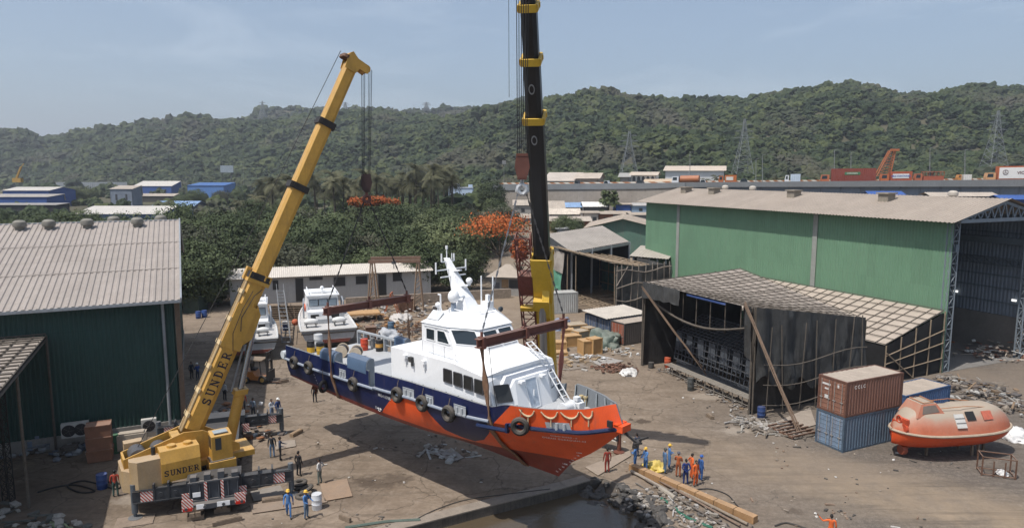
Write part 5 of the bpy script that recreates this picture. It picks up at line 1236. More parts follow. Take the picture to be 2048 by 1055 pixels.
# ================================================================== cranes and lifting gear
RW=stripes((.62,.60,.56),(.42,.05,.03),.22); RWB=stripes((.6,.58,.54),(.05,.05,.05),.26)
CHGREY=M((.026,.033,.042),.5,.1,.3,1.2,dust=.28,dustc=(.24,.21,.18),streak=.2)
def outrigger(t,c,l,a,w0,w1,hz0,hz1,name='outrigger'):
    """box beams telescoped out to both sides of c along l; jacks with floats at the ends"""
    mb=MB(); mb.box(c+V(0,0,(hz0+hz1)/2+.1),(3.0,1.3,hz1-hz0+.5),(l,a,V(0,0,1)))
    o=part('outrigger_box',mb,CHGREY,t,smooth=False)
    for s_,L in ((-1,w0),(1,w1)):
        mb=MB(); e=c+l*s_*L
        mb.box(c+l*s_*(1.5+(L-1.5)*.30)+V(0,0,(hz0+hz1)/2),((L-1.5)*.6,.62,hz1-hz0),(l,a,V(0,0,1)))
        mb.box(c+l*s_*(1.5+(L-1.5)*.72)+V(0,0,(hz0+hz1)/2+.02),((L-1.5)*.60,.5,hz1-hz0-.16),(l,a,V(0,0,1)))
        for u in (.35,.62): mb.box(c+l*s_*(1.5+(L-1.5)*u)+V(0,0,hz1-.2),(.1,.7,1.0),(l,a,V(0,0,1)))
        for u in (.22,.5): mb.cyl(c+l*s_*(1.5+(L-1.5)*u)-a*.30+V(0,0,hz1-.35),c+l*s_*(1.5+(L-1.5)*u)-a*.36+V(0,0,hz1-.35),.13,10)
        mb.bar(c+l*s_*1.5-a*.3+V(0,0,hz1+.03),e-a*.3+V(0,0,hz1+.03),.06); mb.bar(c+l*s_*1.7-a*.36+V(0,0,hz0+.1),e-a*.33+V(0,0,hz0+.1),.05)
        b=part('outrigger_beam',mb,CHGREY,t,smooth=False)
        mb=MB(); mb.cyl(e+V(0,0,.35),e+V(0,0,hz1+.35),.17,12); mb.cyl(e+V(0,0,.12),e+V(0,0,.4),.10,10); mb.lathe([(.38,.0),(.40,.08),(.15,.14)],14,e); part('jack',mb,M((.09,.11,.13),.5,.2,.2,2,dust=.3),t)
        mb=MB(); mb.box(c+l*s_*(L-.75)-a*.27+V(0,0,(hz0+hz1)/2),(.75,.03,.62),(l,a,V(0,0,1))); mb.box(c+l*s_*1.5-a*.67+V(0,0,hz0+.12),(.55,.03,.6),(l,a,V(0,0,1))); part_each('warning_stripes',mb,RW,t,smooth=False)
def boom(t,p,q,fr,ws,hs,mats,side,collar_m,sink=.0):
    """telescopic boom: sections ending at fractions fr, widths ws (across) and depths hs"""
    d=(q-p); L=d.length; d.normalize(); x=side.normalized(); y=x.cross(d).normalized()
    if y.z<0: y=-y
    prev=0.
    for i,f in enumerate(fr):
        a,b_=p+d*L*max(0,prev-.02),p+d*L*f; w_,h=ws[i],hs[i]; ch=.18*w_
        prof=[(-w_/2,-h/2+ch*1.6),(-w_/2+ch*1.3,-h/2),(w_/2-ch*1.3,-h/2),(w_/2,-h/2+ch*1.6),(w_/2,h/2-ch),(w_/2-ch,h/2),(-w_/2+ch,h/2),(-w_/2,h/2-ch)]
        mb=MB(); mb.prism([a+x*u+y*v for u,v in prof],b_-a); o=part('boom_section',mb,mats[i] if isinstance(mats,list) else mats,t,ang=30)
        if i<len(fr)-1:
            mb=MB(); c=b_; W2,H2=w_*1.10,h*1.10
            for s_ in (-1,1): mb.box(c+x*s_*W2/2,(.14,.42,H2),(x,d,y)); mb.box(c+y*s_*H2/2,(W2,.42,.14),(x,d,y))
            for s_ in (-1,1): mb.box(c+x*s_*(W2/2+.06)+y*H2*.3,(.12,.25,.22),(x,d,y)); mb.box(c+x*s_*(W2/2+.05)-y*H2*.35,(.10,.3,.25),(x,d,y))
            part('section_collar',mb,collar_m,o,smooth=False)
        prev=f
    return d,x,y,L
def hook_block(name,lab,p,w_,m,hookm,u):
    t=thing(name,lab,'hook block',p); mb=MB(); n=V(-u.y,u.x,0)
    for s_ in (-1,1): mb.prism([p+n*s_*.22+u*a+V(0,0,b_*w_) for a,b_ in ((-w_*.5,.35),(-w_*.38,1.25),(w_*.38,1.25),(w_*.5,.35),(w_*.3,-.35),(-w_*.3,-.35))],n*.08)
    mb.box(p+V(0,0,-.2)*w_,(w_*.62,.5*w_,.5*w_),(u,n,V(0,0,1))); mb.box(p+V(0,0,1.15)*w_,(w_*.75,.6*w_,.12),(u,n,V(0,0,1))); part('cheek_plates',mb,m,t,smooth=False)
    mb=MB()
    for k in range(4): c=p+n*(-.17+.11*k)+V(0,0,.65*w_); mb.cyl(c-n*.03,c+n*.03,w_*.36,16)
    part('sheaves',mb,GREYD,t)
    mb=MB(); pth=[(0,-.4),(0,-.75),(.25,-.95),(.3,-1.2),(.1,-1.42),(-.2,-1.35),(-.32,-1.12)]; mb.tube([p+(u*a+V(0,0,b_))*w_ for a,b_ in pth],[.12,.12,.13,.15,.14,.11,.05],8); mb.tube([p+(u*-a+V(0,0,b_))*w_ for a,b_ in pth],[.12,.12,.13,.15,.14,.11,.05],8); part('ramshorn_hook',mb,hookm,t)
    return t
# ---------------------------------------------------------------- yellow crane
la=V(.94,.34,0).normalized(); aa=V(-.34,.94,0).normalized()
RC=(G(270,1040)+G(583,985))*.5; SC=V(-18.9,42.3,0)
HK1=SW(7.0,0,0); PV=V(-19.95,41.45,4.25); TIP1=V(HK1.x-.4,HK1.y-.25,27.95)
bd=V(TIP1.x-PV.x,TIP1.y-PV.y,0).normalized(); bc=V(bd.y,-bd.x,0)     # boom heading and the side turned to us
cr=thing('yellow_crane','tall yellow mobile crane with its boom raised over the boat stern','crane',SC)
outrigger(cr,RC,la,aa,(G(270,1040)-RC).length,(G(583,985)-RC).length,.95,1.75)
FC=RC+aa*11.0; FR=G(564,866)
outrigger(cr,FC,la,aa,4.4,(V(FR.x,FR.y,0)-FC).dot(la),.95,1.7)
mb=MB(); mb.box(RC+aa*5.5+V(0,0,1.35),(2.3,11.4,.7),(la,aa,V(0,0,1)))
part('carrier',mb,CHGREY,cr,smooth=False)
mb=MB()
for k in range(6): mb.bar(RC-aa*.93+la*(-1.3+k*.52)+V(0,0,.75),RC-aa*.93+la*(-1.3+k*.52)+V(0,0,2.05),.06)
for z in (.95,2.05): mb.bar(RC-aa*.95-la*1.4+V(0,0,z),RC-aa*.95+la*1.4+V(0,0,z),.09)
for k in range(4): mb.box(RC-aa*.6+la*(-1.1+k*.75)+V(0,0,2.2),(.35,.5,.3+.15*(k%3)),(la,aa,V(0,0,1)))
for k in range(4): mb.cyl(RC-aa*1.5+la*(-1.5+k)+V(0,0,.78),RC-aa*1.56+la*(-1.5+k)+V(0,0,.78),.09,8)
mb.box(RC-aa*.75+V(0,0,1.3),(2.7,.25,1.55),(la,aa,V(0,0,1))); mb.box(RC-aa*1.1+V(0,0,.75),(3.4,.7,.3),(la,aa,V(0,0,1))); part('tail_board',mb,M((.045,.055,.07),.55,.1,.2,1.5,dust=.4),cr,smooth=False)
mb=MB()
for s_ in (-1.42,1.42): mb.box(RC-aa*1.47+la*s_+V(0,0,1.0),(.6,.03,.65),(la,aa,V(0,0,1)))
for s_ in (-.45,.45): mb.box(RC-aa*.99+la*s_+V(0,0,1.45),(.16,.03,1.2),(la,aa,V(0,0,1)))
part_each('warning_stripes',mb,RW,cr,smooth=False)
mb=MB()
for s_ in (-1.42,1.42): mb.box(RC-aa*1.49+la*s_+V(0,0,.72),(.5,.04,.18),(la,aa,V(0,0,1)))
part_each('tail_lamp',mb,M((.5,.03,.02),.3),cr,smooth=False)
for s_,z,w_ in ((-.95,1.35,.42),(-.75,.80,.42),(.5,.8,.7)):
    mb=MB(); mb.box(RC-aa*(1.0 if z>1 else 1.47)+la*s_+V(0,0,z),(w_,.03,.28),(la,aa,V(0,0,1))); part('number_plate',mb,WHITE,cr,smooth=False)
for k in range(6):
    for s_ in (-1,1):
        mb=MB(); c=RC+aa*(.2+k*1.75+(1.2 if k>2 else 0))+la*s_*1.12; mb.torus(c+V(0,0,.66),.46,.2,(aa,V(0,0,1),la),18,8,sq=1.1); o=part('wheel',mb,RUBBER,cr); mb=MB(); mb.cyl(c+V(0,0,.66)-la*.16,c+V(0,0,.66)+la*.16,.34,14); part('rim',mb,M((.35,.2,.05),.6),o)
def SU(b,c,z): return V(PV.x+bd.x*b+bc.x*c,PV.y+bd.y*b+bc.y*c,z)       # superstructure frame: b ahead of the boom pivot, c towards us
AX=(bd,bc,UZ)
mb=MB(); mb.lathe([(1.25,1.7),(1.3,2.1),(1.15,2.2)],24,V(SC.x,SC.y,0)); part('slew_ring',mb,GREYD,cr)
mb=MB(); mb.box(SU(.6,0,2.3),(5.6,2.3,.35),AX); part('turntable',mb,YEL,cr,smooth=False)
CWM=M((.36,.26,.15),.75,0,.22,1.2,dust=.5,dustc=(.40,.32,.24),streak=.35,streakc=(.42,.24,.05))
mb=MB()
def cpr(poly,z0,z1): mb.prism([SU(b_*.92+.45,c_*.92,z0+.15) for b_,c_ in poly],V(0,0,(z1-z0)*.92))
cpr([(-2.9,1.75),(-4.3,1.75),(-4.9,1.0),(-4.9,-1.0),(-4.3,-1.75),(-2.9,-1.75)],1.35,2.75)
cpr([(-2.7,1.9),(-4.15,1.9),(-4.5,1.4),(-4.45,.55),(-2.7,.55)],2.75,3.25); cpr([(-2.2,2.0),(-4.1,2.0),(-4.5,1.6),(-4.5,1.15),(-2.2,1.15)],1.25,3.45)
cpr([(-3.4,-.9),(-4.5,-.9),(-4.5,-1.6),(-3.4,-1.6)],2.75,3.7)
part('counterweight',mb,CWM,cr,smooth=False)
mb=MB()
for c_ in (.62,-.75): mb.prism([SU(b_,c_,z) for b_,z in ((-3.9,2.4),(-3.9,3.35),(-.6,4.3),(.5,4.2),(2.6,2.9),(2.6,2.4))],bc*.10)
mb.box(SU(-3.85,0,3.1),(.12,1.3,.5),AX); mb.box(SU(-1.0,0,4.0),(.5,1.2,.2),AX)
part('side_frames',mb,YEL,cr,smooth=False)
for b_ in (-3.1,-1.9): mb=MB(); mb.cyl(SU(b_,-.6,3.25),SU(b_,.55,3.25),.48,18); part('winch_drum',mb,M((.16,.16,.17),.4,.5,.3,6),cr)
mb=MB(); mb.prism([SU(-2.1,c_,z) for c_,z in ((.75,1.9),(1.95,1.9),(1.95,3.05),(1.75,3.75),(.75,3.75))],bd*2.15)
for b_ in (-1.4,-.5): mb.cyl(SU(b_,1.2,3.75),SU(b_,1.2,3.9),.25,12)
hood=part('engine_hood',mb,YEL,cr,smooth=False)
part('company_lettering',slab_text(SU(-1.02,1.955,2.45),bd,UZ,.36,.325),M((.012,.012,.03),.5),hood,smooth=False)
mb=MB(); mb.cyl(SU(-2.35,1.0,2.6),SU(-2.35,1.0,3.9),.12,10); part('exhaust',mb,BLACK,cr)
mb=MB(); mb.box(SU(1.3,1.4,2.15),(1.55,1.15,.62),AX); o=part('side_tray',mb,YEL,cr,smooth=False)
mb=MB(); mb.box(SU(1.3,1.4,2.48),(1.4,.95,.05),AX); mb.bar(SU(.75,1.2,2.55),SU(1.9,1.5,2.55),.18,.06); mb.bar(SU(.8,1.6,2.55),SU(1.9,1.2,2.55),.1,.06); part('loose_boards',mb,GREYD,o,smooth=False)
mb=MB(); mb.prism([SU(.75,c_,z) for c_,z in ((.8,2.4),(1.75,2.4),(1.75,4.0),(.8,4.15))],bd*1.2); cab=part('operator_cab',mb,YEL,cr,smooth=False)
mb=MB(); mb.obox(SU(.73,.95,3.2),bc*.65,UZ*.75,bd*.03); mb.obox(SU(.95,1.76,3.15),bd*.35,UZ*.75,bc*.02); part('window',mb,GLS,cab,smooth=False); mb=MB(); mb.box(SU(1.35,1.25,4.13),(.8,.6,.05),AX); part('roof_hatch',mb,M((.3,.34,.36),.5),cab,smooth=False)
# boom
side1=-bc
FR1=[.385,.625,.80,.965]
d1,x1,y1,L1=boom(cr,PV,TIP1,FR1,[1.0,.87,.79,.72],[1.2,1.04,.94,.85],M((.53,.285,.04),.5,0,.18,.8,dust=.6,dustc=(.46,.36,.24),streak=.34,streakc=(.16,.09,.03)),bc,M((.035,.03,.028),.6,.2,.3,3))
sgn=1 if x1.dot(bc)>0 else -1
def BP(f,u,v): return PV+d1*L1*f+x1*u*sgn+y1*v     # u towards us across the boom, v above its centre line
mb=MB()
for u in (.35,.15,-.1,-.28): mb.bar(BP(-.01,u,.64),BP(.38,u,.64),.08,.07,up=y1)
for f in (.03,.09,.15,.21,.27,.34): mb.box(BP(f,.05,.65),(.98,.26,.13),(x1,d1,y1))
part('top_rails',mb,M((.55,.42,.24),.6,0,.2,1),cr,smooth=False)
mb=MB(); mb.box(BP(.258,0,-.02),(1.10,2.9,1.28),(x1,d1,y1)); mb.prism([BP(.215,.47,-.6),BP(.32,.47,-.6),BP(.30,.47,-1.0),BP(.24,.47,-1.08)],x1*sgn*-.94); part('cylinder_saddle',mb,YEL,cr,smooth=False)
mb=MB(); mb.box(BP(.38,0,0),(1.2,.65,1.42),(x1,d1,y1)); mb.box(BP(.387,.2,-.45),(.9,.35,.4),(x1,d1,y1)); mb.box(BP(.385,-.2,.72),(.4,.8,.25),(x1,d1,y1)); part('boom_head_collar',mb,YEL,cr,smooth=False)
mb=MB(); mb.tube([BP(.25,.57,-.2),BP(.28,.58,.1),BP(.34,.54,-.1),BP(.36,.56,-.4)],.025,5); mb.tube([BP(.2,.57,-.25),BP(.24,.58,.2),BP(.3,.56,.25),BP(.35,.54,.1)],.02,5); mb.tube([BP(.02,-.2,.72),BP(.2,-.15,.74),BP(.38,-.2,.72)],.03,5); part('hydraulic_hoses',mb,BLACK,cr)
part('boom_lettering',slab_text(BP(.128,.505,-.02),d1,y1,.54,.60),M((.012,.012,.03),.5),cr,smooth=False)
mb=MB(); h0=PV+d1*L1*.958; fw=V(bd.x,bd.y,0)
for s_ in (-1,1): mb.prism([h0+x1*s_*.38+(d1*a+y1*b_)*.74 for a,b_ in ((-.3,-.5),(-.3,.6),(.9,.75),(1.35,.45),(1.0,-.2),(.95,-1.1),(.65,-1.65),(.2,-1.5),(.25,-.7))],x1*s_*.07)
mb.cyl(h0+d1*.45+y1*-.95-x1*.42,h0+d1*.45+y1*-.95+x1*.42,.27,14); mb.cyl(h0+d1*.75+y1*.3-x1*.42,h0+d1*.75+y1*.3+x1*.42,.2,12); mb.box(h0+d1*.36,(.72,.8,.62),(x1,d1,y1))
part('boom_head',mb,YEL,cr,smooth=False)
mb=MB(); 
for s_ in (-.4,0,.4): mb.cyl(h0+d1*.4+y1*.62+x1*s_*.7,h0+d1*.6+y1*.62+x1*s_*.7,.24,10)
part('head_sheaves',mb,RUST,cr)
# lift cylinder
cb=SU(2.05,-.1,2.4); ct=BP(.282,0,-.95)
mb=MB(); mb.cyl(cb,cb.lerp(ct,.46),.34,16); mb.box(cb.lerp(ct,.45),(.8,.35,.8),(bc,(ct-cb).normalized(),bd)); o=part('lift_cylinder',mb,YEL,cr)
mb=MB(); mb.cyl(cb.lerp(ct,.4),ct,.20,14); part('piston_rod',mb,M((.42,.43,.44),.22,.9,.05),o)
mb=MB(); mb.cyl(cb.lerp(ct,.46)+bd*-.55,ct+bd*-.45-UZ*.4,.07,8); part('oil_line',mb,STEEL,o)
# rope along the boom top and the falls
HB1=V(HK1.x,HK1.y,19.0)
mb=MB(); mb.tube([SU(-3.1,0,3.6),BP(.5,0,1.5),h0+d1*.7+y1*1.0],.022,4)
htop=h0+d1*.5+y1*-1.1
for k in range(6): 
    o_=x1*(-.35+.14*k)+bd*(.22 if k%2 else -.22); mb.tube([htop+o_*(1.0),V(HB1.x,HB1.y,19.9)+x1*(-.2+.08*k)+bd*(.2 if k%2 else -.2)],.020,4)
part('wire_rope',mb,CABLE,cr)
hook_block('hook_block','dark hook block hanging from the yellow crane before the palms',HB1,.72,M((.05,.03,.028),.6,.2,.3,2),M((.12,.05,.04),.5,.2),la)
# mats and blocks under the jacks, drums and small things
for p,lab in ((G(270,1042),'steel ground mat under the left jack of the yellow crane'),):
    mb=MB(); mb.box(p+V(0,0,.03),(2.0,1.3,.06),(la,aa,UZ)); solo('ground_mat',mb,M((.22,.17,.13),.8,0,.3,2),lab,'ground mat',loc=p,smooth=False)
for px,py,lab in ((392,1035,'weathered timber block stack under the crane tail, left one'),(445,1020,'timber cribbing stack under the crane tail, right one')):
    p=G(px,py); t=thing('timber_cribbing',lab,'timber blocks',p,0,'timber stacks under the crane')
    mb=MB()
    for k in range(3): 
        for s_ in (-.16,.16): mb.box(p+V(0,0,.14+.26*k)+(la if k%2 else aa)*s_,(.9,.28,.25),((aa,la,UZ) if k%2 else (la,aa,UZ)))
    part('blocks',mb,OLDWOOD,t,smooth=False)
# ---------------------------------------------------------------- black boomed crane behind the boat
HK2=SW(21.9,0,0); PV2=V(2.9,52.5,3.6); TIP2=V(HK2.x,HK2.y+.4,34.5)
c2=thing('black_boom_crane','mobile crane with a black telescopic boom and yellow base behind the boat','crane',V(3.2,54,0))
b2=V(TIP2.x-PV2.x,TIP2.y-PV2.y,0).normalized(); s2=V(-b2.y,b2.x,0)
if s2.x<0: s2=-s2
BBLK=M((.012,.012,.013),.38,.1,.2,1,dust=.12)
YEL2=M((.58,.36,.03),.5,0,.14,1,dust=.2,streak=.1)
Ltot=(TIP2-PV2).length; d2=(TIP2-PV2).normalized(); yy2=s2.cross(d2).normalized()
if yy2.z<0: yy2=-yy2
def B2f(py,px=None):
    """fraction along the boom that shows at image row py"""
    lo,hi=0.,1.
    for _ in range(40):
        m_=(lo+hi)/2; p=PV2+d2*Ltot*m_; dd=CH-p.z
        yd=-p.y*math.sin(PIT)+dd*math.cos(PIT); zf=p.y*math.cos(PIT)+dd*math.sin(PIT)
        if CY+F*yd/zf>py: lo=m_
        else: hi=m_
    return lo
fr2=[B2f(512),B2f(235),B2f(119),B2f(13),1.0]
boom(c2,PV2,TIP2,fr2,[1.2,1.08,.97,.9,.84],[1.6,1.4,1.25,1.12,1.0],[YEL2,BBLK,BBLK,BBLK,BBLK],s2,YEL2)
def B2(f,u,v): return PV2+d2*Ltot*f+s2*u+yy2*v
under=-1
mb=MB(); f=fr2[0]; mb.box(B2(f-.018,0,0),(1.4,1.15,1.8),(s2,d2,yy2)); mb.box(B2(f-.06,0,0),(1.28,2.6,1.68),(s2,d2,yy2))
f3=B2f(590); mb.box(B2(f3,-.1,-1.1),(1.05,.8,.65),(s2,d2,yy2)); mb.prism([B2(f3+.03,.0,-.8),B2(f3-.05,.0,-.8),B2(f3-.03,0,-1.4),B2(f3+.01,0,-1.4)],s2*.5); part('boom_head_collar',mb,YEL2,c2,smooth=False)
for py_,h_ in ((272,.55),(172,.45)):
    ff=B2f(py_); mb=MB(); R_=.17; pts=[]
    c=B2(ff,0,-(.73 if py_>200 else .66)); mb.torus(c,.16,.03,(s2,d2*1.7,-yy2),16,4,sq=.5); part('section_number',mb,M((.22,.22,.22),.6),c2)
cb2=SU2=PV2+b2*2.6+V(0,0,-1.0); ct2=B2(f3-.005,0,-1.2)
mb=MB(); mb.cyl(cb2,cb2.lerp(ct2,.2),.4,16); mb.cyl(cb2.lerp(ct2,.2),ct2,.26,14); part('lift_cylinder',mb,M((.34,.35,.36),.3,.7,.08),c2)
mb=MB(); j0=B2(B2f(468),-1.22,-.2); j1=B2(B2f(735),-1.15,.1); jd=(j1-j0).normalized()
mb.truss(j0+jd*.0,j1,.85,1.0,.095,11,up=s2); jl=j0.lerp(j1,.33); mb.box(jl,(.87,1.6,.9),(s2,jd,yy2)); part('lattice_jib',mb,M((.15,.04,.03),.65,.1,.25,1.5,dust=.25),c2,smooth=False)
mb=MB(); fj=B2f(607); mb.box(B2(fj,-.85,-.5),(1.3,.28,.3),(s2,d2,yy2)); mb.box(B2(fj,-1.2,-.62),(.95,.3,.35),(s2,d2,yy2)); part('jib_bracket',mb,YEL2,c2,smooth=False)
mb=MB(); mb.box(V(2.0,53.6,2.0),(6.,2.6,1.2),(b2,s2,UZ)); mb.box(V(1.6,56.5,2.6),(2.2,2.8,1.6),(b2,s2,UZ)); part('superstructure',mb,YEL2,c2,smooth=False)
mb=MB(); ca=V(.80,-.6,0); cl_=V(.6,.8,0); cc=V(1.2,55.5,0); mb.box(cc+V(0,0,1.1),(11.5,2.4,.8),(ca,cl_,UZ)); part('carrier',mb,CHGREY,c2,smooth=False)
for k in range(5):
    for s_ in (-1,1): mb=MB(); c=cc+ca*(-4.6+k*2.1)+cl_*s_*1.1+V(0,0,.62); mb.torus(c,.44,.19,(ca,UZ,cl_),16,8); part('wheel',mb,RUBBER,c2)
oe=G(1238,905); ob=V(oe.x-4.6,oe.y+3.2,0); ol=(oe-ob).normalized(); on_=V(-ol.y,ol.x,0)
mb=MB(); mb.box(ob.lerp(oe,.5)+V(0,0,1.25),((oe-ob).length,.55,.6),(ol,on_,UZ)); part('outrigger_beam',mb,CHGREY,c2,smooth=False)
mb=MB(); mb.box(oe-ol*.85+V(0,0,1.25),(1.5,.62,.68),(ol,on_,UZ)); part('warning_stripes',mb,RWB,c2,smooth=False)
mb=MB(); mb.cyl(oe+V(0,0,.1),oe+V(0,0,1.75),.15,10); mb.lathe([(.4,0.04),(.4,.12),(.15,.2)],14,oe); part('jack',mb,M((.16,.06,.04),.6,.2),c2)
mb=MB(); ht=TIP2+yy2*-1.0; HB2=V(HK2.x,HK2.y,20.0)
for k in range(6): mb.tube([V(HK2.x-.35+.14*k,HK2.y+(.15 if k%2 else -.15),34.),V(HB2.x-.25+.1*k,HB2.y+(.15 if k%2 else -.15),HB2.z+1.)],.022,4)
mb.tube([V(HK2.x-.75,HK2.y,34),V(HK2.x-.7,HK2.y+.1,24)],.015,4)
part('wire_rope',mb,CABLE,c2)
hook_block('hook_block','big red brown hook block hanging beside the black boom',HB2,.82,M((.12,.042,.03),.55,.2,.3,2,dust=.35),M((.5,.5,.5),.35,.5),V(1,0,0))
# ---------------------------------------------------------------- spreader beams, chains and slings
def spreader(s,z,lab,y0=3.3,y1=-3.3,dz=0,seed=0):
    a,b_=SW(s,y0,z),SW(s,y1,z+dz); t=thing('spreader_beam',lab,'spreader beam',a.lerp(b_,.5)); u=(b_-a).normalized(); n=V(-u.y,u.x,0).normalized()
    mb=MB(); mb.bar(a-u*.35+V(0,0,.22),b_+u*.35+V(0,0,.22),.36,.05); mb.bar(a-u*.35-V(0,0,.22),b_+u*.35-V(0,0,.22),.36,.05); mb.bar(a-u*.35,b_+u*.35,.06,.42); part('girder',mb,BEAMRED,t,smooth=False)
    for q in (a,a.lerp(b_,.5),b_): mb=MB(); mb.box(q,(.22,.46,.62),(u,n,UZ)); mb.box(q+V(0,0,.4),(.12,.1,.35),(u,n,UZ)); part('lug',mb,BEAMRED,t,smooth=False)
    return a,b_
sp1=spreader(6.95,10.75,'red brown spreader beam hanging over the aft deck of the boat')
sp2=spreader(22.15,11.2,'red brown spreader beam hanging before the wheelhouse windows')
def chain(p,q,lab,nm='chain_sling',m=CABLE,r=.045):
    mb=MB(); n=max(6,int((q-p).length/.28)); d=(q-p).normalized(); x=d.cross(V(0,1,0)).normalized(); y=x.cross(d)
    for k in range(n):
        c=p.lerp(q,(k+.5)/n); mb.bar(c-d*.15,c+d*.15,r*2.2,r*.9,up=(x if k%2 else y))
    solo(nm,mb,m,lab,'chain sling','chain slings below the hooks',loc=p.lerp(q,.5),smooth=False)
CHG=M((.16,.16,.165),.4,.6,.2,3)
for (a,b_),h,w_ in ((sp1,HB1,'yellow'),(sp2,HB2,'black')):
    e=h-V(0,0,1.0)
    for q,sd_ in ((a,'near'),(b_,'far')): chain(e+(V(-.2,0,0) if sd_=='near' else V(.2,0,0)),q+V(0,0,.5),'steel chain sling from the hook of the %s boom crane to the %s beam end'%(w_,sd_),m=CHG if w_=='black' else CABLE)
def keel_pts(s):
    return [(2.2*math.cos(t),) for t in ()]
def sling(s,a,b_,labn,labf,wd=.3):
    hp=[]
    for l in (5,4,3,2,1,0):
        u_=(s-.45)/(END[l]-.45); hp.append((half(l,u_)+(.17 if l==5 else .05 if l else 0),lvlz(l,s,u_)-(.05 if l<2 else 0)))
    prof=hp[:5]+[(0,hp[5][1]-.04)]+[(-y_,z_) for y_,z_ in hp[:5][::-1]]
    ds=SM.to_3x3()@V(1,0,0)
    for side,lab in ((0,labn),(1,labf)):
        q=prof[:6] if side==0 else prof[5:][::-1]
        top=a if side==0 else b_
        ya=3.3*(1 if side==0 else -1)
        pts=[top-V(0,0,.25)]+[SW(s-.06*math.sin(i*2.),y if s<15 or i else y*.94,z) for i,(y,z) in enumerate(q)]
        mb=MB(); vs=[]
        NN=[]
        for i in range(len(pts)-1):
            m_=10 if i==0 else 3
            for k in range(m_): NN.append(pts[i].lerp(pts[i+1],k/m_))
        NN.append(pts[-1])
        for i,p in enumerate(NN):
            tw=.5*math.sin(i*.9)*(1 if i<10 else .25); r_=wd*(.42+.08*math.sin(i*1.7)) if i<10 else wd*.62; 
            dd=ds*math.cos(tw)+sb*math.sin(tw)
            vs+=[p-dd*r_-sb*.03,p+dd*r_-sb*.03,p+dd*r_+sb*.05*(1 if side==0 else -1),p-dd*r_+sb*.05*(1 if side==0 else -1)]
        fs=[]
        for i in range(len(NN)-1):
            for k in range(4): fs.append((i*4+k,i*4+(k+1)%4,(i+1)*4+(k+1)%4,(i+1)*4+k))
        mb.add(vs,fs+[(0,1,2,3),tuple(len(vs)-4+k for k in range(4))])
        solo('webbing_sling',mb,M((.20,.115,.07),.85,0,.35,3,streak=.3) if side==0 or s<15 else M((.22,.08,.06),.85,0,.35,3),lab,'sling','webbing slings under the hull',loc=top,ang=50)
sling(7.15,sp1[0],sp1[1],'brown webbing sling round the blue hull aft','thin brown sling on the far side of the aft deck',.22)
sling(22.2,sp2[0],sp2[1],'brown webbing sling crossing the orange bow','red brown padded sling hanging beyond the foredeck',.32)
mb=MB(); mb.tube([SW(22.6,3.2,11.0),SW(22.75,3.1,9.2),SW(22.9,2.95,7.75)],.018,5); solo('tag_line',mb,CABLE,'thin dark tag line hanging down the white deckhouse side','rope',loc=SW(22.6,3.2,11))
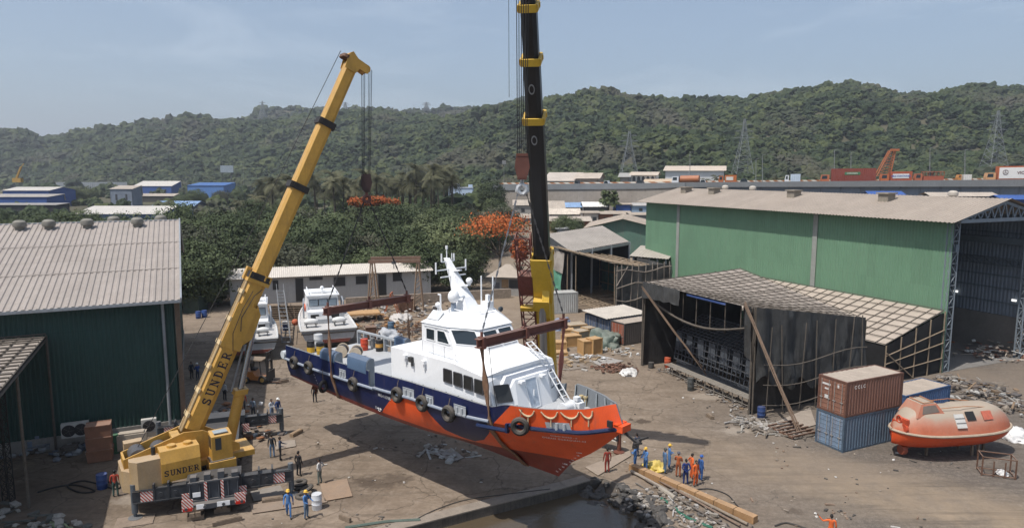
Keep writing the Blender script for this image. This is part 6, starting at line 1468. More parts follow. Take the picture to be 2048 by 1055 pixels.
# ================================================================== shipping containers
def container(p,ud,vd,L,W,H,col,lab,rust=.5,letters=None,doorcol=None,dustroof=True,group=None):
    """p = bottom corner nearest us; ud = along the long side, vd = across the door end"""
    t=thing('shipping_container',lab,'container',p,0,group); U=UZ; ud=ud.normalized(); vd=vd.normalized()
    cm=M(col,.6,.1,.18,.8,dust=.25,streak=rust,streakc=(.15,.065,.035)); dm=M(doorcol or col,.6,.1,.25,1.6,dust=.1,streak=rust*.9,streakc=(.16,.075,.04))
    fm=M(tuple(c*.7 for c in col),.65,.1,.3,1.5,streak=rust)
    o=p+V(0,0,.0)
    mb=MB(); nrm=ud.cross(U)
    mb.corr(o+ud*.1+U*.14-vd*0,ud*(L-.2),U*(H-.26),.28,-.045); mb.corr(o+vd*W+ud*.1+U*.14,ud*(L-.2),U*(H-.26),.28,.045); mb.corr(o+ud*(L-.04)+vd*.05+U*.1,vd*(W-.1),U*(H-.2),.28,.045)
    part('side_panels',mb,cm,t,smooth=False)
    mb=MB(); mb.corr(o+ud*.05+vd*.04+U*(H-.03),ud*(L-.1),vd*(W-.08),.5,.02); part('roof',mb,M((.34,.285,.235),.9,0,.18,.8) if dustroof else cm,t,smooth=False)
    mb=MB()
    for a in (0,1):
        for b_ in (0,1): mb.box(o+ud*(.08+a*(L-.16))+vd*(.06+b_*(W-.12))+U*(H/2),(.16,.14,H),(ud,vd,U))
    for z in (.08,H-.06):
        for b_ in (0,1): mb.box(o+ud*L/2+vd*(.05+b_*(W-.1))+U*z,(L-.3,.11,.14),(ud,vd,U))
        for a in (0,1): mb.box(o+ud*(.08+a*(L-.16))+vd*W/2+U*z,(.14,W-.26,.14),(ud,vd,U))
    part('frame',mb,fm,t,smooth=False)
    for k in (0,1):
        mb=MB(); c=o+ud*.06+vd*(W*(.27+.46*k))+U*(H/2); mb.box(c,(.05,W*.44,H-.3),(ud,vd,U))
        for z in (.3,.62,.95,1.3,1.62,1.95,2.25):
            if z<H-.2: mb.box(o+ud*.03+vd*(W*(.27+.46*k))+U*z,(.03,W*.40,.16 if 0 else .05),(ud,vd,U))
        d=part('door',mb,dm,t,smooth=False)
        mb=MB()
        for q in (-.12,.14): b_=c+vd*W*q; mb.cyl(b_-U*(H/2-.2)-ud*.07,b_+U*(H/2-.2)-ud*.07,.022,6); mb.box(b_-ud*.08-U*.3,(.04,.26,.05),(ud,vd,U))
        part('lock_bar',mb,M((.35,.33,.31),.6,.3,.2,dust=.2),d)
    if letters:
        part('lettering',text_mb(letters[0],o+ud*letters[1]+U*(H-.45)-vd*.055,ud,U,.34,.006,.02,1.5),M((.6,.58,.55),.7,0,.2),t,smooth=False)
        if len(letters)>2:
            mb=MB(); 
            for z,w_,q in ((H-.55,.7,.72),(H-.9,.35,.70),(H-1.5,.3,.70),(H-.45,.15,.3)): mb.box(o+ud*.028+vd*W*q+U*z,(.012,w_,.14 if w_>.3 else .3),(ud,vd,U))
            part('placard',mb,M((.55,.55,.54),.7,0,.35,6),t,smooth=False)
    return t
CP=G(1685,905); CU=V(.905,.425,0).normalized(); CV=V(-.425,.905,0).normalized()
container(CP,CU,CV,6.06,2.44,2.59,(.10,.145,.20),'faded blue container under the rusty red one beside the lifeboat',.5,None,(.17,.24,.33))
container(CP+V(0,0,2.61)+CU*.02,CU,CV,6.06,2.44,2.59,(.19,.095,.07),'rusty red container stacked on a blue one',.6,('CCLC',1.3,1),(.24,.12,.085))
cq=G(1812,793,2.5); cq.z=0; container(cq,V(5.6,3.,0),V(-3.,5.6,0),6.06,2.44,2.55,(.06,.12,.25),'blue container with a dusty roof half hidden behind the lifeboat',.3)
k0=G(1248,691); kd=V(-.53,.85,0).normalized(); ku=V(.85,.53,0).normalized()
container(k0,ku,kd,6.06,2.44,2.59,(.10,.09,.085),'grey sided container with rusty red doors by the ship shed',.3,None,(.30,.10,.06))
for i,lab in ((1,'dark blue container between the rusty doored one and its twin'),(2,'dark blue container at the far end of the row by the crates')):
    container(k0+kd*(2.5*i),ku,kd,6.06,2.44,2.59,(.045,.065,.11),lab,.2,None,(.075,.105,.165))
mb=MB(); q=k0+kd*2.6+ku*-.5+V(0,0,2.75); mb.corr(q,ku*6.9,kd*4.9+V(0,0,.25),.4,.05); solo('roof_sheets',mb,M((.42,.38,.33),.8,0,.2,.7),'loose pale roof sheets laid over the two dark blue containers','roof sheets',loc=q,smooth=False)
mb=MB(); mb.obox(k0+ku*3.0-kd*1.0,ku*1.8,kd*.95,V(0,0,2.2)); solo('site_cabinet',mb,GREYD,'dark grey upright cabinet against the grey sided container','cabinet',loc=k0+ku*3,smooth=False)
wq=G(1103,628); container(wq,V(1,.25,0),V(-.25,1,0),4.0,2.4,3.0,(.42,.43,.42),'dirty white container standing behind the yellow crane base',.3,None,None,False)
# ================================================================== orange enclosed lifeboat
LB=V(31.4,47.6,0); lyaw=math.radians(9); lb=thing('lifeboat','orange enclosed lifeboat with a dusty canopy, propped up on the gravel','lifeboat',LB,lyaw,None,True); lb.scale=(1.12,1.12,1.14)
LH=4.15
ORG=M((.50,.10,.035),.6,0,.2,.9,dust=1.4,dustc=(.335,.275,.215),streak=.35,streakc=(.38,.20,.12))
ORH=M((.62,.075,.016),.42,0,.12,.9,dust=.2,streak=.25,streakc=(.42,.16,.08))
def shell(prof_fn,n,m,x0,x1,k):
    vs=[];
    for i in range(n+1):
        u=i/n; x=x0+(x1-x0)*u; vs+=prof_fn(u,x)
    K=len(vs)//(n+1); fs=[(i*K+j,i*K+(j+1),(i+1)*K+j+1,(i+1)*K+j) for i in range(n) for j in range(K-1)]
    return vs,fs,K
def gunw(u):  # half breadth of the gunwale: blunt bow-like ends
    t=2*u-1; return 1.52*max(0,1-abs(t)**(3.6 if t<0 else 3.0))**.62
def hullp(u,x):
    b=gunw(u); t=2*u-1; zk=.62+.55*max(0,t)**3+.35*max(0,-t)**4; zg=1.72+.10*t*t; out=[]
    for j in range(11):
        a=j/10*math.pi; y=math.cos(a); d=min(1,abs(y))
        out.append(V(x,b*y*(1 if d>.95 else .97+.03*d),zg-(zg-zk)*(1-d**2.2)**.62))
    return out
vs,fs,K=shell(hullp,36,0,-LH,LH,0); mb=MB(); mb.add(vs,[f[::-1] for f in fs]); part('hull',mb,ORH,lb,ang=60)
def canp(u,x):
    t=2*u-1; b=gunw(u)*.98; zg=1.74+.10*t*t
    h=1.50*max(0.02,1-max(0,(abs(t)-.45)/.55)**2.4)**.9 if t>0 else 1.42*max(.02,1-max(0,(abs(t)-.62)/.38)**2.2)
    out=[]
    for j in range(15):
        a=j/14*math.pi; y=math.cos(a); zz=max(0,math.sin(a)); out.append(V(x,b*math.copysign(abs(y)**.62,y)*(1-.22*zz),zg+h*zz**.75))
    return out
vs,fs,K=shell(canp,40,0,-LH*.985,LH*.985,0); mb=MB(); mb.add(vs,[f[::-1] for f in fs]); part('canopy',mb,ORG,lb,ang=45)
mb=MB()
for sd_ in (1,-1): mb.tube([V(-LH+2*LH*i/40,sd_*(gunw(i/40)+.03),1.73+.10*(2*i/40-1)**2) for i in range(41)],.085,6)
part('gunwale_fender',mb,M((.36,.29,.22),.85,0,.25,2),lb)
mb=MB(); 
v=[V(-3.15,-.85,2.75),V(-1.25,-.85,2.95),V(-1.25,.85,2.95),V(-3.15,.85,2.75),V(-2.75,-.62,3.55),V(-1.75,-.66,3.6),V(-1.75,.66,3.6),V(-2.75,.62,3.55)]
mb.add(v,[(0,1,5,4),(1,2,6,5),(2,3,7,6),(3,0,4,7),(4,5,6,7)]); o=part('steering_hatch',mb,ORG,lb,smooth=False)
mb=MB(); q=[v[0].lerp(v[4],.25).lerp(v[1].lerp(v[5],.25),.16),v[0].lerp(v[4],.25).lerp(v[1].lerp(v[5],.25),.86),v[0].lerp(v[4],.85).lerp(v[1].lerp(v[5],.85),.86),v[0].lerp(v[4],.85).lerp(v[1].lerp(v[5],.85),.14)]; mb.prism([p+V(0,-.012,0) for p in q],V(0,-.015,0)); part('window',mb,M((.17,.14,.12),.5,0,.2),o,smooth=False)
mb=MB(); mb.tube([V(-1.6,-.72,3.25),V(.3,-.75,3.32),V(2.2,-.55,3.1)],.025,5); mb.tube([V(-1.6,.72,3.25),V(.3,.75,3.32),V(2.2,.55,3.1)],.025,5); mb.tube([V(-2.6,-.6,3.62),V(-1.9,-.6,3.66),V(-1.9,.6,3.66),V(-2.6,.6,3.62),V(-2.6,-.6,3.62)],.03,5); part('grab_rails',mb,M((.38,.17,.08),.7),lb)
def cans(x,side,f):   # point on canopy skin
    u=(x/(LH*.985)+1)/2; P=canp(u,x); j=int(round((f if side<0 else f)*14)); p=P[14-j]; return V(p.x,p.y,p.z)
def canquad(x0,x1,j0,j1,off):
    a,b_=canp((x0/(LH*.985)+1)/2,x0),canp((x1/(LH*.985)+1)/2,x1); q=[a[14-j0],b_[14-j0],b_[14-j1],a[14-j1]]; n=(q[1]-q[0]).cross(q[3]-q[0]).normalized()
    if n.y>0: n=-n
    return [p+n*off for p in q],n
q,n_=canquad(.02,.62,2,4,.01); mb=MB(); mb.prism([p+V(0,0,.05) for p in q],n_*.03); part('side_hatch',mb,glass_dark((.006,.006,.006),.7),lb,label='open dark side hatch',smooth=False)
q,n_=canquad(-.80,-.14,1,4,.05); mb=MB(); mb.prism([p+V(0,0,-.03) for p in q],n_*.06); o=part('hatch_door',mb,M((.50,.50,.48),.6,0,.15,3,dust=.3),lb,label='white hatch door slid open',smooth=False)
mb=MB()
for k in (1,2): mb.bar(q[0].lerp(q[3],k/3)+n_*.07,q[1].lerp(q[2],k/3)+n_*.07,.05,.03)
part('ribs',mb,M((.3,.29,.28),.7),o,smooth=False)
q,n_=canquad(1.15,1.85,2,4,.05); mb=MB(); mb.prism(q,n_*.02); part('reflector_panel',mb,M((.42,.07,.03),.6,0,.35,6,dust=.3),lb,smooth=False)
mb=MB(); mb.box(V(-3.65,-.35,2.25),(.22,.7,.75)); mb.cyl(V(-3.8,-.55,2.05),V(-3.65,-.55,2.05),.28,12); mb.box(V(-3.75,.25,2.1),(.15,.4,.5)); mb.torus(V(-3.78,-.1,2.5),.22,.06,(V(0,1,0),V(0,0,1),V(1,0,0)),12,5); part('release_gear',mb,M((.45,.07,.03),.6,0,.4,4),lb)
mb=MB(); mb.lathe([(.30,-.12),(.34,0),(.30,.2)],16,V(-3.35,0,.48),(V(0,1,0),V(0,0,1),V(1,0,0))); mb.cyl(V(-3.3,0,.5),V(-2.6,0,.75),.09,8); mb.prism([V(-2.2,-.04,.9),V(2.4,-.04,.85),V(2.0,-.04,.52),V(-1.6,-.04,.48)],V(0,.08,0)); part('propeller_nozzle',mb,M((.26,.07,.04),.6,0,.3,3),lb)
for x,y in ((1.2,-.55),(1.6,-.6),(1.2,.55),(-1.6,0),(2.6,.1)): mb=MB(); mb.bar(V(x,y,0),V(x,y*.9,.95),.13); part('prop',mb,OLDWOOD,lb,smooth=False)
# ================================================================== workboats laid up behind
def workboat(name,lab,p,yaw,s,hullc,arch):
    t=thing(name,lab,'boat',p,yaw,None,True); L=15*s; B=2.65*s
    mb=MB(); n=24; lv=[(.35,.9,.55),(.85,1.3,1.0),(1.0,2.5,1.02)]; vs=[]
    for sd_ in (1,-1):
        vs=[]
        for (h,z,ee) in lv:
            for i in range(n+1):
                u=i/n; vs.append(V(u*L*(.9 if h<.5 else .97 if h<.9 else 1),sd_*B*h*max(0,1-u**(2.2+h)),z+ (z*.35)*u**2))
        fs=[]
        for l in range(2):
            for i in range(n):
                f=(l*(n+1)+i,l*(n+1)+i+1,(l+1)*(n+1)+i+1,(l+1)*(n+1)+i); fs.append(f if sd_<0 else f[::-1])
        mb.add(vs,fs)
    mb.add([V(0,sd_*B*h,z) for h,z,_ in lv for sd_ in (1,-1)]+[V(0,0,.8)],[(0,2,4,5,3,1)])
    part('hull',mb,M(hullc,.55,0,.12,.8,dust=.1,streak=.25,streakc=(.2,.17,.15)),t)
    mb=MB(); pts=[V(L*i/16,B*.98*max(0,1-(i/16)**3.2),2.45+.85*(i/16)**2) for i in range(17)]; mb.face(pts+[V(p_.x,-p_.y,p_.z) for p_ in pts][::-1]); part('deck',mb,M((.46,.46,.46),.7,0,.12,1,dust=.3),t,smooth=False)
    mb=MB(); 
    for sd_ in (1,-1): mb.tube([V(p_.x,p_.y*sd_,p_.z+.02) for p_ in pts],.13,6)
    mb.tube([V(0,-B,2.45),V(0,B,2.45)],.13,6); part('gunwale',mb,M((.55,.55,.54),.6,0,.12,1,streak=.2),t)
    mb=MB(); mb.tube([V(-.03,-B*.98,2.1),V(-.03,B*.98,2.1)],.10,6); part('rubbing_strake',mb,BLACK,t)
    mb=MB(); mb.prism([V(-.02,sd*B*.7,z) for sd,z in ((-1,.9),(1,.9),(1.1,1.3),(-1.1,1.3))],V(.04,0,0)); part('boot_top',mb,M((.17,.05,.035),.7),t,smooth=False)
    x0=L*.40; x1=L*.66; W2=B*.66; z0=2.5; z1=5.1
    mb=MB(); mb.add([V(x0,-W2,z0),V(x1+.7,-W2,z0),V(x1+.7,W2,z0),V(x0,W2,z0),V(x0+.25,-W2*.86,z1),V(x1,-W2*.86,z1),V(x1,W2*.86,z1),V(x0+.25,W2*.86,z1)],[(0,1,5,4),(1,2,6,5),(2,3,7,6),(3,0,4,7),(4,5,6,7)]); mb.box(V((x0+x1)/2+.1,0,z1+.08),(x1-x0+.5,W2*1.9,.14)); mb.box(V(x0-.9,0,z0+.5),(1.7,W2*1.9,1.0)); cb_=part('cabin',mb,WHITE,t,smooth=False)
    for y in (-.6,0,.6):
        mb=MB(); yy=y*W2*.9; mb.obox(V(x0+.085,yy-.42*s,3.9),V(.07,0,.75),V(0,.84*s,0),V(-.03,0,0)); f=part('window',mb,M((.25,.30,.34),.2),cb_,smooth=False)
        mb=MB(); mb.tube([V(x0+.06,yy-.45*s,3.87),V(x0+.06,yy+.45*s,3.87),V(x0+.14,yy+.45*s,4.68),V(x0+.14,yy-.45*s,4.68),V(x0+.06,yy-.45*s,3.87)],.035,5); part('frame',mb,FRAMEB,f)
    for y in (-.62,.55): mb=MB(); mb.obox(V(x0-1.77,y*W2-.45,z0+.2),V(-.03,0,0),V(0,.95,0),V(0,0,.5)); part('locker_opening',mb,BLACK,cb_,smooth=False)
    mb=MB()
    for sd_ in (1,-1): mb.tube([V(x0+.2,sd_*W2*.8,z1+.1),V(x0+.2,sd_*W2*.8,z1+.5),V(x1,sd_*W2*.8,z1+.5),V(x1,sd_*W2*.8,z1+.1)],.05,6)
    mb.tube([V(x0+.2,-W2*.8,z1+.5),V(x0+.2,W2*.8,z1+.5)],.05,6); mb.cyl(V(x0+1,0,z1),V(x0+1,0,z1+.7),.06,6); lump(mb,(x0+1,0,z1+.85),.24,2,0); mb.box(V(x0+1.3,0,z1+.35),(.5,W2*1.3,.16)); part('roof_rails',mb,WHITE,cb_)
    if arch:
        mb=MB(); 
        for sd_ in (1,-1): mb.tube([V(x0-.4,sd_*W2*1.15,2.6),V(x0-.5,sd_*W2*1.15,4.4),V(x0,sd_*W2*1.1,4.9),V(x0+.9,sd_*W2*1.1,4.7),V(x0+1.2,sd_*W2*1.12,2.8)],.10,6)
        part_each('roll_bar',mb,M((.28,.30,.33),.5),t)
    for y in (-.45,.62):
        mb=MB(); c=V(1.5*s,y*B*.95,3.12); lump(mb,c,.62*s,2,0,(.55,1.15,.5)); o=part('raft_canister',mb,M((.62,.62,.61),.5,0,.1,2),t,ang=60)
        mb=MB(); 
        for d in (-.45,.45): mb.box(c+V(0,d*s,-.42),(.7*s,.09,.4)); 
        mb.box(c+V(0,0,-.3),(.1,1.3*s,.08)); part('cradle',mb,GREYD,o,smooth=False)
    mb=MB(); mb.box(V(3.4*s,.2,2.75),(1.6*s,1.5*s,.55)); mb.box(V(3.6*s,-B*.6,3.),(.5,.45,1.0)); part('deck_box',mb,M((.36,.38,.40),.6,0,.3,2,dust=.3),t,smooth=False)
    if arch:
        for k,x in enumerate((L*.5,L*.56,L*.62)): 
            mb=MB(); mb.torus(V(x,W2*1.02,3.4),.32,.1,(V(1,0,0),V(0,0,1),V(0,1,0)),14,6); part('lifebuoy',mb,M((.65,.12,.04),.6),t)
    mb=MB(); mb.box(V(L*.15,0,.45),(.4,B*1.5,.9)); mb.box(V(L*.55,0,.5),(.4,B*1.3,1.0)); part_each('keel_block',mb,OLDWOOD,t,smooth=False)
    return t
p0=G(668,702); workboat('workboat','white workboat with three square cabin windows, laid up on blocks',V(-20.7,76.7,0),math.radians(110),1.17,(.40,.41,.42),True)
p1=G(522,706); workboat('workboat','smaller white workboat half hidden behind the yellow boom',V(-27.6,71.8,0),math.radians(109),.98,(.44,.45,.45),True)
mb=MB(); c=G(591,664); lump(mb,c+V(0,0,1.3),.42,2,.02); t=thing('mooring_buoy','orange mooring buoy hanging beside the larger workboat','buoy',c); part('float',mb,M((.42,.11,.05),.7,0,.2,2),t,ang=60); mb=MB(); mb.tube([c+V(0,0,1.6),c+V(-.2,.3,3.2)],.04,5); part('rope',mb,OLDWOOD,t)
# stair between the boats
a,b_=G(573,690),G(562,625); mb=MB(); u=(b_-a); 
for s_ in (-.5,.5): mb.bar(a+V(s_,0,.4),b_+V(s_,0,3.2),.08,.25); mb.tube([a+V(s_,0,1.4),b_+V(s_,0,4.2)],.04,5)
for k in range(14): mb.bar(a.lerp(b_,k/13)+V(-.5,0,.4+2.8*k/13),a.lerp(b_,k/13)+V(.5,0,.4+2.8*k/13),.3,.05)
solo('access_stair',mb,M((.13,.145,.16),.6,.1,.2,dust=.2),'grey steel access stair between the two workboats','stairs',loc=a,smooth=False)
# ================================================================== forklift
fp=G(500,765); fk=thing('forklift','orange and black forklift parked below the white workboats','forklift',V(-22.6,68.4,0) if 0 else V(fp.x+.8,fp.y+.3,0),math.radians(-8),None,True)
FO=M((.42,.15,.03),.5,0,.15,2,dust=.3)
mb=MB(); mb.prism([V(-1.4,-.6,.35),V(.9,-.6,.35),V(.9,-.6,.75),V(-.1,-.6,.75),V(-.35,-.6,1.15),V(-1.3,-.6,1.2),V(-1.5,-.6,.8)],V(0,1.2,0)); part('body',mb,FO,fk,smooth=False)
mb=MB()
for x in (-.95,.55):
    for y in (-.56,.56): mb.tube([V(x*.9,y,.9),V(x*.75,y,2.2)],.045,6)
part('pillars',mb,BLACK,fk); mb=MB(); mb.box(V(-.2,0,2.28),(1.75,1.3,.12)); part('roof',mb,M((.22,.17,.125),.8,0,.2),fk,smooth=False)
mb=MB(); 
for y in (-.42,.42): mb.bar(V(1.1,y,.15),V(1.1,y,3.1),.16,.22)
for z in (.4,1.3,2.2,3.0): mb.bar(V(1.1,-.42,z),V(1.1,.42,z),.12)
mb.box(V(1.28,0,.8),(.1,1.2,.9)); part('mast',mb,BLACK,fk,smooth=False)
mb=MB(); 
for y in (-.35,.35): mb.bar(V(1.35,y,.2),V(2.4,y,.2),.12,.06)
part('forks',mb,RUST,fk,smooth=False)
mb=MB(); mb.box(V(-.45,0,1.3),(.5,.55,.2)); mb.box(V(-.68,0,1.6),(.1,.5,.6)); part('seat',mb,BLACK,fk,smooth=False)
for x,r_ in ((.65,.42),(-1.0,.34)):
    for y in (-.6,.6): mb=MB(); mb.torus(V(x,y,r_),r_*.68,r_*.36,(V(1,0,0),V(0,0,1),V(0,1,0)),18,7); o=part('wheel',mb,RUBBER,fk); mb=MB(); mb.cyl(V(x,y-.13,r_),V(x,y+.13,r_),r_*.5,12); part('rim',mb,M((.5,.3,.08),.6),o)
# ================================================================== people: one continuous skinned body per pose
def body_mesh(pose):
    """pose: joint positions (m), facing -Y. Grown with a skin modifier, then given clothing regions."""
    Vt=[];R=[];Ed=[];tagl=[]
    def vtx(p,r): Vt.append(Vector(p)); R.append(r); return len(Vt)-1
    def edge(a,b_,tg): Ed.append((a,b_)); tagl.append(tg)
    J=dict(pel=(0,0,.94),waist=(0,0,1.08),chest=(0,.0,1.28),neck0=(0,.01,1.44),neck1=(0,-.005,1.52),
       lsh=(.185,.01,1.40),rsh=(-.185,.01,1.40),lel=(.25,.03,1.12),rel=(-.25,.03,1.12),lwr=(.26,-.06,.88),rwr=(-.26,-.06,.88),
       lhip=(.095,0,.90),rhip=(-.095,0,.90),lkn=(.11,-.02,.49),rkn=(-.11,-.02,.49),lan=(.12,.03,.09),ran=(-.12,.03,.09))
    J.update(pose); J={k:Vector(v) for k,v in J.items()}
    pel=vtx(J['pel'],(.155,.115)); wa=vtx(J['waist'],(.145,.105)); ch=vtx(J['chest'],(.165,.115)); n0=vtx(J['neck0'],(.085,.075)); n1=vtx(J['neck1'],(.056,.056))
    edge(pel,wa,'top'); edge(wa,ch,'top'); edge(ch,n0,'top'); edge(n0,n1,'skin')
    for s in 'lr':
        sh=vtx(J[s+'sh'],(.072,.072)); mid=vtx(J[s+'sh'].lerp(J[s+'el'],.5),(.057,.057)); el=vtx(J[s+'el'],(.047,.047)); fm=vtx(J[s+'el'].lerp(J[s+'wr'],.5),(.042,.042)); wr=vtx(J[s+'wr'],(.030,.030))
        edge(n0,sh,'top'); edge(sh,mid,'top'); edge(mid,el,'top'); edge(el,fm,'sleeve'); edge(fm,wr,'sleeve')
        d=(J[s+'wr']-J[s+'el']).normalized(); side=Vector((1,0,0)) if abs(d.x)<.8 else Vector((0,1,0)); side=(side-d*side.dot(d)).normalized(); nn=d.cross(side)
        pm=vtx(J[s+'wr']+d*.07,(.036,.020)); edge(wr,pm,'skin')
        for k,(o_,l) in enumerate(((-.027,.068),(-.009,.078),(.009,.073),(.026,.058))):
            b0=vtx(J[s+'wr']+d*.095+side*o_,(.0095,.009)); b1=vtx(J[s+'wr']+d*(.095+l*.55)+side*o_*1.1+nn*.012,(.0088,.0085)); b2=vtx(J[s+'wr']+d*(.095+l*.9)+side*o_*1.1+nn*.035,(.0078,.0078)); edge(pm,b0,'skin'); edge(b0,b1,'skin'); edge(b1,b2,'skin')
        t0=vtx(J[s+'wr']+d*.05-side*.045+nn*.012,(.011,.010)); t1=vtx(J[s+'wr']+d*.09-side*.06+nn*.025,(.0095,.009)); edge(pm,t0,'skin'); edge(t0,t1,'skin')
        hp=vtx(J[s+'hip'],(.105,.105)); th=vtx(J[s+'hip'].lerp(J[s+'kn'],.5),(.083,.086)); kn=vtx(J[s+'kn'],(.064,.066)); cf=vtx(J[s+'kn'].lerp(J[s+'an'],.4),(.062,.066)); an=vtx(J[s+'an'],(.05,.052))
        edge(pel,hp,'bot'); edge(hp,th,'bot'); edge(th,kn,'bot'); edge(kn,cf,'bot'); edge(cf,an,'bot')
        ft=J.get(s+'ft',Vector((J[s+'an'].x*1.15,J[s+'an'].y-.16,.045))); f=vtx(ft,(.045,.038)); edge(an,f,'shoe')
    me=bpy.data.meshes.new('body'); me.from_pydata([tuple(p) for p in Vt],Ed,[]); ob=bpy.data.objects.new('body',me); COL.objects.link(ob)
    md=ob.modifiers.new('s','SKIN'); md.branch_smoothing=.4
    sk=me.skin_vertices[0].data
    for i,r in enumerate(R): sk[i].radius=r; sk[i].use_root=(i==0)
    ss=ob.modifiers.new('u','SUBSURF'); ss.levels=1; ss.render_levels=1
    bpy.context.view_layer.update(); ev=ob.evaluated_get(bpy.context.evaluated_depsgraph_get()); m2=bpy.data.meshes.new_from_object(ev)
    bpy.data.objects.remove(ob); bpy.data.meshes.remove(me)
    mb=MB(); mb.add([v.co.copy() for v in m2.vertices],[tuple(p.vertices) for p in m2.polygons]); bpy.data.meshes.remove(m2)
    # clothing regions by the nearest bone
    ids={'skin':0,'top':1,'sleeve':1,'bot':2,'shoe':3}
    A=np.array([Vt[a] for a,_ in Ed]); B_=np.array([Vt[b_] for _,b_ in Ed]); D=B_-A; L2=(D*D).sum(1)
    pts=np.array(mb.v); mm=[]
    for f in mb.f:
        c=pts[list(f)].mean(0); t=np.clip(((c-A)*D).sum(1)/L2,0,1); q=A+D*t[:,None]; k=int(np.argmin(((q-c)**2).sum(1)))
        tg=tagl[k]; m=ids[tg]
        if tg=='skin' and c[2]<1.46 and abs(c[0])<.13: m=1
        if m==1 and c[2]<.93 and abs(c[0])<.2 : m=2
        mm.append(m)
    mb.m=mm
    # head: skull, jaw, nose, ears, eyes and mouth, joined to the neck
    hd=J['neck1']+Vector((0,-.012,.115)); tilt=pose.get('look',0.); R3=Matrix.Rotation(tilt,3,'X')
    v,f=ICO[2]; out=[]
    for p in v:
        x,y,z=p; jaw=1-.22*max(0,-z)*(1 if y<0 else .6); q=Vector((x*.078*jaw,y*.098*(1-.1*max(0,-z)),z*.118)); 
        if y<-.75 and abs(x)<.35 and -.45<z<.15: q.y-=.012
        out.append(hd+R3@q)
    mb.add(out,[tuple(int(i) for i in t) for t in f],0)
    def hq(x,y,z): return hd+R3@Vector((x,y,z))
    mb.add([hq(-.015,-.094,-.02),hq(.015,-.094,-.02),hq(0,-.125,-.022),hq(0,-.097,.025)],[(0,1,2),(1,3,2),(3,0,2)],0)
    for s in (-1,1):
        lump(mb,hq(s*.080,.005,-.005),.024,1,0,(.4,.7,1.2),0); 
        mb.add([hq(s*.018,-.0985,.012),hq(s*.045,-.090,.012),hq(s*.045,-.089,.026),hq(s*.018,-.0975,.026)],[(0,1,2,3)],4)
    mb.add([hq(-.025,-.0965,-.058),hq(.025,-.0965,-.058),hq(.022,-.0965,-.050),hq(-.022,-.0965,-.050)],[(0,1,2,3)],4)
    return mb,hd,R3
SKIN=M((.20,.11,.07),.6,0,.08,3); SHOE=M((.03,.026,.023),.6,0,.2,3); DARK=M((.015,.012,.012),.5)
HAIR=M((.012,.010,.009),.6,0,.2,4)
POSES={
 'stand':{},
 'hips':dict(lel=(.36,.10,1.18),rel=(-.36,.10,1.18),lwr=(.21,-.03,1.02),rwr=(-.21,-.03,1.02),lan=(.16,.02,.09),ran=(-.13,.05,.09)),
 'walk':dict(lkn=(.10,-.16,.53),lan=(.11,-.20,.10),rkn=(-.10,.05,.49),ran=(-.11,.30,.14),rft=(-.115,.22,.05),lel=(.25,.10,1.13),lwr=(.26,.10,.88),rel=(-.25,-.06,1.13),rwr=(-.24,-.24,.95),pel=(0,0,.93)),
 'reach':dict(lel=(.22,-.16,1.18),lwr=(.12,-.36,1.15),rel=(-.24,-.06,1.12),rwr=(-.18,-.27,1.04)),
 'behind':dict(lel=(.26,.14,1.15),lwr=(.05,.20,.98),rel=(-.26,.14,1.15),rwr=(-.04,.19,1.0),lan=(.13,.02,.09),ran=(-.13,.02,.09)),
 'folded':dict(lel=(.26,-.06,1.14),lwr=(.02,-.20,1.16),rel=(-.26,-.06,1.14),rwr=(-.02,-.19,1.12)),
 'signal':dict(lel=(.42,-.02,1.30),lwr=(.62,-.05,1.52),rel=(-.25,.02,1.12),rwr=(-.24,-.10,.90)),
 'lookup':dict(look=-.5,lel=(.25,.03,1.12),lwr=(.20,-.14,.98)),
}
BODY={}
def helmet_mb(hd,R3):
    mb=MB(); c=hd+R3@Vector((0,0,.035)); ax=(R3@V(1,0,0),R3@V(0,1,0),R3@V(0,0,1))
    mb.lathe([(.125,-.01),(.128,.0),(.112,.012),(.108,.05),(.085,.09),(.045,.112),(0,.118)],16,c,ax); mb.add([c+R3@Vector(p) for p in ((-.09,-.09,-.004),(.09,-.09,-.004),(.05,-.165,-.012),(-.05,-.165,-.012))],[(0,1,2,3)]); mb.bar(c+R3@V(0,-.1,.075),c+R3@V(0,.1,.075),.02,.03); return mb
def hair_mb(hd,R3):
    mb=MB(); v,f=ICO[2]; c=hd
    out=[c+R3@Vector((p[0]*.086,p[1]*.106+.006,p[2]*.126+.004)) for p in v]
    keep=[t for t in f if np.mean([v[i][2] for i in t])>.28-.9*np.mean([v[i][1] for i in t])*(np.mean([v[i][1] for i in t])>0)*1.0 and not (np.mean([v[i][1] for i in t])<-.35 and np.mean([v[i][2] for i in t])<.5)]
    mb.add(out,[tuple(int(i) for i in t) for t in keep]); return mb
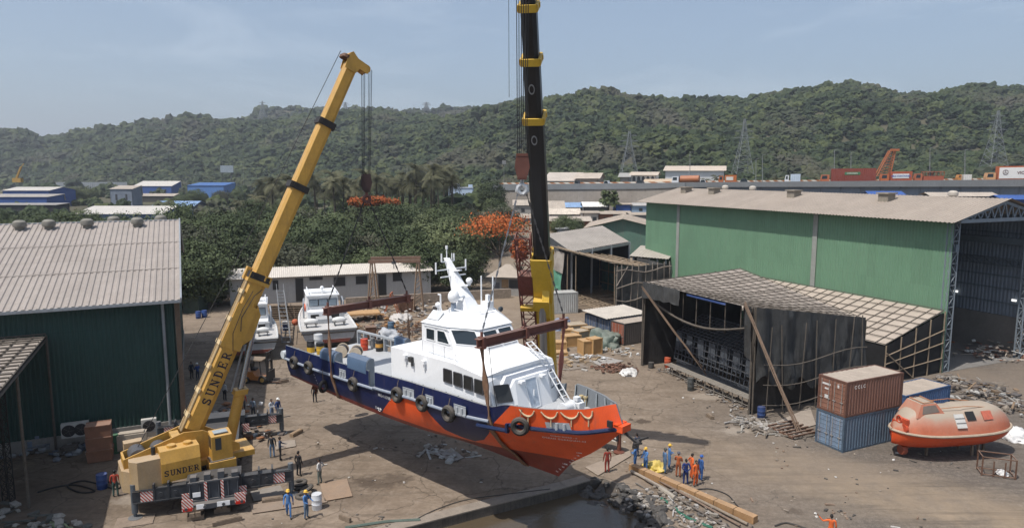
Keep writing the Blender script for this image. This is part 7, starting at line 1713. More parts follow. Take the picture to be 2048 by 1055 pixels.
def person(p,yaw,pose,top,bot,lab,head='hair',hcol=None,h=1.72,extra=None,group='people working in the yard'):
    if pose not in BODY:
        mb,hd,R3=body_mesh(POSES[pose]); me=_mesh('body',mb,[SKIN,SKIN,SKIN,SHOE,DARK],ang=60); BODY[pose]=(me,hd,R3,_mesh('helmet',helmet_mb(hd,R3),SKIN,ang=40),_mesh('hair',hair_mb(hd,R3),HAIR,ang=60))
    me,hd,R3,hm_,hr=BODY[pose]
    o=bpy.data.objects.new('person',me); COL.objects.link(o); o.location=p; o.rotation_euler=(0,0,yaw); s=h/1.75; o.scale=(s,s,s); tag(o,lab,'person',group)
    for i,mt in ((1,M(top,.85,0,.15,4)),(2,M(bot,.85,0,.15,4))): o.material_slots[i].link='OBJECT'; o.material_slots[i].material=mt
    c=bpy.data.objects.new('helmet' if head=='helmet' else 'hair',hm_ if head=='helmet' else hr); COL.objects.link(c); c.parent=o
    if head!='hair': c.material_slots[0].link='OBJECT'; c.material_slots[0].material=M(hcol,.4,0,.05)
    return o
BLUE=(.07,.17,.38); ORAN=(.60,.12,.03); NAVYC=(.014,.03,.13); YH=(.68,.42,.06); WH=(.72,.72,.70)
def at(px,py): return G(px,py)
N=math.radians
PL=[
 ((578,1034),N(15),'walk',BLUE,BLUE,'person in blue overalls and yellow helmet striding past the crane','helmet',YH),
 ((613,1036),N(70),'reach',BLUE,(.10,.15,.22),'person in blue shirt and yellow helmet next to the white barrel','helmet',YH),
 ((640,967),N(250),'hips',(.42,.41,.40),(.13,.15,.13),'person in pale grey shirt with hands on hips on the bare concrete','hair',None),
 ((598,951),N(160),'stand',(.022,.020,.022),(.02,.02,.022),'person all in black standing alone beyond the tyres','hair',None),
 ((545,914),N(200),'stand',(.03,.035,.042),(.12,.19,.30),'person in dark jacket and pale jeans by the far outrigger','hair',None),
 ((561,920),N(110),'reach',(.035,.05,.09),(.02,.02,.022),'person in navy shirt and black trousers beside the man in jeans','hair',None),
 ((507,835),N(170),'stand',(.13,.17,.22),(.03,.035,.045),'person in grey blue shirt at the shadow edge behind the crane','hair',None),
 ((544,838),N(60),'folded',(.45,.48,.52),(.16,.22,.33),'person in a white shirt behind the far outrigger beam','hair',None),
 ((557,836),N(60),'stand',(.03,.06,.17),(.22,.28,.36),'person in dark blue shirt and white helmet beside the white shirt','helmet',WH),
 ((232,992),N(200),'stand',(.33,.05,.03),(.05,.09,.08),'person in red shirt and green trousers by the counterweight','hair',None),
 ((1214,944),N(190),'stand',(.24,.04,.028),(.24,.04,.028),'person in dark red overalls right under the boat bow','hair',None),
 ((1270,937),N(240),'folded',BLUE,BLUE,'person in blue overalls with yellow helmet, left of the group by the timber','helmet',YH),
 ((1273,912),N(200),'stand',(.05,.06,.09),(.05,.06,.09),'dark haired person half hidden behind the leftmost yellow helmet','hair',None),
 ((1291,943),N(300),'reach',BLUE,BLUE,'person in blue overalls reaching over the yellow heap','helmet',YH),
 ((1329,945),N(100),'stand',(.08,.15,.27),(.09,.15,.24),'person in blue overalls with a dark helmet by the yellow heap','helmet',(.06,.06,.05)),
 ((1338,936),N(90),'folded',BLUE,BLUE,'person in blue overalls and yellow helmet standing behind the dark helmet','helmet',YH),
 ((1356,953),N(150),'folded',(.36,.10,.035),(.30,.09,.035),'person in faded orange brown overalls with arms folded','helmet',(.10,.10,.12)),
 ((1371,968),N(180),'behind',NAVYC,NAVYC,'person in navy overalls with hands behind the back','hair',None),
 ((1383,956),N(100),'hips',ORAN,ORAN,'person in orange overalls, the taller of two bareheaded orange men','hair',None),
 ((1391,971),N(30),'stand',ORAN,ORAN,'person in orange overalls in front, nearest the timber beam','hair',None),
 ((1401,960),N(110),'stand',(.03,.09,.26),(.03,.09,.26),'person in blue overalls and blue helmet behind the orange men','helmet',(.03,.10,.34)),
 ((1660,1088),N(160),'signal',ORAN,ORAN,'person in orange overalls raising one arm alone on the gravel','hair',None),
 ((630,804),N(200),'stand',(.03,.03,.035),(.02,.02,.025),'person in dark clothes seen beneath the boat stern','hair',None),
 ((487,823),N(200),'stand',(.40,.07,.03),(.05,.05,.06),'person in red standing in the crane shade below the forklift','hair',None),
 ((450,800),N(160),'stand',(.38,.38,.38),(.03,.03,.035),'person in white shirt seen between the boom and its cylinder','hair',None),
 ((384,757),N(60),'stand',(.03,.035,.05),(.02,.02,.025),'person in black by the corner of the dark green shed','hair',None),
 ((396,760),N(240),'folded',(.025,.06,.20),(.03,.04,.06),'person in bright blue shirt by the dark green shed corner','helmet',WH),
]
for (pp,yaw,pose,top,bot,lab,head,hc) in PL: person(at(*pp),yaw,pose,top,bot,lab,head,hc,1.74)
# ================================================================== small things about the yard
BX=M((.40,.235,.095),.8,0,.18,2,dust=.25); 
def crate(p,s,yaw,lab,m=None,group='wooden crates beyond the boat'):
    p=Vector(p); ax=(V(math.cos(yaw),math.sin(yaw),0),V(-math.sin(yaw),math.cos(yaw),0),UZ); t=thing('wooden_crate',lab,'crate',p,0,group)
    mb=MB(); mb.box(p+UZ*s[2]/2,s,ax); part('panels',mb,m or BX,t,smooth=False); mb=MB()
    for a in (-1,1):
        for b_ in (-1,1): mb.box(p+ax[0]*a*(s[0]/2)+ax[1]*b_*(s[1]/2)+UZ*s[2]/2,(.1,.1,s[2]+.04),ax)
        for z in (.06,s[2]-.06): mb.box(p+ax[1]*a*(s[1]/2)+UZ*z,(s[0]-.12,.08,.1),ax); mb.box(p+ax[0]*a*(s[0]/2)+UZ*z,(.08,s[1]-.12,.1),ax)
    part('battens',mb,M((.46,.29,.13),.8,0,.2,3),t,smooth=False); return p
CR=[((1175,706),(1.7,1.5,1.6),'biggest front crate of the wooden crates, on the right'),((1188,706),(1.3,1.2,1.8),'tall narrow crate at the right end of the crates'),((1118,700),(1.5,1.3,1.1),'crate at the left end near the red brown sling'),((1142,690),(1.9,1.4,1.3),'crate with planks thrown across it'),((1160,684),(1.6,1.4,1.5),'crate with a grey lid behind the biggest crate'),((1120,710),(1.5,1.2,.5),'flat low crate in front of the left end'),((1150,668),(2.4,1.8,1.4),'broad grey crate at the back under dust'),((1178,672),(1.5,1.3,1.2),'crate between the grey crate and the green sheet'),((1136,676),(1.3,1.2,1.2),'small crate beside the blue sheeting')]
for i,(pp,s,lab) in enumerate(CR): crate(G(*pp),s,.35+.3*math.sin(i*2.1),lab,M((.33,.27,.20),.85,0,.25,2) if 'grey' in lab else None)
def sheet_heap(p,r,h,col,lab,cat='sheet',name='plastic_sheet',sq=1.,R=0,ru=.6):
    mb=MB(); v,f=ICO[3]; out=[]
    for q in v:
        q=Vector(q); n=mnoise.noise(q*1.6+V(R*5.1,R,0))*.35+mnoise.noise(q*4.2+V(R,2,0))*.2; out.append(p+V(q.x*r*(1+n),q.y*r*sq*(1+n),max(-.02,q.z*h*(1+n*1.3))))
    mb.add(out,[tuple(int(i) for i in t) for t in f]); return solo(name,mb,M(col,ru,0,.25,2,dust=.3),lab,cat,loc=p,ang=50)
sheet_heap(G(1206,690),2.1,1.7,(.09,.13,.11),'green and grey tarpaulin draped over goods right of the crates',R=2,name='tarpaulin_heap')
sheet_heap(G(1122,655),1.8,1.2,(.13,.19,.30),'crumpled blue sheeting behind the crates',R=4)
sheet_heap(G(1257,748),.85,.55,(.62,.62,.61),'white crumpled sack on the ground near the ship shed',R=6,name='white_sack',cat='sack')
sheet_heap(G(776,672),1.6,.8,(.40,.43,.47),'pale grey plastic sheet heap behind the boat deck',R=7)
sheet_heap(G(2030,876),1.0,.75,(.66,.66,.66),'white sack heap at the right end of the lifeboat',R=8,name='white_sack',cat='sack')
sheet_heap(G(802,640),1.6,.9,(.46,.44,.42),'heap of grey white sacks under the A-frame gantry',R=9,name='sack_heap',cat='sacks')
sheet_heap(G(1308,937),.75,.45,(.62,.45,.07),'yellow lifting sling heap among the blue overalls',R=10,name='sling_heap',cat='sling')
def clutter(name,pts,n,smin,smax,cols,lab,spread,R,h=.5,long=.5,kind='stuff'):
    """scraps scattered round the given points: boards, pipes, rags and broken bits"""
    rr=random.Random(R); mb=MB(); ms=[M(c,.85,0,.3,3) for c in cols]
    for i in range(n):
        c=pts[rr.randrange(len(pts))]; p=V(c.x+rr.gauss(0,spread),c.y+rr.gauss(0,spread*.8),c.z+abs(rr.gauss(0,h*.35))+.03); m=rr.randrange(len(ms)); s=rr.uniform(smin,smax); a=rr.uniform(0,6.28)
        if rr.random()<long*.75: d=V(math.cos(a),math.sin(a),rr.uniform(-.15,.25))*s*rr.uniform(1.5,3.5); mb.bar(p-d*.5,p+d*.5,rr.uniform(.05,.16),rr.uniform(.03,.1),m=m)
        elif rr.random()<.5: lump(mb,p,s*.5,1,.3,(1,rr.uniform(.6,1),rr.uniform(.3,.8)),m,rr.random()*50)
        else: mb.box(p,(s,s*rr.uniform(.4,1),s*rr.uniform(.1,.5)),(V(math.cos(a),math.sin(a),.1),V(-math.sin(a),math.cos(a),0),V(-.1,0,1)),m=m)
    return solo(name,mb,ms,lab,None,None,kind,smooth=False)
GCOL=[(.22,.185,.15),(.14,.11,.09),(.25,.23,.205),(.20,.14,.09),(.10,.09,.085),(.33,.32,.30),(.16,.14,.125)]
clutter('rubble',[G(1940,775),G(1965,790),G(2000,800),G(1920,770),G(2030,815)],260,.2,.7,GCOL,'rubble and scrap along the concrete apron behind the lifeboat',1.4,1,.8)
clutter('rubble',[G(2010,705),G(2035,700),G(1985,715),G(2048,712)],260,.2,.6,[(.30,.26,.22),(.16,.13,.11),(.38,.33,.27),(.24,.12,.08),(.5,.5,.48)],'heap of broken debris beside the hall opening',1.6,2,1.6)
clutter('rubble',[G(1985,690),G(1960,685),G(2000,680)],90,.3,.8,[(.12,.11,.10),(.2,.19,.18),(.3,.28,.25),(.25,.1,.05)],'dark scrap lying inside the hall opening',1.5,21,.9)
clutter('rubble',[G(1520,852),G(1545,856),G(1490,845),G(1570,862)],240,.12,.5,[(.27,.25,.22),(.20,.17,.14),(.14,.12,.10),(.32,.30,.28)],'cuttings and broken boards at the ship shed corner',.9,3,.25,.7)
clutter('rubble',[G(1225,738),G(1240,735),G(1212,735),G(1250,742)],170,.15,.45,[(.14,.075,.05),(.19,.10,.07),(.10,.06,.045)],'rusty brown chain and scrap heap beyond the bow',.7,4,.4,.3)
clutter('rubble',[G(1400,772),G(1430,785),G(1460,800),G(1380,760),G(1340,742),G(1480,815)],170,.1,.4,GCOL,'small scrap under the ship shed staging',.6,5,.3)
clutter('rubble',[G(760,655),G(730,660),G(790,650),G(820,655),G(745,640),G(775,665),G(800,668)],220,.2,.8,[(.24,.16,.10),(.13,.08,.06),(.33,.30,.27),(.08,.08,.08),(.3,.16,.07)],'timber scrap and parts strewn behind the boat',2.0,6,.8)
clutter('rubble',[G(720,632),G(800,628),G(840,625),G(862,610),G(760,615)],150,.2,.9,[(.26,.19,.13),(.33,.29,.25),(.12,.10,.09),(.4,.38,.36)],'scrap heaps below the A-frame gantry',2.6,16,.8)
clutter('rubble',[G(1190,720),G(1150,718),G(1210,700),G(1240,705),G(1120,730)],110,.2,.7,[(.36,.34,.31),(.20,.17,.14),(.28,.2,.12),(.5,.5,.5)],'boards and packing scattered by the crates',1.3,7,.25)
clutter('rubble',[G(1320,990),G(1370,1015),G(1420,1040),G(1300,1000),G(1340,1030),G(1390,1055)],300,.08,.35,[(.26,.23,.195),(.34,.32,.30),(.2,.17,.14),(.13,.12,.11)],'pale broken stones and litter between the pipes and the rocks',1.0,8,.2,.3)
LIT=random.Random(9); lp_=[]
for k in range(60): lp_.append(G(LIT.uniform(1250,2040),LIT.uniform(800,1050)))
clutter('litter',lp_,230,.05,.22,[(.5,.48,.45),(.10,.09,.08),(.24,.2,.16),(.2,.14,.1),(.06,.055,.05)],'small litter strewn over the gravel',.8,10,.03,.25)
lp_=[G(LIT.uniform(500,1000),LIT.uniform(860,1050)) for k in range(30)]
clutter('litter',lp_,70,.05,.18,[(.42,.40,.37),(.10,.09,.08),(.2,.16,.12)],'small litter on the concrete apron',.8,12,.02,.3)
clutter('rubble',[G(30,905),G(60,900),G(110,905),G(150,900),G(200,890),G(240,880)],120,.2,.8,[(.10,.13,.18),(.16,.17,.19),(.09,.08,.07),(.26,.27,.28)],'stored pipe ends and boxes along the shed wall in shade',.9,13,.7,.15)
clutter('rubble',[G(90,1052),G(60,1050),G(120,1056),(G(10,1020))],50,.2,.6,[(.3,.28,.25),(.1,.1,.09),(.2,.24,.14)],'pale rubbish at the left corner in the shade',.6,14,.3,.2)
clutter('rubble',[G(470,815),G(500,870),G(455,850),G(440,830)],70,.2,.7,[(.3,.27,.24),(.12,.1,.09),(.5,.49,.47),(.26,.12,.06)],'rigging gear heaped behind the crane cab',1.,15,.5,.3)
clutter('rubble',[G(880,905),G(900,915),G(915,908),G(870,900)],40,.2,.6,[(.3,.28,.25),(.15,.12,.1),(.4,.4,.38)],'scraps of board lying in the boat shade',.7,17,.1,.4)
# rows of stored pipes along the wall, air conditioners, crates
for i in range(9):
    p=G(62+i*15,905-i*3); h_=.9+.35*math.sin(i*1.9)**2; mb=MB(); mb.lathe([(.0,0),(.22,0),(.22,h_),(.18,h_),(.18,h_-.1),(0,h_-.1)],12,p)
    solo('upright_pipe',mb,M((.15,.19,.26),.6,0,.2,2),'pipe end number %s of the upright grey blue row in the shade'%('one','two','three','four','five','six','seven','eight','nine')[i],'pipe','pipe ends stood along the dark shed',loc=p)
def aircon(p,n,w_,h_,fans,lab):
    u=V(-n.y,n.x,0); 
    t=thing('air_conditioner',lab,'air conditioner',p); mb=MB(); mb.box(p+UZ*h_/2,(w_,.4,h_),(u,n,UZ)); part('case',mb,M((.46,.45,.42),.6,0,.12,2,dust=.2),t,smooth=False)
    for k in range(fans):
        c=p+u*(w_*(k+.5)/fans-w_/2)*.9+n*.2+UZ*h_/2; mb=MB(); mb.lathe([(0,0),(h_*.40,0),(h_*.42,.03)],18,c,(u,UZ,n)); f=part('fan_grille',mb,BLACK,t); mb=MB()
        for j in range(5): mb.bar(c+n*.02,c+n*.02+(u*math.cos(j*1.257)+UZ*math.sin(j*1.257))*h_*.34,.07,.01)
        mb.torus(c+n*.02,h_*.2,.012,(u,UZ,n),14,4); part('blades',mb,M((.14,.13,.12),.6),f,smooth=False)
na=V(.421,-.907,0)
p=G(152,908); aircon(V(p.x,p.y,1.15)-na*.6,na,1.7,1.05,2,'white air conditioner with two fans on the dark shed wall')
p=G(300,890); aircon(V(p.x,p.y,.9)-na*.5,na,1.0,1.0,1,'cream air conditioner with one fan behind the crane')
p=G(265,905); mb=MB(); mb.box(V(p.x,p.y,.75)-na*.6,(1.9,.8,1.1),(V(-na.y,na.x,0),na,UZ)); mb.box(V(p.x,p.y,1.34)-na*.6,(1.6,.6,.12),(V(-na.y,na.x,0),na,UZ)); solo('cream_tank',mb,M((.36,.31,.25),.8,0,.2,2,dust=.4),'cream rounded tank beside the single fan air conditioner','tank',loc=p,smooth=False)
for k,lab in enumerate(('bottom rust brown bin of the stack in the shade','middle rust brown bin of the stack in the shade','top rust brown bin of the stack in the shade')):
    p=G(200,925); c=V(p.x,p.y,0)-na*.6; u=V(-na.y,na.x,0); o=c-u*.75-na*.5+UZ*(.85*k+.05); mb=MB(); q=[o,o+u*1.5,o+u*1.5+na*1.,o+na*1.]; top=[x+UZ*.8+((x-c).normalized()*.08) for x in q]
    mb.add(q+top,[(0,1,2,3),(0,4,5,1),(1,5,6,2),(2,6,7,3),(3,7,4,0),(4,7,6,5)]); mb.bar(top[0],top[1],.08); mb.bar(top[2],top[3],.08); solo('storage_bin',mb,M((.21,.10,.06),.8,0,.2,2,dust=.3),lab,'bin','rust brown bins stacked by the crane',loc=c,smooth=False)
def barrel(px,py,col,lab,z=0,h=.9,r=.3,band=None):
    p=G(px,py); p.z=z; return drum(p,col,lab,band,r,h)
barrel(634,1016,(.62,.64,.67),'white steel barrel on the concrete near the two blue overalls',0,.95,.30)
barrel(205,975,(.03,.07,.22),'blue plastic drum in the shade by the counterweight',0,.95,.32)
barrel(232,905,(.05,.16,.09),'green gas drum behind the counterweight',0,1.4,.24)
barrel(1522,836,(.02,.05,.16),'dark blue drum at the right corner of the ship shed',0,1.0,.32)
barrel(1335,735,(.45,.08,.03),'orange red drum at the left end of the staging',0,1.1,.34)
barrel(1381,780,(.06,.065,.065),'dark grey drum under the staging of the ship shed',0,1.2,.3)
barrel(1302,735,(.05,.05,.05),'black stub drum by the left bamboo post',0,.6,.3)
barrel(571,660,(.03,.06,.16),'blue drum with a white cloth beside the access stair',0,1.1,.35,(.75,1.05,(.6,.6,.6)))
barrel(612,752,(.10,.10,.10),'grey drum lying open behind the forklift',0,.7,.45)
barrel(397,636,(.025,.07,.24),'bright blue drum along the dark shed end',0,1.0,.35)
barrel(409,634,(.025,.08,.27),'second bright blue drum along the dark shed end, to the right',0,1.0,.35)
barrel(782,663,(.08,.14,.21),'steel blue drum by the pale sheet heap behind the boat',0,1.3,.4)
# tyres by the outrigger
for px,py,z,lab in ((600,975,0,'lower tyre of the pair stacked by the outrigger'),(600,975,.24,'upper tyre of the pair stacked by the outrigger'),(606,995,0,'single tyre lying nearest the blue overalls'),(613,984,.1,'tilted tyre leaning between the other tyres')):
    p=G(px,py); c=V(p.x,p.y,z+.14); tl_=.45 if 'tilted' in lab else .05; ax=(V(math.cos(tl_),0,math.sin(tl_)),V(0,1,0),V(-math.sin(tl_),0,math.cos(tl_))); mb=MB(); mb.torus(c,.34,.15,ax,20,8,sq=.8); solo('old_tyre',mb,RUBBER,lab,'tyre','old tyres on the concrete',loc=c)
# steel plates and loose timber on the ground
def gplate(pts,col,lab,name='steel_plate',z=.02,th=.03,cat='steel plate'):
    mb=MB(); q=[G(*p,0)+UZ*(z+th) for p in pts]; mb.slab(q,th); return solo(name,mb,M(col,.75,.1,.3,1.2,dust=.35,streak=0),lab,cat,loc=q[0],smooth=False)
gplate([(640,968),(694,958),(705,993),(650,1003)],(.23,.145,.085),'rusty tan steel plate beside the white barrel')
gplate([(500,1008),(640,985),(655,1005),(505,1028)],(.19,.135,.095),'long rusty steel plate behind the blue overalls')
gplate([(500,985),(560,972),(572,990),(508,1004)],(.20,.185,.165),'grey steel plate under the near outrigger beam',z=.05)
gplate([(550,885),(590,880),(592,893),(552,900)],(.24,.20,.16),'pale square steel mat by the far outrigger jack')
gplate([(1120,705),(1146,722),(1178,735),(1140,740)],(.15,.12,.095),'brown steel plate on the ground beyond the boat')
gplate([(1178,722),(1215,716),(1248,722),(1205,734)],(.27,.26,.25),'pale grey sheet lying near the crates')
gplate([(1170,935),(1215,918),(1260,902),(1262,912),(1196,952)],(.26,.20,.15),'pale board lying under the boat bow')
gplate([(1540,850),(1620,815),(1632,850),(1590,862)],(.28,.235,.195),'tan mat boards lying in front of the stacked containers',name='mat_boards',cat='boards')
gplate([(860,905),(905,898),(928,916),(905,924)],(.22,.21,.20),'grey sheet lying in the shade under the hull')
for px,py,l,a,w_,lab in ((593,868,1.2,1.2,.35,'square timber block lying by the far outrigger'),(530,870,.9,.2,.3,'timber block stack left of the pale steel mat'),(455,1045,1.6,.5,.22,'loose plank end in front of the crane tail'),(690,1040,.9,-.6,.16,'short brown log on the quay'),(545,1002,1.2,.3,.4,'dark timber pad by the near outrigger'),(1420,835,.8,1.8,.3,'brown scrap block alone on the gravel'),(565,765,1.2,.5,.15,'brown plank by the forklift forks')):
    p=G(px,py); d=V(math.cos(a),math.sin(a),0); mb=MB(); mb.box(p+UZ*.14,(l,w_,.24),(d,V(-d.y,d.x,0),UZ)); mb.box(p+UZ*.27+d*.05,(l*.8,w_*.7,.05),(d,V(-d.y,d.x,0),UZ)); solo('timber_block',mb,OLDWOOD if 'square' not in lab else M((.27,.19,.12),.85,0,.3,3),lab,'timber',loc=p,smooth=False)
# long timber beam, pipes and hoses by the water
a,b_=G(1262,938),G(1512,1046); mb=MB(); n=7
for k in range(n): mb.bar(a.lerp(b_,k/n)+UZ*.22,a.lerp(b_,(k+1)/n-.004)+UZ*(.22+.004*(k%2)),.46,.42)
solo('long_timber_beam',mb,M((.34,.20,.095),.85,0,.25,1.5,streak=.3,dust=.2),'long square yellow brown timber beam in front of the workers','timber beam',loc=a,smooth=False)
for p0_,p1_,r_,c,lab in (((1262,945),(1335,985),.10,(.27,.23,.19),'pale short pipe beside the long beam'),((1300,955),(1480,1055),.07,(.17,.12,.09),'long rusty pipe alongside the beam'),((1290,962),(1460,1062),.06,(.12,.10,.085),'thin dark pipe alongside the rocks'),((1320,980),(1350,1000),.16,(.28,.25,.21),'stout pale pipe end on the rocks'),((1360,985),(1495,1052),.09,(.22,.18,.14),'bamboo pole close under the long beam')):
    a,b_=G(*p0_),G(*p1_); mb=MB(); mb.tube([a+UZ*.15,a.lerp(b_,.5)+UZ*.17,b_+UZ*.15],r_,8); solo('loose_pipe',mb,M(c,.8,0,.3,2),lab,'pipe','pipes lying along the dock rocks',loc=a)
def hose(pts,r,col,lab,name='hose',z=.05):
    P=[G(*p)+UZ*z for p in pts]; out=[]
    for i in range(len(P)-1):
        p0,p1,p2,p3=P[max(0,i-1)],P[i],P[i+1],P[min(len(P)-1,i+2)]
        for k in range(6):
            t=k/6; out.append(.5*((2*p1)+(p2-p0)*t+(2*p0-5*p1+4*p2-p3)*t*t+(3*p1-p0-3*p2+p3)*t**3))
    out.append(P[-1]); mb=MB(); mb.tube(out,r,6); return solo(name,mb,M(col,.7,0,.2,2),lab,'hose',loc=P[0])
hose([(1322,997),(1345,1012),(1365,1030),(1395,1045),(1425,1056)],.09,(.03,.12,.08),'green hose winding over the rubble by the dock')
hose([(690,1056),(730,1050),(770,1044),(800,1042),(840,1040)],.09,(.09,.12,.10),'dark green hose lying along the quay edge')
hose([(1385,980),(1420,978),(1455,990),(1475,1012),(1500,1030)],.035,(.03,.03,.03),'thin black hose looping away from the long beam')
hose([(830,1040),(870,1020),(930,1000),(1000,990),(1100,978)],.025,(.06,.055,.05),'thin dark cable along the quay edge in shade')
hose([(75,985),(110,975),(150,970),(190,982),(160,985),(135,972),(170,962),(230,978),(240,968),(200,962)],.05,(.015,.015,.015),'coiled black hose in the shade left of the counterweight')
hose([(1550,1052),(1570,1046),(1590,1050),(1615,1058)],.05,(.05,.045,.04),'dark hose end at the bottom of the gravel')
# rusty cage
p=G(1963,950); u=V(.94,-.34,0); n=V(.34,.94,0); t=thing('steel_cage','rusty open steel frame cage on the gravel by the lifeboat','cage',p+u*.9)
mb=MB(); 
for a in (0,1.9):
    for b_ in (0,1.1): mb.bar(p+u*a+n*b_,p+u*a+n*b_+UZ*1.35,.07)
for a in (.65,1.3): mb.bar(p+u*a,p+u*a+UZ*1.1,.06)
part_each('post',mb,RUST,t,smooth=False); mb=MB()
for z in (.12,1.3):
    for b_ in (0,1.1): mb.bar(p+n*b_+UZ*z,p+u*1.9+n*b_+UZ*z,.06)
    for a in (0,1.9): mb.bar(p+u*a+UZ*z,p+u*a+n*1.1+UZ*z,.06)
mb.bar(p+UZ*.1+u*.6,p+UZ*.1+n*1.1+u*1.2,.05); part_each('rail',mb,RUST,t,smooth=False)
sheet_heap(p+u*1.3+n*.5+UZ*.1,.35,.3,(.62,.62,.61),'white rag bundle lying inside the rusty cage',R=12,name='rag_bundle',cat='rag')
# rusty grid trestle by the shed corner
p=G(1585,880); u=V(.8,.35,0).normalized(); n=V(-u.y,u.x,0); mb=MB()
for k in range(6): mb.bar(p+n*.5*k+UZ*.3,p+n*.5*k+u*2.6+UZ*.35,.12)
for a in (.1,2.4): mb.bar(p+u*a+UZ*.18,p+u*a+n*2.6+UZ*.18,.14)
solo('rusty_grid',mb,RUST,'rusty bar grid lying between the props and the blue container','steel grid',loc=p,smooth=False)
# timber trestles / low racks behind the boat
for px,py,lab in ((800,675,'low rusty rack lying behind the boat, nearer one'),(835,662,'low rusty rack lying behind the boat, farther one')):
    p=G(px,py); mb=MB(); u=V(.9,.3,0); n=V(-.3,.9,0)
    for b_ in (0,1.2): mb.bar(p+n*b_+UZ*.8,p+n*b_+u*5+UZ*.8,.1)
    for k in range(4):
        for b_ in (0,1.2): mb.bar(p+n*b_+u*k*1.6,p+n*b_+u*k*1.6+UZ*.8,.09)
        mb.bar(p+u*k*1.6+UZ*.8,p+u*k*1.6+n*1.2+UZ*.8,.08)
    solo('steel_rack',mb,RUST,lab,'rack',loc=p,smooth=False)
p=G(722,640); mb=MB(); mb.box(p+UZ*1.0,(5,3,.15),(V(.95,.3,0),V(-.3,.95,0),UZ)); mb.box(p+UZ*1.12+V(.3,0,0),(4.4,2.6,.12),(V(.95,.3,0),V(-.3,.95,0),UZ))
for a in (-2,2):
    for b_ in (-1,1): mb.bar(p+V(.95,.3,0)*a+V(-.3,.95,0)*b_,p+V(.95,.3,0)*a+V(-.3,.95,0)*b_+UZ,.12)
solo('plywood_table',mb,M((.40,.245,.12),.8,0,.2,2),'orange brown plywood stack on trestles beside the larger workboat','plywood',loc=p,smooth=False)
p=G(782,632); mb=MB(); 
for s_ in (-1.1,1.1): mb.bar(p+V(s_,0,0),p+V(0,0,3.2),.12); mb.bar(p+V(s_,1.2,0),p+V(0,1.2,3.2),.12)
mb.bar(p+V(0,-.4,3.2),p+V(0,1.6,3.2),.15); solo('red_trestle',mb,M((.34,.12,.06),.7,0,.3,2),'orange painted trestle standing before the A-frame gantry','trestle',loc=p,smooth=False)
for px,py,s,lab in ((812,622,(2.4,1.8,1.9),'rusty open tank end under the gantry'),(742,676,(1.2,1.2,1.4),'small brown box beside the workboat transom')):
    p=G(px,py); mb=MB(); mb.box(p+UZ*s[2]/2,s,(V(.95,.3,0),V(-.3,.95,0),UZ)); mb.box(p+UZ*s[2]*.5-V(-.3,.95,0)*s[1]*.5,(s[0]*.8,.06,s[2]*.75),(V(.95,.3,0),V(-.3,.95,0),UZ)); mb.box(p+UZ*(s[2]+.05),(s[0]+.1,s[1]+.1,.1),(V(.95,.3,0),V(-.3,.95,0),UZ)); solo('rusty_tank',mb,RUST,lab,'tank',loc=p,smooth=False)
# stacked boards, generator, planters, wash bins along the dark shed end
p=G(600,640); mb=MB()
for k in range(7): mb.box(p+V(-1.5+.15*math.sin(k*3),1.,.15+.3*k),(5.5,1.6,.16),(V(1,.1,0),V(-.1,1,0),UZ))
solo('board_stack',mb,OLDWOOD,'stack of grey boards between the two workboats','boards',loc=p,smooth=False)
p=G(392,622); mb=MB(); mb.box(p+UZ*1.2,(2.2,3,2.4),None); mb.cyl(p+V(.3,0,2.4),p+V(.3,0,3.2),.3,10); mb.cyl(p+V(-.2,-.6,2.4),p+V(-.2,-.6,5.2),.1,8); solo('generator_set',mb,M((.035,.06,.05),.6,.1,.2,1.5,dust=.3),'dark green generator set with a tall exhaust by the shed end','generator',loc=p,smooth=False)
for px,py,lab in ((410,600,'bushy green plant before the sheet fence'),(432,608,'fan leaved palm plant before the sheet fence, right one'),(392,600,'small low plant at the left end of the sheet fence')):
    p=G(px,py); t=thing('garden_plant',lab,'plant',p); o=bpy.data.objects.new('leaves',crown_mesh('leaves',px,1.7,1.5,420,.34,LEAF2,z0=1.7)); COL.objects.link(o); o.parent=t
    mb=MB(); mb.tube([p,p+UZ*1.6],.1,6); part('stem',mb,BARK,t); mb=MB(); mb.lathe([(.5,0),(.6,.5),(.5,.5),(0,.45)],10,p); part('pot',mb,CONC,t)
# ================================================================== land behind the yard
def interp_lin(tab,x):
    for (a_,b__),(c,d) in zip(tab,tab[1:]):
        if x<=c: return b__+(d-b__)*(x-a_)/(c-a_)
    return tab[-1][1]
# ---- mangrove belt
rr=random.Random(21); cnt=0; placed=[]
MGRP='trees of the mangrove belt'
for k in range(6000):
    if cnt>=165: break
    Y=114+ (rr.random()**1.25)*92; px=rr.uniform(350,1010)
    if px>930 and Y<150: continue
    x,_=ray(px,500); X=x*Y
    if any((X-a)**2+(Y-b_)**2<(4.7+.014*Y)**2 for a,b_ in placed): continue
    if px<560 and Y<121: continue
    placed.append((X,Y)); i=rr.randrange(6); s=rr.uniform(.85,1.45)
    yt=interp_lin([(340,436),(440,428),(480,408),(560,398),(900,394),(1010,404)],px)+rr.choice((rr.uniform(-8,6),rr.uniform(0,45))); yt=max(yt,402) if 868<px<958 else yt; s=min(s,(CH-ray(px,yt)[1]*Y-terr(X,Y))/9.0); s=max(s,.45)
    put_tree(i,X,Y,terr(X,Y)-.3,s,'dark green broadleaf tree in the thick belt behind the office block',MGRP,rr.uniform(.8,1.12)); cnt+=1
for k in range(400):
    if k>=70: break
    px=rr.uniform(-60,400); Y=rr.uniform(118,190) if px<330 else rr.uniform(100,150); x,_=ray(px,450)
    put_tree(rr.choice((1,4,2)),x*Y,Y,terr(x*Y,Y)-.4,max(.4,min(1.05,(CH-ray(px,rr.uniform(424,446))[1]*Y-terr(x*Y,Y))/9.2)),'bushy tree of the strip showing over the ribbed shed roof','trees behind the dark green shed')
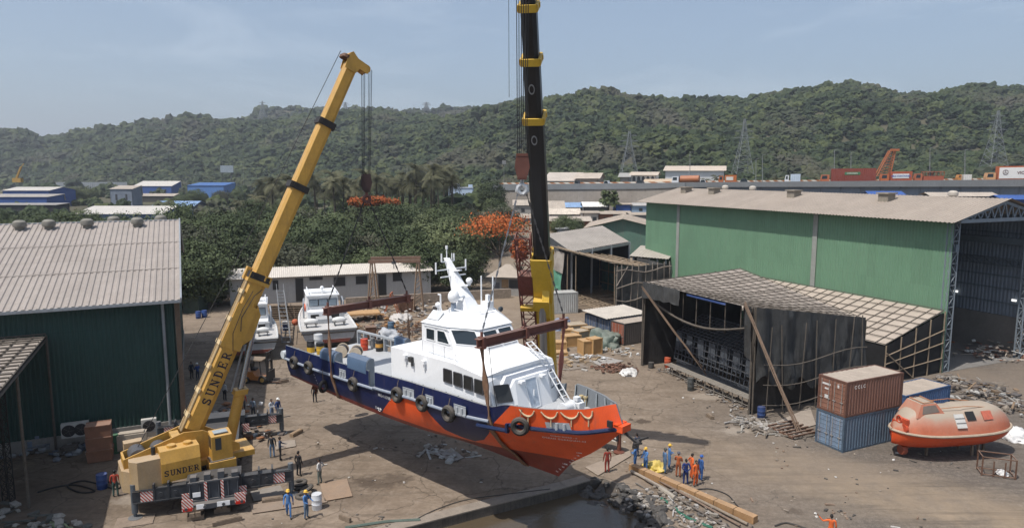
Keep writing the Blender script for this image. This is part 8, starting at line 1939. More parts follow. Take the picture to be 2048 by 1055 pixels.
for px,py,s,lab in ((120,392,1.0,'dark tree between the blue sheds at the far left'),(150,394,1.1,'tree left of the grey panelled building'),(180,392,1.1,'tree touching the grey panelled building'),(395,402,1.0,'tree in front of the light blue building'),(365,405,.8,'small tree beside the light blue roof'),(445,398,1.1,'tree right of the light blue building'),(475,396,1.0,'tree with a grey crown before the first palms'),(872,388,.95,'round dark tree standing left of the pale blue villa'),(972,402,1.1,'round green tree standing right of the pale blue villa'),(985,415,1.1,'lower green tree under the one by the pale blue villa'),(1130,462,.55,'grey green shrub left of the gabled shed'),(1150,468,.5,'shrub close to the gabled shed'),(1115,466,.5,'shrub beside the black boom above the open shed'),(1205,432,.35,'small bush among the pale roofs'),(1165,363,.9,'light green tree behind the ramp wall'),(1215,364,.6,'dark tree by the road left of the white arcaded house')):
    g=GT(px,py+14 if px<1000 else py+6); put_tree(rr.randrange(6),g.x,g.y,g.z-.3,s,lab,'scattered trees among the houses')
for px,base,top,lab in ((1217,428,384,'flat topped layered tree in front of the ramp wall, left of two'),(1274,424,372,'flat topped layered tree in front of the ramp wall, right of two')):
    g=GT(px,base); zt=Q(px,top,g.y).z; h=zt-g.z; t=thing('layered_tree',lab,'tree',g)
    vs=None; cr_=[]
    mbx=[]
    for q in range(4):
        me=crown_mesh('c',px+q,4.6-q*.75,.85,420,.42,LEAF1,z0=h*(.52+.15*q),inner=.1); n=len(me.vertices); a=np.empty(n*3,dtype=np.float32); me.vertices.foreach_get('co',a); mbx.append(a.reshape(-1,3)); bpy.data.meshes.remove(me)
    vv=np.concatenate(mbx); o=bpy.data.objects.new('crown',npmesh('crown',vv,np.arange(len(vv)).reshape(-1,4),LEAF1)); COL.objects.link(o); o.parent=t
    mb=MB(); mb.tube([g,g+UZ*h*.6,g+UZ*h*.95],[.22,.16,.06],6)
    for q in range(8): a=q*.8; mb.tube([g+UZ*h*(.4+.06*q),g+UZ*h*(.48+.06*q)+V(math.cos(a),math.sin(a),0)*2.6],[.08,.03],5)
    part('trunk',mb,BARK,t)
# ---- coconut palms
PALML=leaf_mat('palm_leaf',(.07,.072,.042),(.11,.11,.064),(.16,.155,.09),False,.03)
def palm_mesh(R,h):
    r=random.Random(R); vs=[]
    for i in range(20):
        a=6.283*i/20+r.uniform(-.2,.2); el=r.uniform(-.5,1.15); L=r.uniform(3.0,4.2); d=V(math.cos(a),math.sin(a),0); p=V(0,0,h); n=9; sx=V(-d.y,d.x,0)
        for k in range(n):
            e=el-(k/n)*1.5; st=(d*math.cos(e)+UZ*math.sin(e))*L/n; q=p+st; lw=.95*math.sin(math.pi*min(1,(k+.6)/n*.9+.1))
            for s in (-1,1):
                for m_ in range(2):
                    o=p.lerp(q,m_*.5); tip=o+sx*s*lw-UZ*lw*.55+st*.6; vs+=[o,o+st*.3,tip+st*.08,tip]
            vs+=[p+sx*.04,q+sx*.03,q-sx*.03,p-sx*.04]; p=q
    vs=np.array([tuple(v) for v in vs]); return npmesh('fronds',vs,np.arange(len(vs)).reshape(-1,4),PALML)
PALM=[]
for k,h in enumerate((10.5,9.0,12.)):
    t=thing('coconut_palm','x','palm',(0,0,0),0,None,True); o=bpy.data.objects.new('crown',palm_mesh(50+k,h)); COL.objects.link(o); o.parent=t
    mb=MB(); mb.tube([(0,0,-.3),(.25,.1,h*.4),(.1,-.05,h*.75),(0,0,h)],[.24,.18,.15,.13],7); part('trunk',mb,BARK,t); PALM.append(t)
pu=[False]*3
def put_palm(px,Y,zs,lab,grp):
    x,_=ray(px,380); X=x*Y; i=rr.randrange(3); loc=(X,Y,terr(X,Y)-.2)
    if pu[i]: p=dup(PALM[i],loc,rr.uniform(0,6),lab,grp)
    else: pu[i]=True; p=PALM[i]; p.location=loc; p['label']=lab; p['group']=grp
    p.scale=(zs,zs,zs)
for k in range(64): put_palm(rr.uniform(520,905),rr.uniform(192,262),rr.uniform(1.1,1.42),'grey green coconut palm of the grove beyond the mangroves','palms of the coconut grove')
for px in (498,512,478,1350,1372,1400,1412,1432,1458,1540,1555,1580,1600,1630,1655): 
    g=0
    put_palm(px,rr.uniform(205,225) if px<600 else rr.uniform(262,300),rr.uniform(.8,1.0),'small palm standing left of the grove' if px<600 else 'palm standing behind the elevated road','palms left of the grove' if px<600 else 'palms behind the elevated road')
# ---- flame trees
FLAME=leaf_mat('flame_blossom',(.32,.085,.03),(.46,.125,.036),(.44,.16,.05),False,.03)
def flame(px,Y,ytop,ybot,rx,lab,R):
    x,_=ray(px,440); X=x*Y; g=V(X,Y,terr(X,Y)); zt=Q(px,ytop,Y).z-g.z; zb=Q(px,ybot,Y).z-g.z; t=thing('flame_tree',lab,'tree',g)
    me=crown_mesh('crown',R,rx,(zt-zb)*.55,4200,.19,[FLAME,LEAF1],z0=(zt+zb)/2,inner=.15,clump=18); n=len(me.polygons); ix=(np.random.default_rng(R).random(n//6+1)<.16).repeat(6)[:n].astype(np.int32); me.polygons.foreach_set('material_index',ix)
    o=bpy.data.objects.new('crown',me); COL.objects.link(o); o.parent=t
    mb=MB(); mb.tube([g,g+UZ*zb*.7,g+UZ*zb],[.3,.22,.15],7)
    for q in range(6): a=q*1.05; mb.tube([g+UZ*zb*.6,g+UZ*zb*.95+V(math.cos(a),math.sin(a),0)*rx*.7],[.13,.04],5)
    part('trunk',mb,BARK,t)
flame(1000,120,430,468,6.6,'wide orange flame tree in blossom beside the black boom',3); flame(1040,113,480,520,1.5,'smaller flame tree behind the red lattice jib',4)
flame(722,150,396,412,2.6,'orange flame tree left of the hanging hook block',5); flame(752,152,392,410,2.8,'orange flame tree right under the hanging hook block',6); flame(783,158,399,410,2.2,'orange flame tree right of the hanging hook block',7)
# ---- sheds and houses seen on the land behind
BLW=(.035,.085,.27); 
def house(name,lab,px0,px1,base,eave,ridge,dep,wm,rm,kind='gable',wins=0,skew=0.,cat='house'):
    a=GT(px0,base); b_=Q(px1,base,a.y*(1+skew)); b_=V(b_.x,b_.y,a.z); u=b_-a; ud=u.normalized(); vd=V(-ud.y,ud.x,0); hw=Q(px0,eave,a.y).z-a.z; hr=Q((px0+px1)/2,ridge,a.y+dep*(.5 if kind=='gable' else 1.)).z-a.z; hr=max(hw+.3,min(hr,hw+dep*.45))
    t=shed(name,lab,cat,a,u,vd*dep,hw,hr,wm,rm,None,.45,.5 if kind=='gable' else .98)
    for k in range(wins):
        q=a+u*((k+.6)/(wins+.2)); mb=MB(); mb.obox(q-vd*.05+UZ*hw*.35-ud*.5,ud*1.1,vd*.05,UZ*hw*.35); part('window',mb,glass_dark((.03,.032,.035),.4),t,smooth=False)
    return t
BW=M(BLW,.6,0,.15,.3,streak=.15,streakc=(.03,.05,.12)); BWL=M((.09,.20,.46),.6,0,.1,.3); WR=M((.50,.47,.43),.7,0,.1,.3,streak=.2,streakc=(.4,.36,.32)); TR_=M((.32,.27,.22),.85,0,.2,.4,streak=.3,streakc=(.22,.16,.12)); TR2=M((.37,.32,.27),.85,0,.25,.4); GW=M((.30,.295,.28),.85,0,.2,.6,streak=.3); BRK=M((.22,.105,.065),.9,0,.25,1.2); BLT=M((.20,.30,.46),.7,0,.3,.5); PKW=M((.36,.29,.24),.85,0,.2,.6,streak=.3)
house('blue_shed','blue shed with a bright white roof at the far left edge',8,101,415,381,374,22,BW,WR,'gable',0,cat='shed')
house('blue_shed','blue shed with a grey sloping roof, lower at its left end',-45,97,426,394,388,12,BW,M((.36,.33,.30),.8,0,.2,.4),'mono',0,cat='shed')
house('open_canopy','dark open canopy with a thin grey roof below the left blue shed',-30,112,436,410,406,9,M((.03,.03,.035),.9),M((.32,.30,.28),.8,0,.2),'mono',cat='canopy')
house('blue_shed','long low blue shed with a pale roof just beyond the ribbed shed',150,324,452,428,412,24,BW,WR,'gable',cat='shed')
house('blue_shed','blue shed with a roof slanting up to the right',268,344,392,372,362,16,BW,WR,'mono',cat='shed')
house('panelled_block','grey and blue panelled block with a flat roof',222,266,412,378,371,10,M((.17,.20,.25),.7,0,.35,.25),TR2,'mono',2,cat='building')
house('light_blue_block','light blue boxy building with a white stripe',376,449,398,371,365,20,BWL,M((.07,.15,.35),.6),'mono',cat='building')
house('open_canopy','open canopy under a tan sheet roof by the slanting blue shed',274,348,404,392,387,7,M((.06,.055,.05),.9),TR2,'mono',cat='canopy')
house('blue_roofed_shed','low shed under a light blue roof behind the long pale roof',306,388,428,412,402,14,M((.05,.06,.09),.8),BLT,'gable',cat='shed')
for i,(a,b_,bs,ev,rg,lab) in enumerate(((170,208,362,356,353,'pale flat roofed house under the hill'),(206,246,365,361,358,'low grey roofed house under the hill'),(255,300,364,361,358,'low tan roofed house under the hill'),(345,372,378,373,368,'tan roofed hut left of the light blue block'),(404,440,366,358,353,'brown roofed shack right above the light blue block'),(430,478,362,357,351,'tan roofed house below the billboard'),(455,500,372,366,361,'long tan roofed shed above the palms'),(636,660,352,348,344,'tan roofed house left of the yellow boom'),(664,690,354,348,344,'white roofed house right of the yellow boom'),(705,724,352,348,344,'small tan roofed house behind the rope falls'),(800,836,368,362,357,'tan roofed house behind the palm grove'),(845,905,362,356,350,'long tan roofed house behind the palm grove'),(655,682,408,402,396,'grey roofed hut among the palms'))):
    house('small_house',lab,a,b_,bs,ev,rg,8,GW,(WR if 'white' in lab or 'pale' in lab else TR2),'gable',1)
a=GT(113,380); b_=Q(255,378,a.y); mb=MB(); mb.corr(a,V(b_.x-a.x,0,0),UZ*(Q(113,364,a.y).z-a.z),2.0,.25); t=thing('panel_fence','long grey panel fence running below the hill at left','fence',a); part('panels',mb,M((.27,.29,.31),.7,0,.2,.2),t,smooth=False)
HS=[('tan roofed house left of the hook sling',1028,1063,432,410,400,9,GW,TR2,1),('house with a sagging tan roof right of the black boom',1082,1128,434,417,402,9,PKW,TR2,1),('low house under a light blue tarp',1124,1163,426,414,405,8,GW,BLT,0),('house with a streaky pale roof of loose sheets',1100,1160,444,428,417,9,GW,M((.50,.44,.37),.9,0,.4,.8),1),('long brick building with a flat tan roof',1092,1181,462,442,433,9,BRK,TR2,0),('bare pale concrete block with grid lines',1166,1197,452,426,422,7,M((.44,.39,.34),.9,0,.1),TR_,2),('small brick house beside the pale block',1196,1226,450,428,423,7,BRK,TR_,1),('house with a bright white sheet roof',1168,1216,428,413,404,9,M((.10,.10,.10),.9),M((.62,.60,.57),.8,0,.2),0),('bright blue walled shack',1231,1262,428,409,406,6,BW,TR_,0),('light blue walled shack beside the green hall',1262,1300,428,411,406,6,M((.24,.33,.44),.8,0,.3,.6),M((.34,.33,.32),.8),1),('low grey house before the blue shacks',1214,1262,442,428,422,8,GW,TR_,1),('dark grey house tight against the green hall',1262,1302,452,430,425,8,M((.14,.15,.16),.9),TR_,0),('flat tan roof at the foot of the ramp wall',1110,1150,408,400,395,8,GW,TR2,0),('wide pale roof at the foot of the ramp wall',1178,1232,410,403,398,8,GW,M((.42,.39,.36),.8,0,.2),0),('low roof between the two layered trees',1236,1292,406,400,395,8,GW,TR_,0),('house patched with grey blue sheets above the open shed',1114,1162,474,457,448,8,M((.22,.25,.27),.9,0,.4,.8),M((.34,.35,.36),.8,0,.35,.8),0),('low tan roof at the left foot of the ramp',1000,1040,412,404,399,9,GW,TR2,0),('tin roofed house behind the flame tree',1040,1085,448,436,428,8,GW,TR_,0)]
for (lab,a_,b__,bs,ev,rg,dp,wm,rm,wn_) in HS: house('small_house',lab,a_,b__,bs,ev,rg,dp,wm,rm,'gable',wn_)
# pale blue villa
a=GT(897,412); Yv=a.y; z0=a.z; VB=M((.44,.53,.66),.8,0,.08,.5,streak=.2,streakc=(.28,.33,.4)); t=thing('pale_blue_villa','pale blue flat roofed villa with a stair tower among the trees','house',a)
x0=Q(899,395,Yv).x; x1=Q(945,395,Yv).x; zr=Q(900,376,Yv).z; zt=Q(900,368,Yv).z; mb=MB(); mb.obox(V(x0,Yv,z0),V(x1-x0,0,0),V(0,8,0),UZ*(zr-z0)); mb.obox(V(x0-.3,Yv-.3,z0),V((x1-x0)*.45,0,0),V(0,5,0),UZ*(zt-z0)); mb.obox(V(x1-2.0,Yv+1,z0),V(1.9,0,0),V(0,3,0),UZ*(zt-z0-.3)); part('wall',mb,VB,t,smooth=False)
mb=MB(); mb.obox(V(x0-.6,Yv-.7,zt),V((x1-x0)*.45+.6,0,0),V(0,6,0),UZ*.2); mb.obox(V(x0+.2,Yv-.25,zr),V(x1-x0,0,0),V(0,.2,0),UZ*.5); part('roof',mb,M((.52,.55,.60),.8),t,smooth=False)
for i in range(5): q=V(x0+.5+(x1-x0-1.4)*i/5,Yv-.34 if i<2 else Yv-.06,z0+ (zr-z0)*(.55 if i%2 else .5)); mb=MB(); mb.obox(q,V(.9,0,0),V(0,.05,0),UZ*1.3); part('window',mb,glass_dark((.03,.035,.04),.4),t,smooth=False)
# ---- elevated road
RPT=[(860,272.),(1000,252.),(1370,216.),(1700,200.),(2048,188.),(2250,181.)]
def rdY(px): return interp_lin(RPT,px)
def interp_lin(tab,x):
    for (a_,b__),(c,d) in zip(tab,tab[1:]):
        if x<=c: return b__+(d-b__)*(x-a_)/(c-a_)
    return tab[-1][1]
TOPR=[(860,370),(985,368),(1100,367.5),(1300,366),(1370,364.5),(1700,362),(2048,358.5),(2250,357)]
SOFF=[(860,384),(985,381),(1100,379),(1300,377.5),(1370,374),(1700,373.5),(2048,373),(2250,372)]
def rp(px,tab,dy=0.): return Q(px,interp_lin(tab,px),rdY(px)+dy)
pxs=list(range(980,1371,39)); t=thing('road_ramp','long concrete road ramp with a grey parapet behind the houses','ramp',GT(1100,410))
mb=MB()
for p0,p1 in zip(pxs,pxs[1:]):
    a_,b__=rp(p0,TOPR),rp(p1,TOPR); c,d=rp(p0,SOFF),rp(p1,SOFF); mb.add([c,d,b__,a_,c+V(0,14,0),d+V(0,14,0),b__+V(0,.4,0),a_+V(0,.4,0)],[(0,1,2,3),(3,2,6,7)])
part('parapet',mb,M((.17,.18,.19),.9,0,.12,.3,streak=.3,streakc=(.09,.09,.09)),t,smooth=False)
mb=MB()
for p0,p1 in zip(pxs,pxs[1:]):
    c,d=rp(p0,SOFF)+V(0,.4,0),rp(p1,SOFF)+V(0,.4,0); mb.face([V(c.x,c.y,0),V(d.x,d.y,0),d,c])
    mb.face([c+V(0,0,.1),d+V(0,0,.1),d+V(0,15,.1),c+V(0,15,.1)])
part('retaining_wall',mb,M((.27,.24,.21),.95,0,.2,.15,streak=.5,streakc=(.16,.14,.12)),t,smooth=False)
pxs=list(range(1366,2261,40)); t=thing('viaduct','elevated concrete viaduct on dark blue grey girders behind the hall','viaduct',GT(1700,410))
mb=MB(); md=MB(); mg=MB()
for p0,p1 in zip(pxs,pxs[1:]):
    a_,b__=rp(p0,TOPR),rp(p1,TOPR); c,d=rp(p0,SOFF),rp(p1,SOFF)
    mb.add([c,d,b__,a_,a_+V(0,.4,0),b__+V(0,.4,0)],[(0,1,2,3),(3,2,5,4)])
    md.add([c+V(0,.3,.15),d+V(0,.3,.15),d+V(0,15,.15),c+V(0,15,.15)],[(0,1,2,3),(3,2,1,0)])
    g0_,g1_=c+V(0,1.2,0),d+V(0,1.2,0); mg.add([g0_-UZ*2.5,g1_-UZ*2.5,g1_,g0_],[(0,1,2,3)]); mg.bar(g0_-UZ*2.5,g1_-UZ*2.5,.9,.12); mg.bar(g0_+V(0,-.12,0),g0_-UZ*2.5+V(0,-.12,0),.15,.3)
part('parapet',mb,M((.16,.17,.18),.9,0,.12,.3,streak=.3,streakc=(.09,.09,.09)),t,smooth=False); part('deck',md,M((.12,.12,.12),.9),t,smooth=False); part('girder',mg,M((.14,.17,.21),.7,0,.12,.3,streak=.2),t,smooth=False)
for px in (1371,1562,1810,2056):
    c=rp(px,SOFF)+V(0,4,-2.4); mb=MB(); g=terr(c.x,c.y); mb.obox(V(c.x-1.0,c.y,g-1),V(2,0,0),V(0,5,0),UZ*(c.z-g)); mb.obox(V(c.x-1.6,c.y-1.8,c.z-1.6),V(3.2,0,0),V(0,9,0),UZ*1.7); part('pier',mb,CONC,t,smooth=False)
STR=stripes((.62,.58,.50),(.35,.14,.05),1.5); 
mb=MB(); pxs=list(range(1000,2240,31))
for p0,p1 in zip(pxs,pxs[1:]):
    a_,b__=rp(p0,TOPR,11),rp(p1,TOPR,11); mb.bar(a_-UZ*.05,b__-UZ*.05,.3,1.0)
t=thing('crash_barrier','orange and white striped crash barrier along the elevated road','barrier',rp(1300,TOPR,11)); part('blocks',mb,STR,t,smooth=False)
def rdir(px): a_,b__=rp(px-20,TOPR),rp(px+20,TOPR); return (b__-a_).normalized()
def vehicle(kind,px0,px1,ytop,col,lab,cabc=(.5,.5,.5),dy=5.,sign=None,body2=None):
    pm=(px0+px1)/2; u=rdir(pm); v=V(-u.y,u.x,0).normalized(); Y=rdY(pm)+dy; base=rp(pm,TOPR,0); zb=base.z-1.05; c=Q(pm,365,Y); c=V(c.x,c.y,zb); L=(Q(px1,365,Y)-Q(px0,365,Y)).length; H=Q(pm,ytop,Y).z-zb; t=thing('truck' if kind!='car' else 'car',lab,'truck' if kind!='car' else 'car',c); AX_=(u,v,UZ); s=c-u*L/2
    def B(x0,x1,z0,z1,w_=2.4,off=0): return s+u*(x0+x1)/2+UZ*(z0+z1)/2+v*off,(x1-x0,w_,z1-z0),AX_
    bm=M(col,.55,0,.12,.8,dust=.15); cm=M(cabc,.5,0,.1,1)
    if kind=='car':
        mb=MB(); mb.prism([s+u*x*L+UZ*z-v*.8 for x,z in ((0,.3),(1,.3),(1,.8),(.83,.9),(.68,H),(.28,H),(.12,.85),(0,.75))],v*1.6); part('body',mb,bm,t,smooth=False); mb=MB(); mb.prism([s+u*x*L+UZ*z-v*.83 for x,z in ((.2,.92),(.78,.92),(.66,H-.1),(.3,H-.1))],v*1.66); part('window',mb,GLS,t,smooth=False); wx=(.18*L,.8*L); r_=.32
    else:
        cl_=min(2.3,L*.26); hc=min(H,2.9); mb=MB(); mb.prism([s+u*x+UZ*z-v*1.15 for x,z in ((0,.5),(cl_,.5),(cl_,hc),(.25,hc),(0,1.7))],v*2.3); cab_=part('cab',mb,cm,t,smooth=False); mb=MB(); mb.prism([s+u*x+UZ*z-v*1.17 for x,z in ((.25,1.7),(cl_*.75,1.7),(cl_*.75,hc-.25),(.38,hc-.25))],v*2.34); part('window',mb,GLS,cab_,smooth=False)
        mb=MB(); mb.box(*B(.3,L,.65,.95)); part('chassis',mb,GREYD,t,smooth=False); mb=MB()
        if kind=='tank': mb.cyl(s+u*(cl_+.4)+UZ*(H*.62),s+u*L+UZ*(H*.62),min(1.2,H*.40),18)
        elif kind=='open':
            mb.box(*B(cl_+.3,L,.95,2.2)); 
            for k in range(6): x=cl_+.3+(L-cl_-.3)*k/5; mb.bar(s+u*x+UZ*2-v*1.2,s+u*x+UZ*H-v*1.2,.1); mb.bar(s+u*x+UZ*2+v*1.2,s+u*x+UZ*H+v*1.2,.1)
            mb.box(*B(cl_+.3,L,H-.15,H,2.5))
        else:
            o_=s+u*(cl_+.5)-v*1.22+UZ*1.0; mb.corr(o_,u*(L-cl_-.5),UZ*(H-1.0),.5,.06); mb.box(*B(cl_+.5,L,1.0,H,2.3))
        part('load',mb,bm,t,smooth=False)
        if sign:
            mb=MB(); x0_,x1_,z0_,z1_=sign[:4]; p0=s+u*(cl_+.5+(L-cl_-.5)*x0_)-v*1.31; mb.obox(p0+UZ*(1+(H-1)*z0_),u*(L-cl_-.5)*(x1_-x0_),v*.03,UZ*(H-1)*(z1_-z0_)); sg=part('side_sign',mb,M(sign[4],.6,0,.08,2),t,smooth=False)
            if len(sign)>5: part('lettering',text_mb(sign[5],s+u*(cl_+.5+(L-cl_-.5)*sign[7])-v*1.36+UZ*(1+(H-1)*(z0_+z1_)/2),u,UZ,sign[6],.01,.02),M(sign[8],.6),sg,smooth=False)
            if len(sign)>9:
                q=s+u*(cl_+.5+(L-cl_-.5)*.16)-v*1.36+UZ*(1+(H-1)*.55); mb=MB(); mb.torus(q,.62,.06,(u,UZ,-v),20,4); 
                for k in range(3): a_=math.pi/2+k*2.094; mb.bar(q,q+(u*math.cos(a_)+UZ*math.sin(a_))*.58,.1,.03)
                part('emblem',mb,M(sign[8],.6),sg,smooth=False)
        wx=(.9,L*.55,L*.72,L-.9); r_=.5
    for x in wx:
        for s_ in (-1,1): mb=MB(); mb.torus(s+u*x+v*s_*(1.0 if kind!='car' else .75)+UZ*r_,r_*.68,r_*.34,(u,UZ,v),14,6); part('wheel',mb,RUBBER,t)
    return t
vehicle('tank',1345,1398,351,(.34,.12,.05),'rust brown road tanker with a white cab',(.55,.57,.6))
vehicle('car',1397,1415,359,(.62,.62,.62),'white car between the tanker and the orange truck')
vehicle('box',1438,1472,350,(.42,.13,.04),'small orange truck with a plain white side panel',(.40,.12,.04),5.,(.12,.72,.25,.75,(.6,.57,.52)))
vehicle('car',1477,1499,357,(.03,.04,.06),'dark blue car behind the small orange truck')
vehicle('box',1570,1599,348,(.45,.52,.6),'pale grey covered van with a sloping white cab',(.62,.63,.65))
vehicle('box',1645,1744,337,(.20,.045,.032),'long brown red container truck with green lettering',(.42,.13,.06),5.,(.30,.65,.50,.72,(.05,.17,.08),'EVERGREEN',.55,.47,(.55,.52,.45)))
vehicle('box',1762,1818,343,(.36,.085,.04),'orange truck with a white and blue lettered side',(.45,.13,.05),5.,(.08,.85,.25,.75,(.62,.62,.62),'ABLE CONTAINER',.62,.46,(.03,.10,.35)))
vehicle('open',1830,1881,343,(.34,.09,.05),'open red truck with a dark canopy frame',(.38,.12,.06))
vehicle('box',1914,1938,349,(.6,.58,.55),'tiny white and orange van near the right end',(.5,.22,.06))
vehicle('box',1976,2072,332,(.42,.12,.05),'large white sided truck cut by the right picture edge',(.55,.3,.15),5.,(.02,.99,.08,.90,(.68,.67,.65),'VICKO',1.1,.58,(.12,.05,.05),1))
vehicle('car',1206,1222,361,(.55,.57,.6),'white car on the ramp left of the arcaded house'); vehicle('car',1270,1292,360,(.03,.03,.035),'black car on the ramp before the arcaded house'); vehicle('car',1148,1162,361,(.05,.05,.06),'dark car on the ramp near the long grey roofs')
for px,yt,lab in ((1380,305,'tall lamp post beside the brown tanker'),(1525,310,'lamp post left of the grey van'),(1512,318,'lamp post with the shorter pole left of the grey van'),(1669,300,'lamp post standing above the brown red container truck, left'),(1702,305,'lamp post standing above the brown red container truck, right'),(1860,296,'lamp post above the open red truck'),(1930,300,'lamp post above the tiny white van')):
    b_=rp(px,TOPR,9); tp=Q(px,yt,b_.y); mb=MB(); mb.tube([b_-UZ,tp],[.13,.08],6); mb.bar(tp,tp+V(1.2,0,.2),.1); t=thing('lamp_post',lab,'lamp post',b_); part('pole',mb,M((.22,.23,.235),.6,.2),t); mb=MB(); mb.box(tp+V(1.3,0,.2),(.8,.3,.12)); part('lamp_head',mb,GREYD,t,smooth=False)
for px,yb,yt,lab in ((1178,400,360,'thin grey pole before the ramp wall, left'),(1122,398,366,'thin grey pole at the left part of the ramp'),(1207,402,368,'thin grey pole between the layered trees, left'),(1252,404,366,'thin grey pole between the layered trees, right'),(1008,400,322,'tall mast with a square floodlight left of the black boom'),(908,540,457,'thin twin armed pole behind the boat mast, left'),(925,535,470,'thin pale pole behind the boat mast, right'),(487,395,325,'tall lamp mast right of the billboard')):
    g=GT(px,yb); tp=Q(px,yt,g.y); mb=MB(); mb.tube([g,tp],[.14,.09],6); mb.bar(tp-V(.7,0,.1),tp+V(.7,0,-.1),.12); 
    if 'flood' in lab: mb.box(tp-UZ*.6,(1.9,.4,1.9))
    solo('utility_pole',mb,M((.2,.2,.2),.7,.1),lab,'pole',loc=g,smooth=False)
def pylon(px,yb,yt,Y,lab,bw):
    b_=Q(px,yb,Y); tp=Q(px,yt,Y); h=tp.z-b_.z; t=thing('pylon',lab,'pylon',b_); mb=MB(); n=9; th=.16 if Y<700 else .5
    def ring(f): w_=bw*(1-f)**1.3*.5+.35; return [b_+UZ*h*f+V(s*w_,q*w_,0) for s,q in ((-1,-1),(1,-1),(1,1),(-1,1))]
    for i in range(n):
        a_,c=ring(i/n),ring((i+1)/n)
        for k in range(4): mb.bar(a_[k],c[k],th); mb.bar(a_[k],c[(k+1)%4],th*.6); mb.bar(a_[(k+1)%4],c[k],th*.6); mb.bar(c[k],c[(k+1)%4],th*.6)
    for f,wd in ((.66,.62),(.78,.55),(.9,.45)): q=b_+UZ*h*f; mb.bar(q-V(bw*wd,0,0),q+V(bw*wd,0,0),th*1.2); mb.bar(q-V(bw*wd,0,0),q+UZ*h*.04,th*.7); mb.bar(q+V(bw*wd,0,0),q+UZ*h*.04,th*.7)
    part('lattice',mb,M((.20,.215,.225),.6,.3),t,smooth=False)
pylon(1257,352,262,330,'lattice pylon behind the white arcaded house',7.5); pylon(1485,348,238,330,'lattice pylon rising over the warehouse end',7.5); pylon(1987,333,221,330,'lattice pylon on the wooded slope at the right',7.5)
pylon(526,240,202,1300,'tiny pylon on the skyline left of the yellow boom',14); pylon(691,224,204,1350,'faint tiny pylon on the skyline at the boom tip',12); pylon(853,222,204,1350,'tiny pylon on the skyline between the two booms',14)
# houses behind the road
def bigbox(name,lab,px0,px1,base,eave,ridge,Y,dep,wm,rm,cat='building'):
    a_,b__=Q(px0,base,Y),Q(px1,base,Y); a_.z-=1; hw=Q(px0,eave,Y).z-a_.z; hr=Q(px0,ridge,Y+dep/2).z-a_.z; return shed(name,lab,cat,a_,V(b__.x-a_.x,0,0),V(dep*.3,dep,0),hw,max(hw+.6,hr),wm,rm,None,1.0)
bigbox('warehouse','long white warehouse with a tan roof above the tanker',1330,1448,358,341,332,330,24,M((.62,.62,.62),.8,0,.08,.2),M((.46,.39,.32),.85,0,.1,.2),'warehouse')
bigbox('warehouse','grey white warehouse with a broad pale roof right of the black boom',1088,1150,372,361,345,300,26,M((.42,.42,.41),.8,0,.2,.2),M((.43,.38,.33),.85,0,.15,.2),'warehouse')
bigbox('low_house','low house with a tan roof among trees behind the ramp',1152,1196,368,356,346,300,14,PKW,M((.42,.36,.30),.85,0,.2,.3),'house'); bigbox('low_house','grey gabled hut right behind the first pylon',1240,1258,366,353,346,310,10,GW,GW,'house')
t=bigbox('arcaded_house','white two storey house with arched openings behind the ramp',1262,1311,372,350,344,290,14,M((.66,.64,.60),.8,0,.06,.5),M((.46,.39,.32),.85,0,.15,.3),'house')
for k in range(5):
    c=Q(1268+k*9.3,357,289.8); mb=MB(); w_=.62; mb.prism([c+V(x*w_,0,z) for x,z in [(-1,-1.1),(1,-1.1)]+[(math.cos(a_),math.sin(a_)) for a_ in [i*math.pi/8 for i in range(9)]]],V(0,.1,0)); part('arch_opening',mb,glass_dark((.04,.04,.042),.5),t,smooth=False)
bigbox('sand_coloured_roof','wide flat tan roofed shed between the arcaded house and the tanker',1290,1350,368,364,358,282,16,PKW,M((.46,.36,.26),.85,0,.1,.3),'shed')
bigbox('far_shed','long tan roofed shed under the viaduct by the hall ridge',1868,1990,402,392,388,150,9,M((.10,.11,.12),.9),TR2,'shed'); bigbox('far_shed','blue shed peeping below the viaduct girder',1745,1802,402,389,387,160,8,BWL,BW,'shed'); bigbox('far_shed','dark blue container shed at the right edge under the viaduct',2010,2070,410,398,396,140,8,BW,BW,'shed')
g=Q(441,352,330); mb=MB(); 
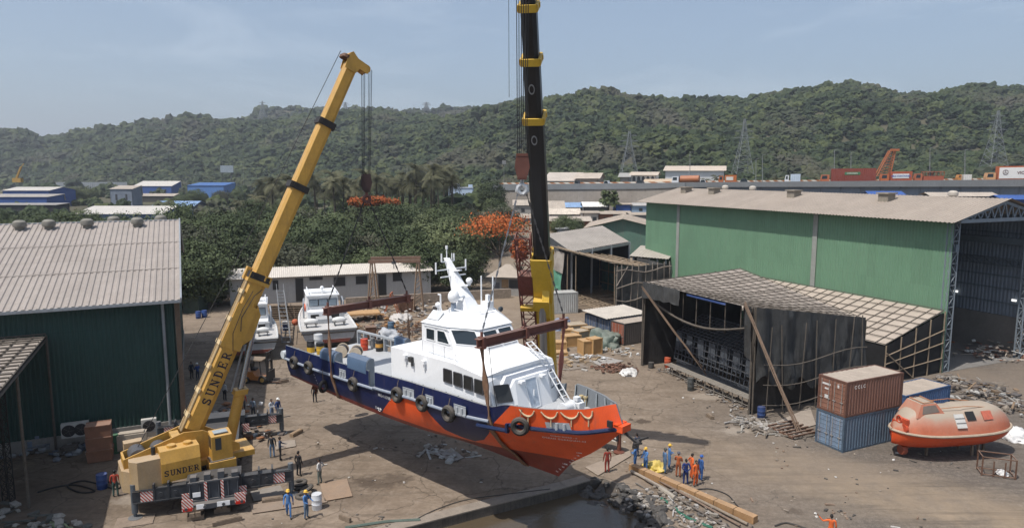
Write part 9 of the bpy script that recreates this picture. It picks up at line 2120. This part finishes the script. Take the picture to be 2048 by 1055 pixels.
for px in (444,462): q=Q(px,356,330); mb.bar(q-UZ*2,Q(px,332,330),.3)
t=thing('billboard','small grey blue billboard below the wooded hill','billboard',g); part_each('post',mb,GREYD,t,smooth=False); mb=MB(); a_=Q(441,345,329.6); b__=Q(466,331,329.6); mb.obox(a_,V(b__.x-a_.x,0,0),V(0,.4,0),UZ*(b__.z-a_.z)); part('panel',mb,M((.26,.30,.34),.7,0,.2,.2),t,smooth=False)
# lattice crane boom beyond the viaduct, and a far yellow boom
a_,b__=Q(1772,348,232),Q(1786,301,232); t=thing('lattice_crane','orange lattice crane boom leaning up behind the viaduct','crane',V(a_.x,a_.y,8))
OR2=M((.42,.14,.06),.6,0,.2,.6); mb=MB(); low=Q(1758,349,232)
for s_ in (-1,1):
    p0=low+V(s_*2.2+1.5,0,-.5 ); p1=b__+V(s_*.9,0,0); mb.bar(p0,p1,.28); mb.bar(p0+V(0,1.5,0),p1+V(0,1,0),.28)
for k in range(9):
    f=k/9; f2=(k+1)/9; L0=(low+V(-.7,0,-.5)).lerp(b__-V(.9,0,0),f); R0=(low+V(3.7,0,-.5)).lerp(b__+V(.9,0,0),f2); mb.bar(L0,R0,.16); mb.bar((low+V(3.7,0,-.5)).lerp(b__+V(.9,0,0),f),(low+V(-.7,0,-.5)).lerp(b__-V(.9,0,0),f2),.16)
mb.box(b__+V(.6,0,.2),(2.6,1,.7)); part('boom',mb,OR2,t,smooth=False)
mb=MB(); 
for px in (1735,1752): mb.tube([b__,Q(px,384,228)],.06,4)
part('stay_ropes',mb,CABLE,t); mb=MB(); q=V(low.x+1.5,233,terr(low.x,233)); mb.box(q+UZ*3,(5,4,5)); part('cab',mb,OR2,t,smooth=False)
a_,b__=Q(33,356,330),Q(42,334,330); mb=MB(); mb.bar(a_,b__,.7); mb.box(a_+V(.5,0,-1),(4,2,2)); mb.bar(b__,b__+V(1.5,0,1.6),.3); solo('distant_crane',mb,M((.36,.22,.06),.6),'tiny distant yellow crane boom at the far left','crane',loc=a_,smooth=False)
